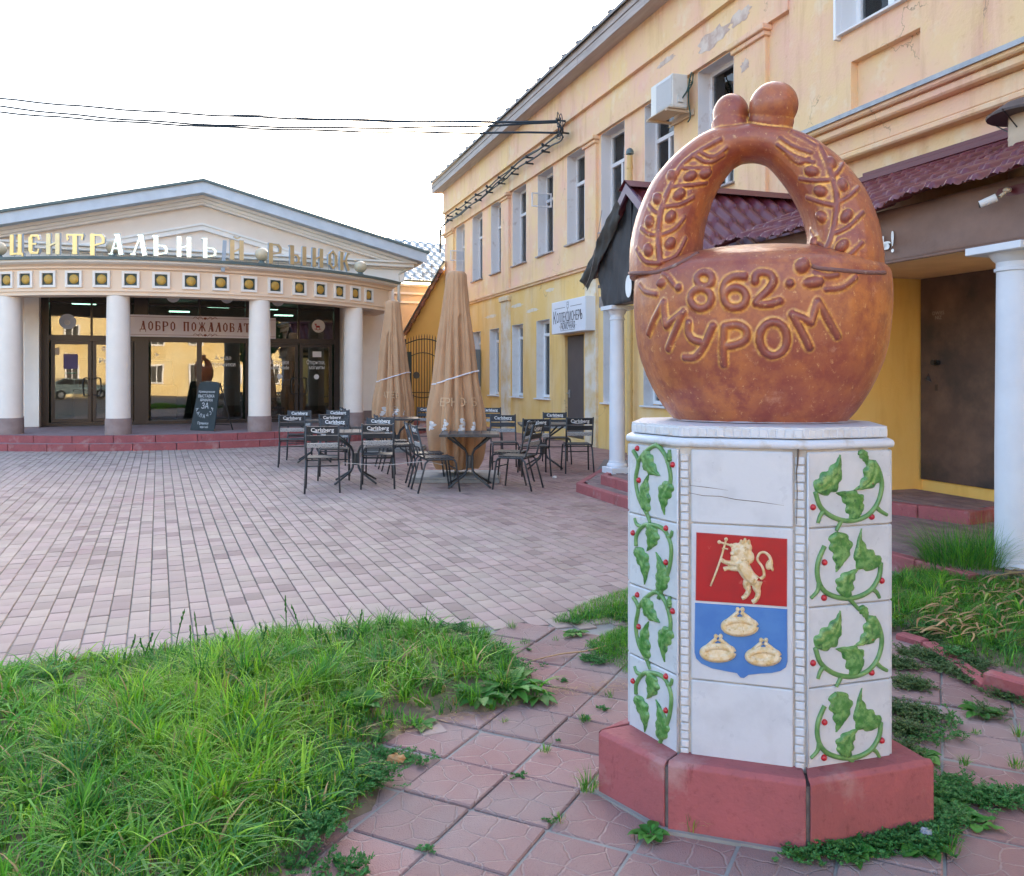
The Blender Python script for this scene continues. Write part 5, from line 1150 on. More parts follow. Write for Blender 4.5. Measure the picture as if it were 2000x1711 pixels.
LB = dict(v=[[(194, 500), (196, 460), (222, 425), (265, 425), (300, 445), (322, 500), (318, 570), (296, 640), (276, 692)]], tails=[[(214, 430), (196, 420), (188, 398)], [(308, 465), (322, 462), (326, 444)]],
          lv=[((246, 415), (242, 522), .115, .14), ((192, 505), (234, 636), .11, .14), ((282, 668), (276, 524), .11, -.12)], be=[(182, 452), (303, 435), (303, 560)])
rows_r = [135, 431, 718, 1009, 1300]; rows_l = [110, 395, 660, 925, 1190]
def relief_tile(F, z0, z1, u0, u1, D, dy, dx, seed):
    b = MB(); fbox(b, F, u0, u1, z0, z1, -.012, 0.0, .004); t = b.build('relief_tile', M_glaze, ped)
    if D is None: return t
    b = MB()
    for v_ in D['v']: vine_relief(b, F, shift(v_, dx, dy), .0085)
    for v_ in D['tails']: vine_relief(b, F, shift(v_, dx, dy), .0085, r1=.006)
    b.build('vine', M_vine, t, smooth=True)
    for i, (ba, ti, w, be) in enumerate(D['lv']):
        b = MB(); leaf_relief(b, F, C2(ba[0] + dx, ba[1] + dy), C2(ti[0] + dx, ti[1] + dy), w * .76, be, seed=seed + i); b.build('leaf', M_leaf, t, smooth=True)
    for (x, y) in D['be']:
        u, z = F.uv(*C2(x + dx, y + dy)); b = MB(); b.ell(F.P(u, z, .001), .0105, .0105, .0105, n=12, m=8); b.build('berry', M_berry, t, smooth=True)
    return t
def zrow(F, x, y): return F.uv(*C2(x, y))[1]
F0, F1, F2 = FC[0], FC[1], FC[2]
zr = [1.256] + [zrow(F2, 960, y) for y in (429, 716, 1008)] + [PZ0 - .02]
for i, (D, dy) in enumerate(((RA, 0), (RB, 0), (RA, 571), (RB, 586))): relief_tile(F2, zr[i + 1] + .002, zr[i] - .002, .004, F2.w - .008, D, dy, 0, i * 7)
zl = [1.256] + [zrow(F0, 255, y) for y in (398, 668, 935)] + [PZ0 - .02]
for i, (D, dy) in enumerate(((LA, 0), (LB, 0), (LA, 537), (LB, 543))): relief_tile(F0, zl[i + 1] + .002, zl[i] - .002, .008, F0.w - .006, D, dy, 0, 40 + i * 7)
for F in FC[3:]:
    for i in range(4): relief_tile(F, zr[i + 1] + .002, zr[i] - .002, .006, F.w - .006, None, 0, 0, 0)
# front face: mosaic strips, plain tiles, crest tile
us = .042; zf = [1.256, zrow(F1, 575, 425), zrow(F1, 575, 1008), PZ0 - .02]
for (u0, u1) in ((.006, us - .006), (F1.w - us + .004, F1.w - .006)):
    n = 36
    for i in range(n):
        z0 = PZ0 - .01 + (1.25 - PZ0) * i / n; j = rnd.uniform(-.0015, .0015)
        b = MB(); fbox(b, F1, u0 + .0015 + j, u1 - .0015 + j, z0 + .0018, z0 + (1.25 - PZ0) / n - .0018, -.014, -.003 + rnd.uniform(-.001, .001), .003); b.build('mosaic_tile', mos, ped)
for i, nm in ((0, 'plain_tile'), (2, 'plain_tile')):
    b = MB(); fbox(b, F1, us + .001, F1.w - us - .001, zf[i + 1] + .002, zf[i] - .002, -.012, 0, .004); b.build(nm, M_glaze, ped)
b = MB(); fbox(b, F1, us + .001, F1.w - us - .001, zf[2] + .002, zf[1] - .002, -.012, 0, .004); crest = b.build('crest_tile', M_glaze, ped)
# cracks in the upper slab and beside the right strip
M_crack = mat('crack', (.12, .09, .07), .9)
for pts in ([(386, 305), (440, 316), (500, 318), (560, 330), (640, 338), (735, 352)], [(390, 278), (450, 285), (530, 296)]):
    b = MB(); b.tube([F1.P(*F1.uv(*C2(*p)), 0.0002) for p in pts], [.0006] + [.0011] * (len(pts) - 2) + [.0003], 4); b.build('crack', M_crack, ped)
b = MB(); b.tube([F1.P(*F1.uv(*C2(*p)), -.001) for p in [(790, 120), (786, 150), (784, 200), (780, 225), (783, 300), (781, 420)]], [.003, .004, .003, .002, .0015, .001], 5); b.build('crack', M_crack, ped)
b = MB(); b.tube([F2.P(.004, z, .0) for z in (PZ0, .6, .9, 1.24)], .003, 6); b.tube([F0.P(F0.w - .004, z, .0) for z in (PZ0, .6, .9, 1.24)], .003, 6); b.build('corner_bead', M_cap, ped, smooth=True)
# shield
def shield_poly(pts): return [F1.uv(*C2(*p)) for p in pts]
def plate(name, pts, h, m, parent, base=0.0):
    q = shield_poly(pts); b = MB(); n = len(q); c = (sum(p[0] for p in q) / n, sum(p[1] for p in q) / n)
    ins = [(p[0] + (c[0] - p[0]) * .015, p[1] + (c[1] - p[1]) * .015) for p in q]
    b.add([F1.P(u, z, base) for u, z in q] + [F1.P(u, z, h) for u, z in ins], [tuple(range(n, 2 * n))] + [(i, (i + 1) % n, n + (i + 1) % n, n + i) for i in range(n)]); return fixn(b.build(name, m, parent))
M_sr = mat('red_enamel', (.42, .006, .010), .3, (.34, .008, .012), 14, coat=.4, col3=(.50, .10, .09), scale3=26, lo3=.66, hi3=.74)
M_sb = mat('blue_enamel', (.05, .16, .44), .28, (.07, .20, .48), 14, coat=.5, col3=(.22, .33, .55), scale3=26, lo3=.68, hi3=.76)
plate('red_field', [(413, 450), (747, 474), (746, 723), (410, 700)], .005, M_sr, crest)
plate('blue_field', [(408, 708), (747, 732), (748, 925), (742, 945), (725, 957), (690, 965), (640, 968), (605, 972), (588, 984), (575, 982), (562, 966), (520, 958), (470, 948), (430, 930), (412, 912), (406, 890)], .005, M_sb, crest)
M_beige = mat('gilt_relief', (.60, .42, .20), .4, (.68, .56, .38), 50, lo=.4, hi=.6, coat=.2, col3=(.42, .25, .08), scale3=70, lo3=.56, hi3=.68)
def remeshed(b, name, m, parent, vox, it=3, fac=.6):
    o = b.build('tmp', m); md = o.modifiers.new('r', 'REMESH'); md.mode = 'VOXEL'; md.voxel_size = vox; md.use_smooth_shade = True
    if it: ms = o.modifiers.new('s', 'SMOOTH'); ms.iterations = it; ms.factor = fac
    bpy.context.view_layer.update(); me = bpy.data.meshes.new_from_object(o.evaluated_get(bpy.context.evaluated_depsgraph_get())); bpy.data.objects.remove(o)
    me.name = name; me.polygons.foreach_set('use_smooth', [True] * len(me.polygons)); o = bpy.data.objects.new(name, me); COL.objects.link(o)
    if parent: o.parent = parent
    return o
FM = Matrix(((F1.u.x, F1.n.x, 0), (F1.u.y, F1.n.y, 0), (0, 0, 1)))
def fell(b, F, x, y, rx, rz, rh, ang=0, h=.005): 
    u, z = F.uv(*C2(x, y)); k = .5325 * 2.8 / FPX; M = FM @ Matrix.Rotation(ang, 3, 'Y'); b.ell(F.P(u, z, h), rx * k, rh, rz * k, M=M, n=14, m=10)
def ftube(b, F, pts, r, h=.006): P = spline([F.P(*F.uv(*C2(*p)), h) for p in pts], 4); k = .5325 * 2.8 / FPX; n = len(P); rs = [np.interp(i / (n - 1), np.linspace(0, 1, len(r)), r) * k for i in range(n)]; b.tube(P, rs, 8)
b = MB()
for (x, y, rx, rz) in ((578, 525, 34, 36), (560, 505, 20, 18), (600, 505, 18, 20), (608, 540, 18, 24), (585, 555, 26, 20), (556, 545, 18, 18), (598, 525, 20, 24)): fell(b, F1, x, y, rx, rz, .010)
fell(b, F1, 558, 520, 17, 13, .016); fell(b, F1, 546, 526, 9, 8, .017); fell(b, F1, 566, 513, 12, 9, .016)
ftube(b, F1, [(578, 555), (592, 585), (610, 612), (632, 628)], [24, 26, 24, 22]); ftube(b, F1, [(575, 560), (545, 562), (520, 558), (500, 546)], [13, 10, 8, 8]); ftube(b, F1, [(580, 578), (555, 582), (530, 580), (514, 584)], [13, 10, 8, 9])
ftube(b, F1, [(612, 615), (598, 640), (605, 662), (592, 684), (580, 690)], [20, 15, 10, 9, 8]); ftube(b, F1, [(638, 625), (634, 650), (640, 672), (632, 695), (618, 704)], [20, 16, 10, 9, 9])
ftube(b, F1, [(648, 620), (662, 606), (655, 575), (638, 550), (644, 528), (662, 522), (680, 535), (688, 556)], [7, 6, 5, 5, 5, 5, 6, 7]); fell(b, F1, 681, 568, 13, 20, .009, .3); fell(b, F1, 690, 578, 6, 14, .008, -.3)
for (x, y) in ((578, 484), (592, 478), (606, 484)): fell(b, F1, x, y, 6, 9, .010)
ftube(b, F1, [(570, 490), (592, 486), (612, 492)], [5, 5, 5])
remeshed(b, 'lion_relief', M_beige, crest, .0016, 2)
b = MB(); ftube(b, F1, [(522, 478), (505, 540), (484, 600), (466, 645)], [4, 4, 4, 3], .009); ftube(b, F1, [(498, 484), (520, 490), (542, 496)], [4, 4, 4], .009); ftube(b, F1, [(508, 507), (520, 508), (530, 510)], [3, 3, 3], .009)
for p in ((523, 474), (498, 484), (542, 496)): fell(b, F1, *p, 7, 7, .006, 0, .009)
b.build('staff_relief', M_beige, crest, smooth=True)
for (x, y, s) in ((573, 787, 1), (493, 883, .96), (659, 897, .96)):
    b = MB(); ring = [(x + 56 * s * math.cos(a), y + 4 + 22 * s * math.sin(a)) for a in [2 * PI * k / 14 for k in range(15)]]
    ftube(b, F1, ring, [15 + 3 * math.sin(PI * 2 * k / 14) * 1 for k in range(15)]); fell(b, F1, x, y + 6, 50 * s, 16 * s, .008)
    ftube(b, F1, [(x - 58 * s, y), (x - 34 * s, y - 24 * s), (x - 6, y - 46 * s)], [10, 7, 8]); ftube(b, F1, [(x + 58 * s, y), (x + 34 * s, y - 24 * s), (x + 4, y - 46 * s)], [10, 7, 8])
    fell(b, F1, x - 8, y - 56 * s, 8, 9, .008); fell(b, F1, x + 10, y - 56 * s, 8, 9, .008)
    remeshed(b, 'bread_relief', M_beige, crest, .0018, 2)
# red plinth slabs
PB = [(.308, 3.06), (.509, 2.80), (.933, 2.658), (1.408, 2.806), (1.345, 3.02), (1.30, 3.50), (.90, 3.70), (.452, 3.2)]
PBl = [(x - PC.x, y - PC.y) for x, y in PB]; QI = offpoly(Q, -.03)
for i in range(8):
    a = Vector(PBl[i]); c = Vector(PBl[(i + 1) % 8]); ia = Vector(QI[i]); ic = Vector(QI[(i + 1) % 8]); e = (c - a).normalized(); g = e * .007; nrm = Vector((e.y, -e.x)); ch_ = .014
    o0, o1, i1, i0 = a + g, c - g, ic - g, ia + g; zt_ = .222 + .003 * (i % 3)
    lo = [(p.x, p.y, -.03) for p in (o0, o1, i1, i0)]; mid = [(p.x, p.y, zt_ - ch_) for p in (o0, o1, i1, i0)]; t0, t1 = o0 - nrm * ch_, o1 - nrm * ch_; hi = [(p.x, p.y, zt_) for p in (t0, t1, i1, i0)]
    b = MB(); b.add(lo + mid + hi, [(3, 2, 1, 0)] + [(k, (k + 1) % 4, 4 + (k + 1) % 4, 4 + k) for k in range(4)] + [(4 + k, 4 + (k + 1) % 4, 8 + (k + 1) % 4, 8 + k) for k in range(4)] + [(8, 9, 10, 11)])
    o = b.build('plinth_slab', M_red, ped); md = o.modifiers.new('b', 'BEVEL'); md.width = .004; md.segments = 2
b = MB(); b.prism([(x * .985, y * .985) for x, y in PBl], -.03, .205); b.build('mortar', mat('dark_mortar', (.10, .085, .08), .95, (.16, .14, .13), 20, bump=.5), ped)
b = MB(); b.prism([(x * 1.03, y * 1.03) for x, y in PBl], -.03, .004); b.build('mortar_bed', mat('path_sand', (0, 0, 0)), ped)

# ================================================================ KALACH BREAD SCULPTURE
KC = Vector((.947, 3.25, 0)); KU = F1.u; KN = F1.n; KR = math.atan2(KU.y, KU.x)
kal = empty('bread_sculpture', (KC.x, KC.y, 1.33), KR, label='big glazed brown ceramic loaf with arched handle, lettered 862 МУРОМ, on top of the tiled pedestal', cat='sculpture')
KM = Matrix.Translation((KC.x, KC.y, 1.33)) @ Matrix.Rotation(KR, 4, 'Z'); KI = KM.inverted()
def kpl(px, py): p = KI @ onpl(px, py, KC, KN); return p.x, p.z
prof = [(822, 168), (800, 188), (783, 200), (760, 214), (736, 226), (706, 238), (676, 246), (640, 251), (600, 254), (570, 254), (548, 252)]
BS = .945
pf = [(.26 * BS, -.004), (.315 * BS, .002)] + [(BS * (hw + 1) * 3.25 / FPX, 1.5 + (736 - y) * 3.25 / FPX - 1.33) for y, hw in prof]
z0 = pf[-1][1]; w0 = pf[-1][0]; zt_ = 1.5 + (736 - 481) * 3.25 / FPX - 1.33
pf += [(w0 * math.cos(a) ** 1.1, z0 + (zt_ - z0) * math.sin(a)) for a in [PI / 2 * k / 12 for k in range(1, 12)]] + [(.01, zt_)]
b = MB(); n = 72; SE = .80
vs = []
for (r, z) in pf:
    for k in range(n):
        a = 2 * PI * k / n; ca, sa = math.cos(a), math.sin(a); vs.append((r * math.copysign(abs(ca) ** .92, ca), r * SE * math.copysign(abs(sa) ** .92, sa), z))
m = len(pf); fs = [(i * n + k, i * n + (k + 1) % n, (i + 1) * n + (k + 1) % n, (i + 1) * n + k) for i in range(m - 1) for k in range(n)] + [tuple(range(n))[::-1], tuple((m - 1) * n + k for k in range(n))]
b.add(vs, fs); body_b = b
bvB = BVHTree.FromPolygons([Vector(v) for v in vs], fs)
# handle: centre line with half widths, measured on the plane of the arch
HC = [(1305, 545, 75), (1305, 490, 75), (1313, 440, 72), (1333, 385, 67), (1364, 338, 58), (1404, 304, 49), (1446, 288, 38), (1484, 285, 37), (1522, 292, 40), (1562, 315, 50), (1602, 350, 58), (1636, 402, 64), (1654, 455, 68), (1656, 500, 74), (1656, 545, 75)]
hp = [(*kpl(x, y), hw * 3.25 / FPX) for x, y, hw in [(1481 + (X_ - 1481) * .985 - 6, Y_ - (4 if 1390 < X_ < 1580 else 0), H_ * .95) for X_, Y_, H_ in HC]]; hs_ = spline([(x, 0, z) for x, z, _ in hp], 5); N_ = len(hs_)
hwv = [float(np.interp(i / (N_ - 1), np.linspace(0, 1, len(hp)), [q[2] for q in hp])) for i in range(N_)]
hb = MB(); vs = []; n2 = 32
for i, p in enumerate(hs_):
    t = (hs_[min(i + 1, N_ - 1)] - hs_[max(i - 1, 0)]).normalized(); nr = Vector((t.z, 0, -t.x)); w = hwv[i]
    for k in range(n2):
        a = 2 * PI * k / n2; ca, sa = math.cos(a), math.sin(a)
        vs.append(p + nr * (w * math.copysign(abs(ca) ** .85, ca)) + Vector((0, .0 + 1, 0)) * ((.115 + .125 * max(0.0, min(1.0, (hs_[N_ // 2].z - p.z) / .46)) ** 1.1) * math.copysign(abs(sa) ** .95, sa)))
fs = [(i * n2 + k, i * n2 + (k + 1) % n2, (i + 1) * n2 + (k + 1) % n2, (i + 1) * n2 + k) for i in range(N_ - 1) for k in range(n2)] + [tuple(range(n2))[::-1], tuple((N_ - 1) * n2 + k for k in range(n2))]
hb.add(vs, fs); bvH = BVHTree.FromPolygons(vs, fs)
def hit(bv, px, py, off=0.0):
    o = KI @ CAM; d = (KI.to_3x3() @ ray(px, py)).normalized(); l, nn, i, ds = bv.ray_cast(o, d)
    return None if l is None else l + (nn if nn.dot(d) < 0 else -nn) * off
def ktube(b, bv, pts, r, off=.0, k=5, rt=None):
    P = []
    for p in spline([(x, y, 0) for x, y in pts], k):
        h = hit(bv, *C1(p.x, p.y), off)
        if h is not None: P.append(h)
    if len(P) < 2: return
    n = len(P); rs = [r * (1 if rt is None else (1 + (rt - 1) * i / (n - 1))) for i in range(n)]
    b.tube(P, rs, 10)
    b.ell(P[0], rs[0], rs[0], rs[0], n=8, m=6); b.ell(P[-1], rs[-1], rs[-1], rs[-1], n=8, m=6)
def kell(b, bv, x, y, rx, rz, ang=0, rh=.016, off=0):
    h = hit(bv, *C1(x, y), off)
    if h is None: return
    s = .42663 * 2.9 / FPX; b.ell(h, rx * s, rh, rz * s, M=Matrix.Rotation(ang, 3, 'Y'), n=14, m=10)
R_ = .0135
# digits and letters
def ringpts(cx, cy, rx, ry, a0=0, a1=360, n=14): return [(cx + rx * math.cos(math.radians(a0 + (a1 - a0) * i / n)), cy + ry * math.sin(math.radians(a0 + (a1 - a0) * i / n))) for i in range(n + 1)]
for L_ in (ringpts(555, 975, 34, 32), ringpts(538, 1062, 47, 45), ringpts(694, 1058, 50, 46), [(645, 1060), (640, 1020), (655, 985), (690, 962), (735, 962)],
           [(785, 985), (792, 955), (822, 944), (855, 955), (866, 985), (845, 1022), (812, 1055), (790, 1080)], [(790, 1082), (840, 1088), (898, 1074)],
           [(300, 1222), (325, 1160), (368, 1078)], [(368, 1078), (372, 1130), (380, 1188)], [(380, 1188), (420, 1155), (458, 1125)], [(458, 1125), (425, 1200), (388, 1292)],
           [(482, 1172), (480, 1215), (500, 1248), (540, 1262)], [(592, 1188), (572, 1235), (545, 1290), (510, 1330), (465, 1332)],
           [(642, 1362), (640, 1270), (646, 1192)], [(646, 1190), (700, 1182), (742, 1205), (742, 1248), (700, 1272), (650, 1280)], ringpts(868, 1246, 62, 76),
           [(1032, 1285), (995, 1210), (955, 1135)], [(955, 1135), (1000, 1152), (1040, 1172)], [(1040, 1172), (1055, 1120), (1070, 1075)], [(1070, 1075), (1112, 1150), (1160, 1235)]):
    ktube(body_b, bvB, L_, R_, .001)
for (x, y) in ((435, 1012), (944, 993)): kell(body_b, bvB, x, y, 20, 20)
kell(body_b, bvB, 362, 990, 36, 24, -.2); kell(body_b, bvB, 1000, 912, 32, 40, .4, .022); kell(body_b, bvB, 1048, 988, 52, 26, -.1, .02)
ktube(body_b, bvB, [(258, 1000), (285, 1030), (335, 1042)], .010); ktube(body_b, bvB, [(365, 948), (390, 965), (415, 1000)], .010); ktube(body_b, bvB, [(1110, 1020), (1170, 1015), (1215, 990), (1245, 965)], .010)
ktube(body_b, bvB, [(1060, 945), (1110, 960), (1160, 955)], .009)
# ear ornaments on both arms
for L_, r in (([(350, 900), (343, 800), (348, 700), (368, 620), (400, 545), (448, 455), (520, 395), (625, 335)], .0115), ([(350, 900), (285, 893), (242, 835)], .009), ([(352, 895), (420, 868), (467, 785)], .009),
              ([(345, 775), (300, 768), (262, 738)], .009), ([(350, 775), (415, 745), (462, 690)], .009), ([(350, 680), (320, 660), (298, 632)], .008), ([(360, 645), (440, 632), (502, 600)], .009), ([(395, 555), (475, 545), (562, 533)], .009),
              ([(440, 465), (510, 468), (575, 462)], .008), ([(500, 405), (570, 440), (640, 405)], .009), ([(530, 392), (590, 415), (655, 372)], .009),
              ([(1080, 900), (1120, 820), (1150, 720), (1160, 600), (1135, 500), (1100, 405), (1055, 345), (955, 300)], .0115), ([(1080, 897), (1050, 875), (1035, 850)], .009), ([(1085, 897), (1185, 885), (1275, 808)], .009), ([(1110, 830), (1065, 800), (1040, 750)], .008),
              ([(1150, 765), (1210, 735), (1278, 668)], .009), ([(1158, 640), (1090, 622), (1022, 600)], .009), ([(1162, 625), (1215, 595), (1258, 552)], .009), ([(1140, 520), (1060, 522), (990, 513)], .009), ([(1140, 505), (1165, 480), (1185, 445)], .009),
              ([(1050, 440), (970, 415), (888, 360)], .009), ([(1040, 395), (960, 365), (900, 325)], .008), ([(1060, 365), (1000, 330), (950, 305)], .008), ([(1030, 425), (985, 440), (930, 400)], .008)):
    ktube(hb, bvH, L_, r, .001, rt=.8)
for (x, y, a) in ((297, 842, -.3), (395, 812, .5), (303, 712, -.3), (397, 690, .5), (340, 608, -.4), (437, 588, .8), (405, 503, -.3), (487, 505, 1.0), (555, 490, 1.2), (1060, 812, -.3), (1182, 824, .6), (1092, 690, -.8), (1203, 686, .4), (1085, 572, -1.0), (1183, 545, -.1), (1045, 482, -1.1), (1132, 445, -.2)):
    kell(hb, bvH, x, y, 27, 38, a, .022)
# two end knobs
def kc(px, py, y): x, z = kpl(px, py); return Vector((x, y, z))
s_ = 3.2 / FPX
hb.ell(kc(1427, 222, .02), 36 * s_, 38 * s_, 42 * s_, n=28, m=20); hb.tube(spline([kc(1424, 232, .02), kc(1432, 262, .01), kc(1462, 290, 0)], 5), [37 * s_] * 4 + [38 * s_] * 4 + [38 * s_] * 3, 20)
hb.ell(kc(1511, 212, -.03), 46.5 * s_, 46.5 * s_, 46.5 * s_, n=32, m=22); hb.tube(spline([kc(1508, 232, -.02), kc(1500, 258, -.01), kc(1478, 288, 0)], 5), [43 * s_] * 4 + [40 * s_] * 4 + [38 * s_] * 3, 20)
def bread_material():
    m = bpy.data.materials.new('brown_glaze'); t, bs = nt(m); N = t.nodes; L = t.links
    tc = N.new('ShaderNodeTexCoord'); ge = N.new('ShaderNodeNewGeometry')
    def noise(sc, dt=8, ro=.65, st=None):
        n = N.new('ShaderNodeTexNoise'); n.inputs['Scale'].default_value = sc; n.inputs['Detail'].default_value = dt; n.inputs['Roughness'].default_value = ro
        if st: mp = N.new('ShaderNodeMapping'); mp.inputs['Scale'].default_value = st; L.new(tc.outputs['Object'], mp.inputs[0]); L.new(mp.outputs[0], n.inputs[0])
        else: L.new(tc.outputs['Object'], n.inputs[0])
        return n.outputs[0]
    def rmp(s, a, c, lo=0, hi=1): r = N.new('ShaderNodeMapRange'); r.inputs[1].default_value = a; r.inputs[2].default_value = c; r.inputs[3].default_value = lo; r.inputs[4].default_value = hi; L.new(s, r.inputs[0]); return r.outputs[0]
    def mth(op, a, c):
        x = N.new('ShaderNodeMath'); x.operation = op; x.use_clamp = True
        for k, q in ((0, a), (1, c)):
            if isinstance(q, float): x.inputs[k].default_value = q
            else: L.new(q, x.inputs[k])
        return x.outputs[0]
    def mix(f, A, B):
        x = N.new('ShaderNodeMix'); x.data_type = 'RGBA'; L.new(f, x.inputs[0])
        for k, q in ((6, A), (7, B)):
            if isinstance(q, tuple): x.inputs[k].default_value = rgba(q)
            else: L.new(q, x.inputs[k])
        return x.outputs[2]
    base = mix(rmp(noise(3.2, 6), .40, .62), (.46, .150, .045), (.31, .085, .045))
    base = mix(rmp(noise(14, 9), .44, .62, 0, .85), base, (.24, .052, .038))
    conc = rmp(ge.outputs['Pointiness'], .497, .470); fine = rmp(noise(42, 9, .7), .40, .58)
    base = mix(mth('MULTIPLY', conc, rmp(noise(22, 8, .7), .34, .52)), base, (.80, .43, .10))
    base = mix(rmp(ge.outputs['Pointiness'], .508, .530), base, (.22, .055, .042))
    base = mix(rmp(noise(55, 10, .75, (1, 1, .7)), .585, .67, 0, .7), base, (.78, .46, .20))
    base = mix(rmp(noise(120, 10, .8), .56, .64, 0, .7), base, (.22, .065, .045)); base = mix(rmp(noise(9, 9, .75), .60, .70, 0, .55), base, (.60, .30, .19))
    base = mix(rmp(noise(5, 10, .8), .68, .74, 0, .8), base, (.66, .58, .50))
    L.new(base, bs.inputs['Base Color']); bs.inputs['Roughness'].default_value = .42
    L.new(rmp(noise(20, 5), .3, .7, .34, .55), bs.inputs['Roughness']); bs.inputs['Coat Weight'].default_value = .22; bs.inputs['Coat Roughness'].default_value = .12
    bp = N.new('ShaderNodeBump'); bp.inputs['Strength'].default_value = .35; bp.inputs['Distance'].default_value = .004; L.new(noise(70, 6), bp.inputs['Height']); L.new(bp.outputs[0], bs.inputs['Normal'])
    return m
M_bread = bread_material()
remeshed(body_b, 'loaf', M_bread, kal, .0044, 2, .5)
# the handle ends where the mortar seam runs: cut it off below the seam
remeshed(hb, 'handle', M_bread, kal, .0044, 2, .5)
M_seam = mat('seam_mortar', (.20, .10, .09), .8, (.45, .38, .34), 20, lo=.6, hi=.75, bump=.6, bscale=60)
b = MB()
for pts, bv in (([(204, 946), (270, 945), (340, 940), (410, 915), (470, 885), (522, 855)], bvH), ([(1045, 912), (1070, 922), (1120, 928), (1200, 935), (1290, 942), (1378, 944)], bvH)):
    P = [hit(bv, *C1(min(max(p.x, 212), 1380), p.y), .0) for p in spline([(x, y, 0) for x, y in pts], 6)]; P = [p for p in P if p is not None]
    P2 = []
    for (x, y) in [(p.x, p.y) for p in spline([(x, y, 0) for x, y in pts], 6)]:
        h1 = hit(bvH, *C1(x, y)); h2 = hit(bvB, *C1(x, y)); o = KI @ CAM
        c = [h for h in (h1, h2) if h is not None]
        if c: P2.append(min(c, key=lambda h: (h - o).length))
    if len(P2) > 2: b.tube(P2, .0075, 8); b.build('seam', M_seam, kal, smooth=True); b = MB()
b = MB(); r_ = random.Random(2); vs = []
for k in range(60):
    a = 2 * PI * k / 60; rr = .335 + r_.uniform(-.008, .022); vs.append((rr * math.cos(a), rr * SE * math.sin(a), .006))
b.add(vs + [(x * .85, y * .85, .014) for x, y, z in vs], [(k, (k + 1) % 60, 60 + (k + 1) % 60, 60 + k) for k in range(60)]); b.build('bedding_mortar', M_cap, kal)

# ================================================================ CAFE FURNITURE
M_slat = mat('dark_slat', (.014, .018, .022), .5, (.03, .034, .04), 10)
M_frame_ = mat('dark_chair_frame', (.028, .030, .034), .42, (.05, .055, .062), 14)
M_table = mat('dark_table_top', (.035, .038, .045), .3, (.05, .055, .062), 6)
def pattern_mat():
    m = bpy.data.materials.new('printed_slat'); t, bs = nt(m); N = t.nodes; L = t.links; bs.inputs['Roughness'].default_value = .5
    tc = N.new('ShaderNodeTexCoord'); v = N.new('ShaderNodeTexVoronoi'); v.inputs['Scale'].default_value = 75; v.distance = 'MANHATTAN'; L.new(tc.outputs['Object'], v.inputs[0])
    r = N.new('ShaderNodeMapRange'); r.inputs[1].default_value = .42; r.inputs[2].default_value = .5; L.new(v.outputs['Distance'], r.inputs[0])
    x = N.new('ShaderNodeMix'); x.data_type = 'RGBA'; x.inputs[6].default_value = (.02, .022, .025, 1); x.inputs[7].default_value = (.38, .38, .38, 1); L.new(r.outputs[0], x.inputs[0]); L.new(x.outputs[2], bs.inputs['Base Color']); return m
M_print = pattern_mat()
def make_chair():
    c = empty('cafe_chair', (0, 0, 0)); L = []
    yb_ = lambda z: -.20 - (z - .44) * .24
    b = MB()
    for k in range(6): b.bbox(-.195, .195, -.19 + k * .066, -.19 + k * .066 + .058, .438, .452, .003)
    b.build('seat', M_slat, c)
    for (z0, z1, mm) in ((.765, .865, M_slat), (.675, .745, M_slat), (.585, .645, M_print)):
        M = Matrix.Translation((0, yb_((z0 + z1) / 2), (z0 + z1) / 2)) @ Matrix.Rotation(.24, 4, 'X'); h = (z1 - z0) / 2
        b = MB(); b.bbox(-.20, .20, -.009, .009, -h, h, .003); s = b.build('back_slat', mm, c); s.matrix_local = M
        if z0 > .75:
            for sg_ in (1, -1):
                o = text('lettering', 'Carlsberg', M_txtw, .074, (0, -.0098 * sg_, .002), (PI / 2, 0, 0 if sg_ > 0 else PI), s, extrude=.0005, bold=.0012)
            b = MB(); 
            for sg_ in (1, -1): b.tube(spline([(-.12, -.0098 * sg_, -.02), (-.04, -.0098 * sg_, -.034), (.07, -.0098 * sg_, -.028)], 4), [.002, .003, .004, .004, .004, .004, .003, .002, .001], 4)
            b.build('emblem', M_txtw, s)
    for s_ in (-1, 1):
        b = MB(); b.tube([(s_ * .205, -.31, .875), (s_ * .205, yb_(.44) - .0, .45), (s_ * .205, -.16, .425), (s_ * .205, .17, .425), (s_ * .205, .205, .40)], .0125, 8); b.build('side_frame', M_frame_, c, smooth=True)
        b = MB(); b.tube([(s_ * .205, .19, .42), (s_ * .208, .215, .38), (s_ * .222, .265, 0)], .0125, 8); b.build('leg', M_frame_, c, smooth=True)
        b = MB(); b.tube([(s_ * .205, -.14, .43), (s_ * .208, -.19, .38), (s_ * .222, -.29, 0)], .0125, 8); b.build('leg', M_frame_, c, smooth=True)
    for (y_, z_) in ((.17, .415), (-.15, .415), (.225, .30)): b = MB(); b.tube([(-.207, y_, z_), (.207, y_, z_)], .009, 6); b.build('crossbar', M_frame_, c, smooth=True)
    return c
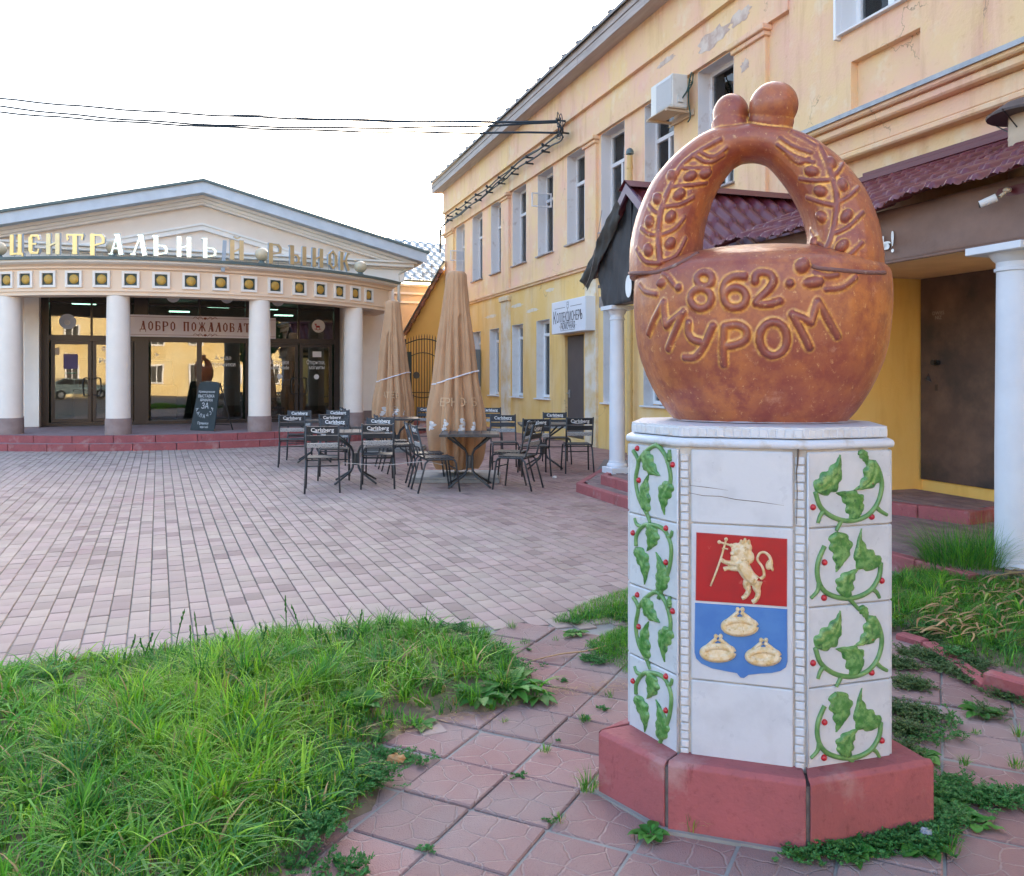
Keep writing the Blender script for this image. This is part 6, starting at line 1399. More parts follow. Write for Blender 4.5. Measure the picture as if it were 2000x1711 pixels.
def make_table():
    c = empty('cafe_table', (0, 0, 0))
    b = MB()
    for k in range(7): b.bbox(-.38 + k * .1095, -.38 + k * .1095 + .104, -.38, .38, .715, .732, .003)
    t = b.build('tabletop', M_table, c)
    b = MB(); 
    b.bbox(-.40, .40, -.40, -.375, .70, .735, .003); b.bbox(-.40, .40, .375, .40, .70, .735, .003); b.bbox(-.40, -.3755, -.3745, .3745, .70, .735, .003); b.bbox(.3755, .40, -.3745, .3745, .70, .735, .003); b.build('rim', M_frame_, c)
    for k in range(4):
        a = PI / 4 + k * PI / 2; ca, sa = math.cos(a), math.sin(a); b = MB()
        b.tube([(ca * .42, sa * .42, .70), (ca * .09, sa * .09, .50), (ca * .055, sa * .055, .44), (ca * .055, sa * .055, .22), (ca * .10, sa * .10, .16), (ca * .40, sa * .40, .012)], .015, 8); b.build('leg', M_frame_, c, smooth=True)
    b = MB(); b.lathe([(.05, .25), (.05, .42)], 12); b.build('hub', M_frame_, c, smooth=True, sharp=40)
    return c
def rz_of(x): return math.radians(x)
chp = make_chair(); tbp = make_table(); first = [True, True]
CH = [  # x, y, rotation, label   (rotation 0: back towards the camera)
 (-2.50, 11.15, 12, 'nearest dark cafe chair at the left table, back to the plaza, left of the pair'),
 (-1.83, 11.55, 8, 'dark cafe chair at the front left table, back to the plaza, right of the pair'),
 (-2.62, 12.45, 190, 'dark cafe chair across the front left table facing the plaza, left one'),
 (-2.00, 12.70, 184, 'dark cafe chair across the front left table facing the plaza, right one'),
 (-3.72, 14.3, 14, 'leftmost dark cafe chair, at the rear left table with its back to the plaza'),
 (-3.08, 14.5, 10, 'dark cafe chair at the rear left table, back turned, before the portico column'),
 (-3.90, 15.5, 194, 'dark cafe chair facing the plaza behind the leftmost chair'),
 (-3.25, 15.75, 190, 'dark cafe chair facing the plaza, second at the back of the rear left table'),
 (-1.17, 11.75, -78, 'dark cafe chair seen from the side beside the large umbrella, outer of two'),
 (-1.00, 11.15, -72, 'nearer of two dark cafe chairs seen side-on left of the centre table'),
 (-.02, 11.95, 74, 'dark cafe chair seen from the side at the right of the centre table, farther one'),
 (.07, 11.35, 68, 'dark cafe chair seen from the side at the right of the centre table, nearer one'),
 (.34, 13.0, 6, 'dark cafe chair at the right table, back to the plaza, before the yellow wall'),
 (1.03, 13.35, 4, 'rightmost dark cafe chair below the brown bar door'),
 (-.12, 13.7, 186, 'dark cafe chair facing the plaza behind the centre table right of the large umbrella'),
 (.78, 14.7, 184, 'dark cafe chair facing the plaza across the right table'),
 (-1.72, 13.3, -70, 'dark cafe chair in side view between the two umbrellas, nearer one'),
 (-1.95, 14.0, -74, 'dark cafe chair in side view between the two umbrellas, farther one'),
 (-3.05, 16.9, -72, 'dark cafe chair in side view at the foot of the small umbrella, nearer one'),
 (-3.25, 17.6, -72, 'dark cafe chair in side view left of the small umbrella, farther one'),
 (-1.75, 17.3, 182, 'dark cafe chair right of the small umbrella in front of the iron gate'),
 (-.42, 17.0, 184, 'dark cafe chair half hidden behind the large umbrella on its right side'),
]
for i, (x, y, r, lb) in enumerate(CH):
    o = chp if i == 0 else copy_tree(chp)
    o.location = (x, y, .0); o.rotation_euler = (0, 0, rz_of(r)); tag(o, lb, 'chair', 'dark cafe chairs with white brand lettering')
TB = [(-2.22, 12.0, 10, 'dark square cafe table between the front left chairs'), (-3.5, 15.0, 12, 'dark square cafe table between the rear left chairs'), (-.58, 11.6, 2, 'dark square cafe table in front of the large umbrella'),
      (.52, 13.95, 4, 'dark square cafe table at the right by the yellow wall'), (-2.15, 15.8, 10, 'dark square cafe table in front of the small umbrella')]
for i, (x, y, r, lb) in enumerate(TB):
    o = tbp if i == 0 else copy_tree(tbp)
    o.location = (x, y, .0); o.rotation_euler = (0, 0, rz_of(r)); tag(o, lb, 'table', 'dark cafe tables')

# ================================================================ CLOSED UMBRELLAS
M_umb = mat('tan_canvas', (.52, .31, .175), .9, (.45, .26, .145), 3, bump=.25, bscale=120, bdist=.003)
M_umbt = mat('faded_print', (.60, .40, .24), .9); M_blot = mat('white_print', (.72, .70, .70), .8, (.6, .56, .54), 20)
def umbrella(x, y, label, seed, txt):
    r = random.Random(seed); g = empty('closed_umbrella', (x, y, 0), 0, label=label, cat='umbrella', group='closed tan cafe umbrellas')
    NA = 176; ph = [r.random() * 6 for _ in range(8)]
    def fold(th, z):
        k = min(1, max(0, (3.0 - z) / 1.0)); amp = .07 + .23 * k
        return 1 + amp * (1.15 * (abs(math.cos(5.5 * th + ph[0] + .35 * math.sin(z * 2 + th * 2))) ** .55 - .72) + .45 * (abs(math.sin(9.5 * th + ph[1] - z * .5)) ** .6 - .7) + .22 * math.sin(5 * th + ph[2] + z)) + .012 * math.sin(31 * th + ph[3] + z * 3)
    pr = [(.135, 3.0), (.165, 2.75), (.20, 2.4), (.235, 2.1), (.265, 1.8), (.288, 1.6), (.298, 1.5), (.292, 1.46), (.306, 1.42), (.335, 1.25), (.37, 1.05), (.385, .9), (.39, .72), (.375, .5), (.355, .36), (.33, .26), (.28, .16)]
    zs = [z for _, z in pr]; rs = [q for q, _ in pr]; dense = [(float(np.interp(-z, [-q for q in zs], rs)), z) for z in np.linspace(3.0, .16, 46)]
    b = MB(); b.lathe(dense, NA, caps=False, fold=fold); b.build('canopy', M_umb, g, smooth=True)
    b = MB(); dn = [(.0, 3.045), (.10, 3.045), (.128, 3.03)] + [(.145 + (3.03 - z) * .098, z) for z in np.linspace(3.0, 2.42, 10)]
    def fold2(th, z): return 1 + (.05 + .12 * (3.03 - z)) * (abs(math.cos(5.5 * th + ph[0])) ** .6 - .6) + .02 * math.sin(17 * th + ph[4])
    vs = []; m = len(dn)
    for i, (rr, z) in enumerate(dn):
        for k in range(NA):
            th = 2 * PI * k / NA; f = fold2(th, z); zz = z - (.24 * abs(math.sin(2 * th + ph[5])) ** 1.5) * max(0, (2.9 - z) / .5); vs.append((rr * f * math.cos(th), rr * f * math.sin(th), zz))
    b.add(vs, [(i * NA + k, i * NA + (k + 1) % NA, (i + 1) * NA + (k + 1) % NA, (i + 1) * NA + k) for i in range(m - 1) for k in range(NA)]); b.build('top_flap', M_umb, g, smooth=True)
    b = MB(); tilt = .10
    b.tube([((.305) * max(1.0, fold(a, 1.5)) * math.cos(a), .305 * max(1.0, fold(a, 1.5)) * math.sin(a), 1.49 + tilt * math.cos(a)) for a in [2 * PI * k / 48 for k in range(49)]], .012, 6, caps=False); b.build('ribbon', mat('white_ribbon', (.72, .68, .72), .8), g, smooth=True)
    b = MB(); b.tube([(0, 0, .02), (0, 0, 3.05)], .03, 10); b.build('pole', M_steel, g, smooth=True)
    b = MB(); b.bbox(-.64, .64, -.5, .5, .0, .05, .006); b.bbox(-.62, -.005, -.48, .48, .051, .08, .006); b.bbox(.005, .62, -.48, .48, .051, .08, .006); b.build('base_plate', mat('concrete_slab', (.34, .33, .32), .85, (.26, .25, .24), 5), g)
    # printed letters and white blots lying on the cloth
    def onc(th, z, o=.004): rr = float(np.interp(-z, [-q for q in zs], rs)) * fold(th, z) + o; return Vector((rr * math.cos(th), rr * math.sin(th), z))
    for (th, z, k) in ((-1.92, .82, 1), (-1.30, .82, 1.1), (-.85, .80, .7), (-2.5, .8, .8)):
        b = MB()
        for (du, dz, rr) in ((0, .05, .035), (.03, .01, .03), (-.01, -.03, .035), (-.03, -.07, .028), (.02, -.055, .02)):
            cth, cz = th + du * k / .4, z + dz * k; n = 10; vs = [onc(cth, cz, .006)] + [onc(cth + rr * k / .4 * math.cos(a) * (1 + .2 * math.sin(3 * a + z)), cz + rr * k * math.sin(a), .006) for a in [2 * PI * q / n for q in range(n)]]
            b.add(vs, [(0, 1 + q, 1 + (q + 1) % n) for q in range(n)])
        b.build('white_blot', M_blot, g, smooth=True)
    for i, ch in enumerate(txt):
        th = -PI / 2 + (i - (len(txt) - 1) / 2) * .26; o = text('printed_letter', ch, M_umbt, .17, onc(th, 1.13, .006), (PI / 2 - .18, 0, th + PI / 2), g, extrude=.001)
    return g
U2 = gp(890, 938); umbrella(U2.x, U2.y + .15, 'large closed tan cafe umbrella tied with white ribbon behind the centre table', 4, '·ЕРНО·Б')
U1p = (-2.43, 17.2); umbrella(*U1p, 'smaller looking closed tan umbrella standing farther back near the iron gate', 11, '·АТЕР·')

# ================================================================ CABLES
M_cable = mat('dark_cable', (.02, .03, .04), .6)
def hang(A, B, sag, n=30): A, B = Vector(A), Vector(B); return [A.lerp(B, i / n) + Vector((0, 0, -sag * 4 * (i / n) * (1 - i / n))) for i in range(n + 1)]
u0 = 20.4
for i, (py, z_, sg_, lb) in enumerate(((155, 7.32, .42, 'uppermost'), (172, 7.30, .35, 'middle'), (178, 7.28, .55, 'second'), (203, 7.05, .30, 'lowest'))):
    e = aty(-260, py - 12, 25); w_ = W(u0, .35, z_)
    b = MB(); pts = hang(e, w_, sg_)
    pts = [p + Vector((0, 0, .012 * math.sin(k * 1.7 + i))) for k, p in enumerate(pts)]
    b.tube(pts, .026 if i else .014, 5); o = b.build('overhead_cable', M_cable); tag(o, '%s dark overhead cable sagging across the sky to the yellow building' % lb, 'cable', 'overhead cables')
wb_ = empty('cable_bundle', BO, YB_RZ, label='bundle of dark cables with pegs running along the yellow wall under the eave', cat='cable')
for (z0, z1, v) in ((7.15, 7.05, .2), (6.98, 6.85, .22), (7.10, 6.80, .24)):
    P = spline([(20.4, .35, z0 + .1), (20.2, .3, z0 - .08), (20.9, v, z0 - .05), (23.5, v, z0), (26, v, (z0 + z1) / 2 - .03), (29, v, z1 + .02), (31.7, v, z1), (31.95, v, z1 - .4), (31.98, v, z1 - .9)], 8)
    P = [p + Vector((0, 0, .02 * math.sin(k * .9 + z0 * 7))) for k, p in enumerate(P)]
    b = MB(); b.tube(P, .020, 5); b.build('cable', M_cable, wb_, smooth=True)
for k in range(9):
    b = MB(); u = 21.6 + k * 1.15
    for z in (7.08, 6.93): b.tube([(u, .0, z - .03 * k / 5), (u, .28, z - .03 * k / 5)], .022, 6); b.ell((u, .26, z - .03 * k / 5 + .02), .03, .04, .04)
    b.build('peg', M_cable, wb_)
b = MB(); b.tube([(20.4, .0, 7.32), (20.4, .4, 7.34)], .022, 6); b.tube([(20.4, .0, 7.06), (20.4, .4, 7.06)], .022, 6); b.tube([(24.8, .1, 7.0), (24.2, .5, 6.78)], .02, 5); b.build('bracket', M_black, wb_)
b = MB(); r_ = random.Random(3)
for k in range(5): b.tube(spline([(20.45, .34, 7.3), (20.2 + r_.uniform(-.3, .2), .42, 7.3 + r_.uniform(-.1, .2)), (20.0 + r_.uniform(-.2, .3), .4, 7.1 + r_.uniform(-.3, .1)), (20.5, .34, 6.95)], 6), .010, 4)
b.build('loose_loop', M_cable, wb_)
# thin cord between chair legs, dropped rubbish
b = MB(); b.tube(spline([(-2.2, 11.0, .38), (-1.7, 11.2, .33), (-1.2, 11.25, .37), (-.9, 10.95, .36)], 6), .005, 4); tag(b.build('cord', mat('pale_cord', (.45, .42, .4), .8)), 'thin pale cord strung between the cafe chairs', 'cord')

# ================================================================ VEGETATION
rg_ = np.random.default_rng(11)
def gmat(name, c, c2, t=.35): return mat(name, c, .55, c2, 9, coord='Object', island=True, rnd_val=.28, transl=t, spec=.3, detail=2)
M_gb = gmat('bright_grass', (.20, .46, .02), (.30, .52, .05)); M_gm = gmat('meadow_grass', (.09, .31, .02), (.15, .38, .04)); M_gd = gmat('dark_grass', (.04, .18, .03), (.08, .25, .05)); M_gy = gmat('dry_grass', (.42, .30, .13), (.30, .20, .08), .2)
M_wl = gmat('small_weed_leaf', (.055, .20, .04), (.10, .28, .08), .3); M_wl2 = gmat('broad_weed_leaf', (.05, .20, .03), (.10, .28, .05), .3); M_stem = gmat('weed_stem', (.12, .16, .05), (.16, .12, .06), .1)
def mesh_np(name, verts, faces_list, mats, mi, parent=None):
    me = bpy.data.meshes.new(name); nv = len(verts); me.vertices.add(nv); me.vertices.foreach_set('co', verts.astype(np.float32).ravel())
    tot = sum(f.size for f in faces_list); nf = sum(len(f) for f in faces_list); me.loops.add(tot); me.polygons.add(nf)
    me.loops.foreach_set('vertex_index', np.concatenate([f.ravel() for f in faces_list]).astype(np.int32))
    sizes = np.concatenate([np.full(len(f), f.shape[1]) for f in faces_list]); me.polygons.foreach_set('loop_start', np.concatenate([[0], np.cumsum(sizes)[:-1]]).astype(np.int32))
    for m in mats: me.materials.append(m)
    me.polygons.foreach_set('material_index', mi.astype(np.int32)); me.update(calc_edges=True); me.validate()
    o = bpy.data.objects.new(name, me); COL.objects.link(o)
    if parent: o.parent = parent
    return o
def blades(P, H, Wd, bend, heading, mi, lean=None, flat=0.0):
    """P (N,3) roots; H heights; returns verts, quads, tris"""
    N = len(P); nl = 5; ts = np.linspace(0, 1, nl)
    dx, dy = np.cos(heading), np.sin(heading); sx_, sy_ = -dy, dx; V_ = np.zeros((N, nl * 2 - 1, 3)); tw = rg_.uniform(-.8, .8, N)
    for k, t in enumerate(ts):
        out = H * bend * t ** 2.0; up = H * (t - .45 * bend * t ** 2.4 * 1.0); up = np.maximum(up, .004)
        c = P + np.stack([dx * out, dy * out, up * (1 - flat)], 1); w = Wd * (1 - t ** 1.8) * .5 if t > 0 else Wd * .35
        a = tw * t; ex = sx_ * np.cos(a) + dx * np.sin(a); ey = sy_ * np.cos(a) + dy * np.sin(a); off = np.stack([ex * w, ey * w, np.zeros(N)], 1)
        if k < nl - 1: V_[:, 2 * k] = c - off; V_[:, 2 * k + 1] = c + off
        else: V_[:, 2 * k] = c
    nvp = nl * 2 - 1; base = np.arange(N)[:, None] * nvp
    q = np.concatenate([base + np.array([2 * k, 2 * k + 1, 2 * k + 3, 2 * k + 2]) for k in range(nl - 2)], 0); t_ = base + np.array([2 * nl - 4, 2 * nl - 3, 2 * nl - 2])
    return V_.reshape(-1, 3), q, t_, np.concatenate([np.tile(mi, nl - 2), mi])
def grass_obj(name, parts, mats, **tg):
    vs, qs, ts_, m1, m2 = [], [], [], [], []; o = 0
    for (v, q, t, mi) in parts:
        vs.append(v); qs.append(q + o); ts_.append(t + o); o += len(v); m1.append(mi[:len(q)]); m2.append(mi[len(q):])
    return tag(mesh_np(name, np.concatenate(vs), [np.concatenate(qs), np.concatenate(ts_)], mats, np.concatenate(m1 + m2)), **tg)
GM = [M_gb, M_gm, M_gd, M_gy]
def dist_poly(poly, X, Y):
    d = np.full(X.shape, 9.0)
    for i in range(len(poly)):
        ax, ay = poly[i]; bx, by = poly[(i + 1) % len(poly)]; ux, uy = bx - ax, by - ay; L2_ = ux * ux + uy * uy + 1e-9
        t = np.clip(((X - ax) * ux + (Y - ay) * uy) / L2_, 0, 1); d = np.minimum(d, np.hypot(X - ax - t * ux, Y - ay - t * uy))
    return d
def soil(name, poly, hmax, m, label):
    xs = [p[0] for p in poly]; ys = [p[1] for p in poly]; st = .045; gx = np.arange(min(xs), max(xs), st); gy = np.arange(min(ys), max(ys), st); X, Y = np.meshgrid(gx, gy)
    ins = pip(poly, X, Y); d = dist_poly(poly, X, Y); Z = np.where(ins, .006 + hmax * np.clip(d / .35, 0, 1) ** .7, -.02) + (rg_.random(X.shape) - .5) * .012 * ins
    V_ = np.stack([X, Y, Z], -1).reshape(-1, 3); ny, nx = X.shape; i = np.arange(ny - 1)[:, None] * nx + np.arange(nx - 1)[None]; F = np.stack([i, i + 1, i + nx + 1, i + nx], -1).reshape(-1, 4)
    keep = (ins.reshape(-1)[F]).any(1); F = F[keep]; o = mesh_np(name, V_, [F], [m], np.zeros(len(F))); o.data.polygons.foreach_set('use_smooth', [True] * len(o.data.polygons)); o['kind'] = 'structure'; return o
M_soil = mat('bed_soil', (.12, .085, .055), .95, (.20, .15, .10), 7, bump=.6, bscale=30, col3=(.30, .22, .13), scale3=12, lo3=.5, hi3=.65)
def bedz(poly, X, Y, hmax): return .004 + hmax * np.clip(dist_poly(poly, X, Y) / .35, 0, 1) ** .7
BED = [(max(x, -3.6), max(y, 1.15)) for x, y in BED]
soil('grass_bed', BED, .05, M_soil, '')
def sample(poly, n):
    xs = [p[0] for p in poly]; ys = [p[1] for p in poly]; X = rg_.uniform(min(xs), max(xs), n); Y = rg_.uniform(min(ys), max(ys), n); k = pip(poly, X, Y); return X[k], Y[k]
def noise2(X, Y, s, seed=0):
    r = np.random.default_rng(seed); v = np.zeros_like(X)
    for k in range(6): a = r.uniform(0, 6.28); f = s * r.uniform(.6, 1.8); v += np.sin((X * math.cos(a) + Y * math.sin(a)) * f + r.uniform(0, 6.28))
    return v / 6
X, Y = sample(BED, 46000); PXs = CXP + FPX * X / Y; PYs = HOR + FPX * CAMH / Y; ok = (PXs > -160) & (PXs < 1120) & (Y < 4.6); X, Y, PXs, PYs = X[ok], Y[ok], PXs[ok], PYs[ok]
d = dist_poly(BED, X, Y); nz = noise2(X, Y, 3.2, 1); nz2 = noise2(X, Y, 9, 2); N = len(X)
br = np.exp(-(((PXs - 430) / 300) ** 2 + ((PYs - 1500) / 190) ** 2)) * 1.2 + nz * .5      # lush bright patch in the middle
bare = (np.exp(-(((PXs - 90) / 70) ** 2 + ((PYs - 1425) / 28) ** 2)) * .8 + np.exp(-(((PXs - 820) / 60) ** 2 + ((PYs - 1375) / 25) ** 2)) * .9 + np.exp(-(((PXs - 550) / 30) ** 2 + ((PYs - 1330) / 15) ** 2)) * .5)
keep = (rg_.random(N) < np.clip(.42 + .6 * nz2 + .45 * nz, .06, 1) - bare * .8); X, Y, PXs, PYs, d, nz, nz2, br, bare = [q[keep] for q in (X, Y, PXs, PYs, d, nz, nz2, br, bare)]; N = len(X)
H = (.060 + .075 * np.clip(br, 0, 1.2) + .03 * np.clip(nz, 0, 1)) * np.clip(.45 + d * 4, .4, 1) * rg_.uniform(.55, 1.35, N) * np.clip(1 - bare * .6, .3, 1)
H *= np.where((PYs < 1330) & (PXs > 250), 1.25, 1.0)
r = rg_.random(N); mi = np.where(r < np.clip(br * .75, .05, .8), 0, np.where(r < .80, 1, 2)); mi = np.where(rg_.random(N) < .05 + .35 * bare, 3, mi)
P = np.stack([X, Y, bedz(BED, X, Y, .05) - .004], 1); hd = rg_.uniform(0, 2 * PI, N) * .75 + noise2(X, Y, 4, 5) * 1.5
grass_obj('grass', [blades(P, H, rg_.uniform(.003, .0075, N), rg_.uniform(.1, .9, N), hd, mi)], GM, kind='stuff')
def tuft_cloud(n, seed, per, hr, wr, br_, poly, mp_f, hm=.05):
    r = np.random.default_rng(seed); X, Y = sample(poly, n * 4); X, Y = X[:n], Y[:n]; n = len(X); out = []
    px = CXP + FPX * X / Y; py = HOR + FPX * CAMH / Y
    cnt = r.integers(per[0], per[1], n); idx = np.repeat(np.arange(n), cnt); m = len(idx); a = r.uniform(0, 2 * PI, m); sp_ = r.uniform(.012, .045, n)[idx] * np.sqrt(r.random(m)); x = X[idx] + sp_ * np.cos(a); y = Y[idx] + sp_ * np.sin(a)
    d = np.clip(.45 + 4 * dist_poly(poly, X, Y), .45, 1); h = (r.uniform(*hr, n) * d)[idx] * r.uniform(.5, 1.1, m); w = r.uniform(*wr, n)[idx] * r.uniform(.7, 1.3, m); k = mp_f(px, py, r)[idx]; flip = r.random(m); k = np.where(flip < .05, 3, np.where(flip < .18, 1, k))
    pref = r.uniform(0, 2 * PI, n)[idx]; hd = np.where(r.random(m) < .35, pref + r.normal(0, .5, m), a + r.normal(0, .5, m))
    P = np.stack([x, y, bedz(poly, x, y, hm) - .004], 1); return blades(P, h, w, r.uniform(*br_, m), hd, k)
def kf(px, py, r):
    b_ = np.exp(-(((px - 430) / 260) ** 2 + ((py - 1480) / 170) ** 2)); q = r.random(len(px)); return np.where(q < .12 + .75 * b_, 0, np.where(q < .62 + .3 * b_, 1, 2))
BEDv = [(x, y) for x, y in BED if True]
def clipbed(n, seed, *a): return tuft_cloud(n, seed, *a)
grass_obj('grass', [tuft_cloud(900, 61, (10, 26), (.08, .18), (.004, .009), (.2, 1.3), BED, kf), tuft_cloud(150, 62, (24, 60), (.17, .30), (.006, .012), (.25, 1.2), [(gp(*p).x, gp(*p).y) for p in ((120, 1400), (420, 1310), (640, 1290), (720, 1340), (600, 1470), (560, 1600), (480, 1711), (60, 1711), (60, 1500))], kf), tuft_cloud(260, 63, (8, 16), (.10, .22), (.007, .014), (.7, 1.7), BED, kf)], GM, kind='stuff')
# taller flowering stalks along the far edge
def tuft(name, x, y, z, n, h, spread, mi_p, label, wd=.004, bend=.7, cat='grass tuft', group=None, seed=0):
    r = np.random.default_rng(seed); a = r.uniform(0, 2 * PI, n); rr = spread * np.sqrt(r.random(n)); P = np.stack([rr * np.cos(a), rr * np.sin(a), np.zeros(n)], 1)
    mi = r.choice(4, n, p=mi_p); v = blades(P, h * r.uniform(.5, 1.15, n), r.uniform(.7, 1.3, n) * wd, r.uniform(.15, 1.0, n) * bend * 1.3, a + r.uniform(-.7, .7, n), mi)
    o = grass_obj(name, [v], GM); o.location = (x, y, z); tag(o, label, cat, group); return o
ST = [(560, 1255, .30), (590, 1250, .24), (640, 1262, .16), (695, 1260, .22), (655, 1290, .18), (520, 1280, .2), (250, 1290, .16), (278, 1300, .2), (505, 1290, .22), (470, 1262, .2), (430, 1285, .18), (388, 1275, .26), (372, 1290, .22), (340, 1290, .3), (290, 1310, .20), (405, 1268, .17), (615, 1270, .15), (680, 1275, .14), (765, 1240, .12), (850, 1235, .12), (452, 1290, .13), (240, 1312, .13)]
b = MB(); rs2 = random.Random(9)
for (px, py, h) in ST:
    g_ = gp(px, py + 14, .02); tx, ty = rs2.uniform(-.07, .07), rs2.uniform(-.04, .04); P = spline([g_, g_ + Vector((tx * .3, ty * .3, h * .5)), g_ + Vector((tx, ty, h))], 5); b.cur = 0; b.tube(P, [.0030] * (len(P) - 1) + [.0012], 4)
    for k in range(9):
        t = .72 + .28 * k / 9; q = P[min(int(t * (len(P) - 1)), len(P) - 1)] + Vector((rs2.uniform(-.004, .004), 0, rs2.uniform(-.01, .01))); b.ell(q, .0035, .003, .009, n=5, m=4)
    for k in range(2):
        a = rs2.uniform(0, 6.28); q = P[2 + 3 * k]; L_ = rs2.uniform(.06, .12); dv = Vector((math.cos(a), math.sin(a), .5)).normalized(); n_ = Vector((-dv.y, dv.x, 0)).normalized() * .0028
        b.add([q - n_, q + n_, q + dv * L_ * .6 + n_, q + dv * L_ * .6 - n_, q + dv * L_ + Vector((0, 0, -.02))], [(0, 1, 2, 3), (3, 2, 4)])
tag(b.build('flowering_grass_stalks', [M_gd]), kind='stuff')
# creeping small-leaf weeds
def weeds(name, pts, n, spread, h, leaf, m=None, seed=0, flat=.5, mats=None, zb=0.0, kind='stuff', label=None, cat=None, group=None, origin=None):
    r = np.random.default_rng(seed); ctr = np.array([(p[0], p[1]) for p in pts]); wts = np.array([p[2] if len(p) > 2 else 1.0 for p in pts]); wts = wts / wts.sum()
    ci = r.choice(len(ctr), n, p=wts); a = r.uniform(0, 2 * PI, n); L_ = spread * r.uniform(.3, 1.0, n); nl = 13; V_ = []; F = []; o = 0
    el = r.uniform(.08, 1.2, n) * (1 - flat) + .08
    sx0 = ctr[ci, 0] + r.normal(0, spread * .45, n); sy0 = ctr[ci, 1] + r.normal(0, spread * .45, n); ts = np.linspace(.08, 1, nl)
    dx, dy = np.cos(a) * np.cos(el), np.sin(a) * np.cos(el); dz = np.sin(el)
    for k, t in enumerate(ts):
        cx_ = sx0 + dx * L_ * t; cy_ = sy0 + dy * L_ * t; cz = zb + np.minimum(dz * L_ * t * (1.25 - .5 * t), h) + .003
        for sgn in (-1, 1):
            aa = a + sgn * 1.1 + r.normal(0, .4, n); ll = leaf * r.uniform(.6, 1.3, n); lx, ly = np.cos(aa) * ll, np.sin(aa) * ll; wx, wy = -np.sin(aa) * ll * .24, np.cos(aa) * ll * .24; lz = r.uniform(-.1, .7, n) * ll; wz = r.uniform(-.3, .3, n) * ll
            p0 = np.stack([cx_, cy_, cz], 1); p1 = p0 + np.stack([lx * .5 + wx, ly * .5 + wy, lz * .6 + wz], 1); p2 = p0 + np.stack([lx, ly, lz], 1); p3 = p0 + np.stack([lx * .5 - wx, ly * .5 - wy, lz * .6 - wz], 1)
            V_.append(np.stack([p0, p1, p2, p3], 1).reshape(-1, 3))
    V_ = np.concatenate(V_); nq = len(V_) // 4; F = np.arange(nq * 4).reshape(-1, 4)
    # stems as thin blades
    p0 = np.stack([sx0, sy0, np.full(n, zb)], 1); p1 = np.stack([sx0 + dx * L_, sy0 + dy * L_, zb + np.minimum(dz * L_ * .75, h) + .003], 1); w = np.stack([-np.sin(a) * .0011, np.cos(a) * .0011, np.zeros(n)], 1); S = np.stack([p0 - w, p0 + w, p1 + w * .5, p1 - w * .5], 1).reshape(-1, 3)
    if origin is not None: V_ = V_ - np.array([origin[0], origin[1], 0]); S = S - np.array([origin[0], origin[1], 0])
    F2 = np.arange(n * 4).reshape(-1, 4) + len(V_); mm = mats or [m or M_wl, M_stem]
    ob = mesh_np(name, np.concatenate([V_, S]), [np.concatenate([F, F2])], mm, np.concatenate([np.zeros(nq), np.ones(n)]))
    if origin is not None: ob.location = (origin[0], origin[1], 0)
    return tag(ob, label, cat, group, kind)
def G(px, py, w=1.0): p = gp(px, py); return (p.x, p.y, w)
weeds('low_weeds', [G(690, 1540, 2), G(640, 1570, 2), G(600, 1600, 2), G(560, 1620, 1.5), G(660, 1500, 1.5), G(720, 1530, 1), G(620, 1530, 2), G(680, 1430, 1.3), G(640, 1440, 1.3), G(600, 1460), G(20, 1330, 1), G(100, 1330, 1), G(180, 1320, 1), G(60, 1380, 1), G(230, 1340), G(820, 1240), G(880, 1240, 1.3), G(760, 1255), G(910, 1270), G(700, 1290, 1), G(560, 1300, 1), G(430, 1320, 1), G(330, 1350, 1), G(960, 1290, 1.2), G(1000, 1320, .8)], 3400, .095, .08, .011, seed=1, flat=.35, zb=.02)
weeds('low_weeds', [G(720, 1470, .5), G(765, 1478, 1), G(800, 1482, .6), G(740, 1470, .6), G(830, 1485, .3)], 90, .06, .03, .011, seed=2, flat=.7)
weeds('low_weeds', [G(1150, 1205, 1.2), G(1190, 1200, 2), G(1215, 1190, 1.5), G(1120, 1215, .7), G(1225, 1210, 2), G(1180, 1270, 1), G(1210, 1255, 1.5), G(1230, 1240, 1), G(1160, 1290, 1)], 800, .075, .05, .010, seed=3, flat=.5)
weeds('low_weeds', [G(1760, 1300, 2), G(1780, 1340, 2), G(1760, 1390, 2), G(1770, 1430, 2), G(1790, 1280, 2), G(1830, 1290, 1.5), G(1850, 1310, 1), G(1760, 1470, 1.2), G(1800, 1400, 1), G(1820, 1250, 1.5), G(1880, 1310), G(1900, 1330), G(1960, 1360, .7), G(1930, 1395, .7), G(1990, 1370, .5), G(1900, 1300, 2), G(1860, 1275, 2), G(1830, 1255, 2), G(1800, 1240, 2)], 2600, .075, .06, .010, seed=4, flat=.35, m=gmat('greyish_weed_leaf', (.075, .15, .045), (.12, .19, .07), .3))
weeds('low_weeds', [G(1600, 1660, .8), G(1640, 1655, 1.5), G(1700, 1650, 2), G(1740, 1640, 2), G(1790, 1640, 2), G(1840, 1600, 2), G(1850, 1560, 1.5), G(1860, 1535, 1), G(1900, 1560, 1.2), G(1950, 1565, 1), G(1820, 1620, 2), G(1990, 1560, .6), G(1560, 1668, .4)], 1500, .07, .06, .011, seed=5, flat=.35)
weeds('low_weeds', [G(1838, 1430, 1), G(1815, 1445, .8), G(1850, 1410, .6)], 60, .09, .09, .011, seed=6, flat=.2)
weeds('low_weeds', [G(580, 1700, 1), G(650, 1700, 1), G(690, 1705, .5)], 60, .08, .06, .013, seed=12, flat=.2)
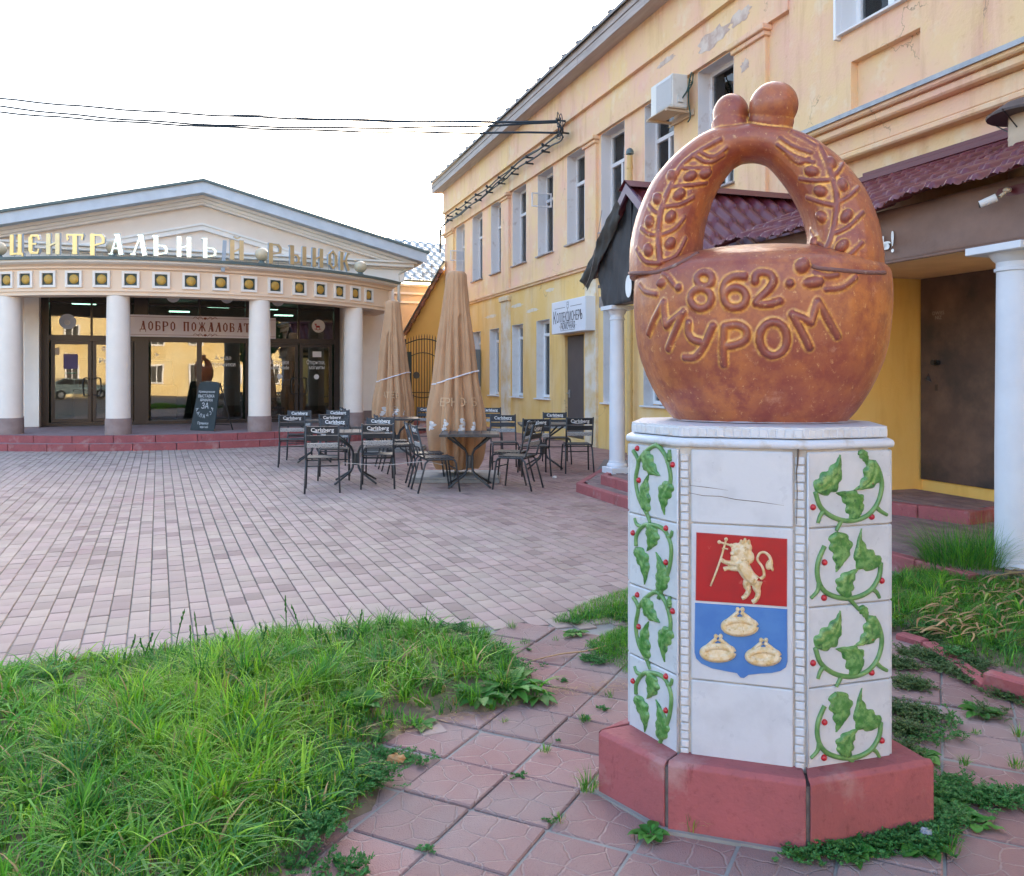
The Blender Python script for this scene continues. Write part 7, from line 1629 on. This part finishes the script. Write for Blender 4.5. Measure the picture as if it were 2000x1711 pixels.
# broad-leaved plants
def leaf_plant(px, py, n, L_, w, el, label, seed, lobes=0, z=.0, m=None, name='leafy_weed', cat='weed', curl=.5):
    r = random.Random(seed); g = gp(px, py, z); b = MB()
    for k in range(n):
        a = 2 * PI * k / n + r.uniform(-.35, .35); ll = L_ * r.uniform(.6, 1.15); e = el * r.uniform(.5, 1.25); ww = w * r.uniform(.75, 1.2); d_ = Vector((math.cos(a), math.sin(a), 0)); s_ = Vector((-math.sin(a), math.cos(a), 0)); ns = 14 if lobes else 9; rows = []
        pet = .2; tz = r.uniform(-.4, .4)
        for i in range(ns + 1):
            t = i / ns; out = ll * (t * math.cos(e)); up = ll * (math.sin(e) * t - curl * .55 * t ** 2.2); c = d_ * out + Vector((0, 0, max(up, .004 + .004 * math.sin(i + k))))
            bw = 0.05 + math.sin(PI * max(0, (t - pet) / (1 - pet)) ** .8) ** .8 if t > pet else .07
            if lobes: bw *= .62 + .38 * math.copysign(abs(math.sin(t * lobes * PI)) ** .6, 1) 
            f = .22 * ww; rows.append((c - s_ * ww * bw * .5 + Vector((0, 0, f * bw + .1 * tz * ww)), c, c + s_ * ww * bw * .5 + Vector((0, 0, f * bw - .1 * tz * ww))))
        vs = [p for q in rows for p in q]; b.add(vs, [(i * 3 + j, i * 3 + j + 1, i * 3 + j + 4, i * 3 + j + 3) for i in range(ns) for j in (0, 1)])
    o = b.build(name, m or M_wl2, smooth=True); o.location = g; return tag(o, label, cat)
leaf_plant(700, 1395, 22, .17, .055, .8, 'large dark green leafy burdock-like clump at the right edge of the grass', 1, z=.03)
weeds('low_weeds', [G(rnd.uniform(0, 640), rnd.uniform(1340, 1700), rnd.uniform(.3, 1)) for _ in range(40)], 1500, .07, .09, .012, seed=15, flat=.1, zb=.04)
for i, (px, py) in enumerate(((300, 1450), (90, 1560), (620, 1400), (480, 1660), (180, 1650), (520, 1480))):
    leaf_plant(px, py, 10, .10, .035, .9, ('dark broad-leaved weed among the grass, upper left patch', 'dark broad-leaved weed at the left edge of the grass bed', 'dark broad-leaved weed left of the burdock-like clump', 'broad-leaved weed at the lower middle of the grass', 'broad-leaved weed in the lower left grass corner', 'broad-leaved weed in the bright middle of the grass')[i], 40 + i, z=.05)
leaf_plant(1000, 1350, 30, .19, .05, .55, 'feathery dark green weed clump at the right tip of the grass bed', 2, lobes=6, z=.02)
leaf_plant(940, 1365, 22, .15, .045, .5, 'feathery green weed left of the one at the tip of the grass bed', 3, lobes=6, z=.02)
leaf_plant(1050, 1362, 16, .13, .04, .35, 'low feathery weed spilling onto the embossed tiles from the grass bed', 31, lobes=6, z=.0)
leaf_plant(825, 1418, 9, .075, .035, .25, 'small flat rosette weed on the tiles below the grass edge', 4)
leaf_plant(1120, 1238, 10, .10, .045, .2, 'small flat green rosette on the path tiles left of the pedestal', 5)
leaf_plant(600, 1530, 12, .12, .035, .9, 'yellow-green upright broad leaves among the grass near the path', 6, m=gmat('yellow_green_leaf', (.16, .26, .03), (.22, .28, .05)))
leaf_plant(1272, 1632, 13, .085, .038, .35, 'plantain weed growing from the crack at the left front corner of the red plinth', 7)
leaf_plant(1575, 1668, 10, .07, .03, .4, 'small weed with pale leaves at the front seam of the red plinth', 8)
leaf_plant(1665, 1670, 18, .10, .04, .5, 'leafy plantain clump in front of the right red plinth slab', 9)
leaf_plant(1800, 1655, 16, .11, .05, .25, 'broad flat weed leaves right of the red plinth', 10)
leaf_plant(1860, 1590, 18, .10, .045, .3, 'dense leafy weed on the tiles at the right of the plinth corner', 11)
leaf_plant(1800, 1480, 14, .09, .05, .4, 'dark leafy weed behind the right corner of the red plinth', 12)
leaf_plant(1915, 1395, 14, .10, .04, .45, 'pale green rosette weed beside the path edging', 13)
leaf_plant(1860, 1300, 16, .09, .06, .5, 'round-leaved green weed by the end of the red path edging', 14, m=gmat('bluish_green_leaf', (.04, .15, .06), (.07, .2, .09)))
leaf_plant(1905, 1610, 9, .09, .035, .2, 'flat dandelion rosette farthest right of the plinth corner', 15, lobes=5)
tuft_far = [tuft('grass_tuft', gp(px_, py_).x, gp(px_, py_).y, .0, 26, .10, .03, (.1, .6, .3, 0), lb_, wd=.004, seed=px_) for px_, py_, lb_ in ((180, 1300, 'ragged grass tuft leaning over the pavers at the left far edge of the bed'), (460, 1258, 'ragged grass tuft on the pavers at the middle far edge of the bed'), (745, 1216, 'ragged grass tuft on the pavers at the right far edge of the bed'))]
TF = [(1150, 1546, 60, .10, .03, (.1, .5, .35, .05), 'grass tuft at the left corner of the red plinth'), (1350, 1625, 26, .12, .015, (.2, .4, .1, .3), 'thin yellowing grass tuft before the front plinth slab'), (1065, 1470, 40, .045, .02, (.1, .5, .35, .05), 'small grass tuft in a tile joint left of the pedestal'),
      (1140, 1410, 40, .04, .025, (.1, .5, .35, .05), 'small grass tuft in the joint between tiles nearer the pedestal'), (1190, 1362, 30, .04, .02, (.1, .4, .3, .2), 'tiny grass tuft left of the pedestal tiles'), (1095, 1605, 40, .035, .025, (.1, .5, .35, .05), 'weedy tuft in the joint at the middle of the embossed path'),
      (985, 1412, 20, .025, .015, (.2, .4, .1, .3), 'tiny yellow tuft on the path below the feathery weed'), (1025, 1258, 40, .035, .03, (.0, .5, .45, .05), 'small weed tuft at the edge of the plaza pavers'), (1000, 1228, 40, .05, .03, (.1, .5, .35, .05), 'small weed tuft at the plaza corner of the grass'), (1090, 1215, 50, .05, .035, (.0, .5, .45, .05), 'dark little weed tuft on the pavers left of the pedestal'),
      (1158, 963, 120, .14, .07, (.0, .5, .5, .0), 'grass tuft in front of the first red kerb of the porch'), (1208, 930, 160, .16, .07, (.0, .5, .5, .0), 'grass tuft at the foot of the slim white column'),
      (1882, 1495, 50, .05, .02, (.2, .5, .25, .05), 'grass tuft in the tile joint right of the plinth'), (1985, 1500, 50, .05, .03, (.1, .5, .25, .15), 'grass tuft at the right edge of the tiles'), (1905, 1435, 30, .03, .015, (.2, .5, .25, .05), 'tiny tuft in the joint below the rosette weed'), (1990, 1440, 40, .06, .02, (.1, .5, .25, .15), 'small tuft at the far right tile joint'),
      (1085, 1252, 26, .03, .02, (.0, .5, .45, .05), 'tiny weed tuft above the flat rosette'), (1850, 1660, 60, .07, .04, (.0, .4, .6, .0), 'dark grass tuft among the leaves right of the plinth')]
for i, (px, py, n, h, sp, mp_, lb) in enumerate(TF):
    g = gp(px, py); tuft('grass_tuft', g.x, g.y, .0 if not 1100 < px < 1230 or py > 990 else (.0 if py > 950 else .22), n, h, sp, mp_, lb, wd=.003, seed=100 + i)
# little turf patches by the pedestal's left side and behind it on the right
def turf(px_poly, n, h, mp_, seed, name='grass', wd=(.002, .004), z=.0, hm=.03, bend=(.2, 1.2), sl=None):
    poly = [(gp(*p).x, gp(*p).y) for p in px_poly]; X, Y = sample(poly, n); N = len(X); r = np.random.default_rng(seed); d = dist_poly(poly, X, Y)
    P = np.stack([X, Y, bedz(poly, X, Y, hm) - .004 + z], 1); mi = r.choice(4, N, p=mp_); H = h * r.uniform(.5, 1.3, N) * np.clip(.4 + d * 5, .4, 1)
    return poly, grass_obj(name, [blades(P, H, r.uniform(*wd, N), r.uniform(*bend, N), r.uniform(0, 6.28, N), mi)], GM, kind='stuff')
turf([(1080, 1212), (1140, 1180), (1235, 1150), (1300, 1160), (1300, 1215), (1180, 1222), (1110, 1222)], 5000, .07, (.1, .55, .3, .05), 21)
turf([(1140, 1262), (1200, 1232), (1300, 1225), (1300, 1330), (1228, 1325), (1200, 1300), (1160, 1290)], 4500, .08, (.1, .6, .3, .0), 22)
RB_P = [(1600, 1170), (1745, 1130), (1790, 1105), (1850, 1085), (1960, 1110), (2100, 1130), (2250, 1180), (2250, 1345), (2010, 1322), (1935, 1300), (1860, 1272), (1780, 1235), (1740, 1232), (1600, 1230)]
poly, _ = turf(RB_P, 46000, .085, (.06, .48, .44, .02), 23, hm=.05)
soil('grass_bed', poly, .05, M_soil, '')
grass_obj('grass', [tuft_cloud(420, 71, (10, 26), (.08, .19), (.004, .009), (.3, 1.5), poly, lambda px, py, r: r.choice(3, len(px), p=(.12, .5, .38)))], GM, kind='stuff')
weeds('low_weeds', [(float(np.interp(k, [0, 30], [1.9, 3.6])) + rnd.uniform(-.1, .1), 4.4 + rnd.uniform(-.3, 1.6), 1) for k in range(30)], 900, .07, .08, .013, seed=72, flat=.15, zb=.04)
# red edging stones of the right bed
E1_ = gp(1747, 1246); E2_ = gp(1800, 1262); E3_ = gp(1930, 1350); E4_ = gp(2003, 1372); E5_ = gp(2300, 1420)
edg = empty('path_edging', (0, 0, 0), label='low red concrete edging stones between the right grass bed and the tiles', cat='kerb')
kerb_run([(E5_.x, E5_.y), (E4_.x, E4_.y), (E3_.x - .02, E3_.y + .02)], -.03, .085, .08, edg, .45, inward=-1); kerb_run([(E3_.x - .02, E3_.y + .02), (E2_.x, E2_.y), (E1_.x, E1_.y)], -.05, .03, .08, edg, .45, inward=-1)
# tall tuft before the white column and pile of withered leaves
g = gp(1880, 1130); tuft('grass_clump', g.x, g.y, .02, 900, .46, .27, (.0, .40, .60, .0), 'tall dark green grass clump before the porch steps left of the thick column', wd=.006, bend=.8, cat='grass clump', seed=5)
g = gp(1935, 1125); tuft('grass_clump', g.x, g.y, .02, 420, .45, .16, (.0, .5, .4, .1), 'tall grass clump hugging the foot of the thick white column', wd=.005, bend=.7, cat='grass clump', seed=6)
def strap_leaves(px_poly, n, L0, L1, wd, mats, label, seed, z0=.08, z1=.20):
    poly = [(gp(*p, .08).x, gp(*p, .08).y) for p in px_poly]; r = random.Random(seed); X, Y = sample(poly, n * 3); b = MB()
    for k in range(min(n, len(X))):
        a = r.gauss(.35, .55) + (PI if r.random() < .35 else 0); L_ = r.uniform(L0, L1); z = r.uniform(z0, z1) * .75; w = r.uniform(.6, 1.3) * wd; d_ = Vector((math.cos(a), math.sin(a), 0)); s_ = Vector((-d_.y, d_.x, 0)); arch = r.uniform(.0, .045); b.cur = r.choices(range(len(mats)), [5, 3, 2, 2][:len(mats)])[0]; ns = 8; vs = []; cu = r.uniform(-.5, .5); tw = r.uniform(-1, 1)
        for i in range(ns + 1):
            t = i / ns; c = Vector((X[k], Y[k], z)) + d_ * (L_ * (t - .5)) + s_ * (cu * L_ * (t - .5) ** 2) + Vector((0, 0, arch * (1 - (2 * t - 1) ** 2) - .02 * t)); q = s_ * math.cos(tw * t) + Vector((0, 0, 1)) * math.sin(tw * t); ww = w * (1 - abs(2 * t - .9) ** 3 * .75) * .5
            vs += [c - q * max(ww, .001), c + q * max(ww, .001)]
        b.add(vs, [(2 * i, 2 * i + 1, 2 * i + 3, 2 * i + 2) for i in range(ns)])
    o = b.build('withered_leaves', mats, smooth=True); tag(o, label, kind='stuff'); return o
M_d1 = gmat('withered_tan', (.50, .33, .17), (.38, .22, .10), .2); M_d2 = gmat('withered_brown', (.30, .16, .08), (.40, .24, .12), .15); M_d3 = gmat('yellow_green_strap', (.26, .32, .06), (.34, .34, .10), .3); M_d4 = gmat('green_strap', (.08, .20, .04), (.13, .26, .06), .3)
strap_leaves([(1790, 1225), (1850, 1150), (1960, 1120), (2120, 1130), (2200, 1250), (2040, 1260), (1900, 1240)], 760, .10, .28, .015, [M_d1, M_d2, M_d3, M_d4], 'pile of withered strap leaves', 3, .02, .16)
# the long dry stalk and small litter on the path
g0_, g1_ = gp(1030, 1297), gp(1185, 1272); b = MB(); P = spline([g0_ + Vector((0, 0, .012)), g0_.lerp(g1_, .4) + Vector((0, .03, .015)), g0_.lerp(g1_, .75) + Vector((0, .0, .02)), g1_ + Vector((.05, .05, .03))], 6); b.tube(P, [.003 + .006 * math.sin(PI * i / (len(P) - 1)) for i in range(len(P))], 6, ry=.4)
tag(b.build('dry_stalk', M_d1, smooth=True), 'long dry tan leaf stalk lying across the path left of the pedestal', 'stalk')
for i, (px, py, m_, lb) in enumerate(((772, 1489, mat('tan_scrap', (.55, .33, .15), .8), 'torn tan scrap lying on the dusty tiles'), (680, 1484, mat('crumpled_film', (.40, .43, .44), .35), 'crumpled clear film on the soil by the grass edge'), (1810, 1640, mat('crumpled_grey_paper', (.33, .35, .38), .8), 'crumpled grey paper among the weeds right of the plinth'), (1083, 934, M_white, 'small white scrap on the pavers by the chairs'))):
    g = gp(px, py); r = random.Random(i); b = MB(); b.ell((0, 0, .012), .034, .022, .016, n=10, m=7); b.v = [(x * r.uniform(.7, 1.3), y * r.uniform(.7, 1.3), max(0, z * r.uniform(.6, 1.5))) for x, y, z in b.v]; o = b.build('litter', m_); o.location = g; tag(o, lb, 'litter')
# dust and hay scattered at the grass edge
def straw(pts, n, seed):
    r = random.Random(seed); b = MB()
    for _ in range(n):
        c = r.choice(pts); g = gp(c[0] + r.gauss(0, c[2]), c[1] + r.gauss(0, c[3])); a = r.uniform(0, PI); L_ = r.uniform(.02, .08); d_ = Vector((math.cos(a), math.sin(a), 0)) * L_; w = Vector((-d_.y, d_.x, 0)).normalized() * .0009; z = Vector((0, 0, r.uniform(.004, .016)))
        b.add([g - d_ * .5 - w + z, g - d_ * .5 + w + z, g + d_ * .5 + w + z * .6, g + d_ * .5 - w + z * .6], [(0, 1, 2, 3)])
    tag(b.build('straw', M_d1), kind='stuff')
weeds('low_weeds', [G(px_, py_, .5) for px_, py_ in ((1093, 1449), (1180, 1385), (830, 1661), (1140, 1405), (1070, 1604), (1060, 1300), (1100, 1330), (1030, 1270), (1015, 1515))], 70, .022, .02, .008, seed=44, flat=.8)
straw([(830, 1408, 45, 6), (900, 1398, 40, 5), (790, 1425, 30, 6), (1100, 1350, 30, 6), (820, 1385, 30, 8), (1190, 1345, 30, 8)], 420, 4)
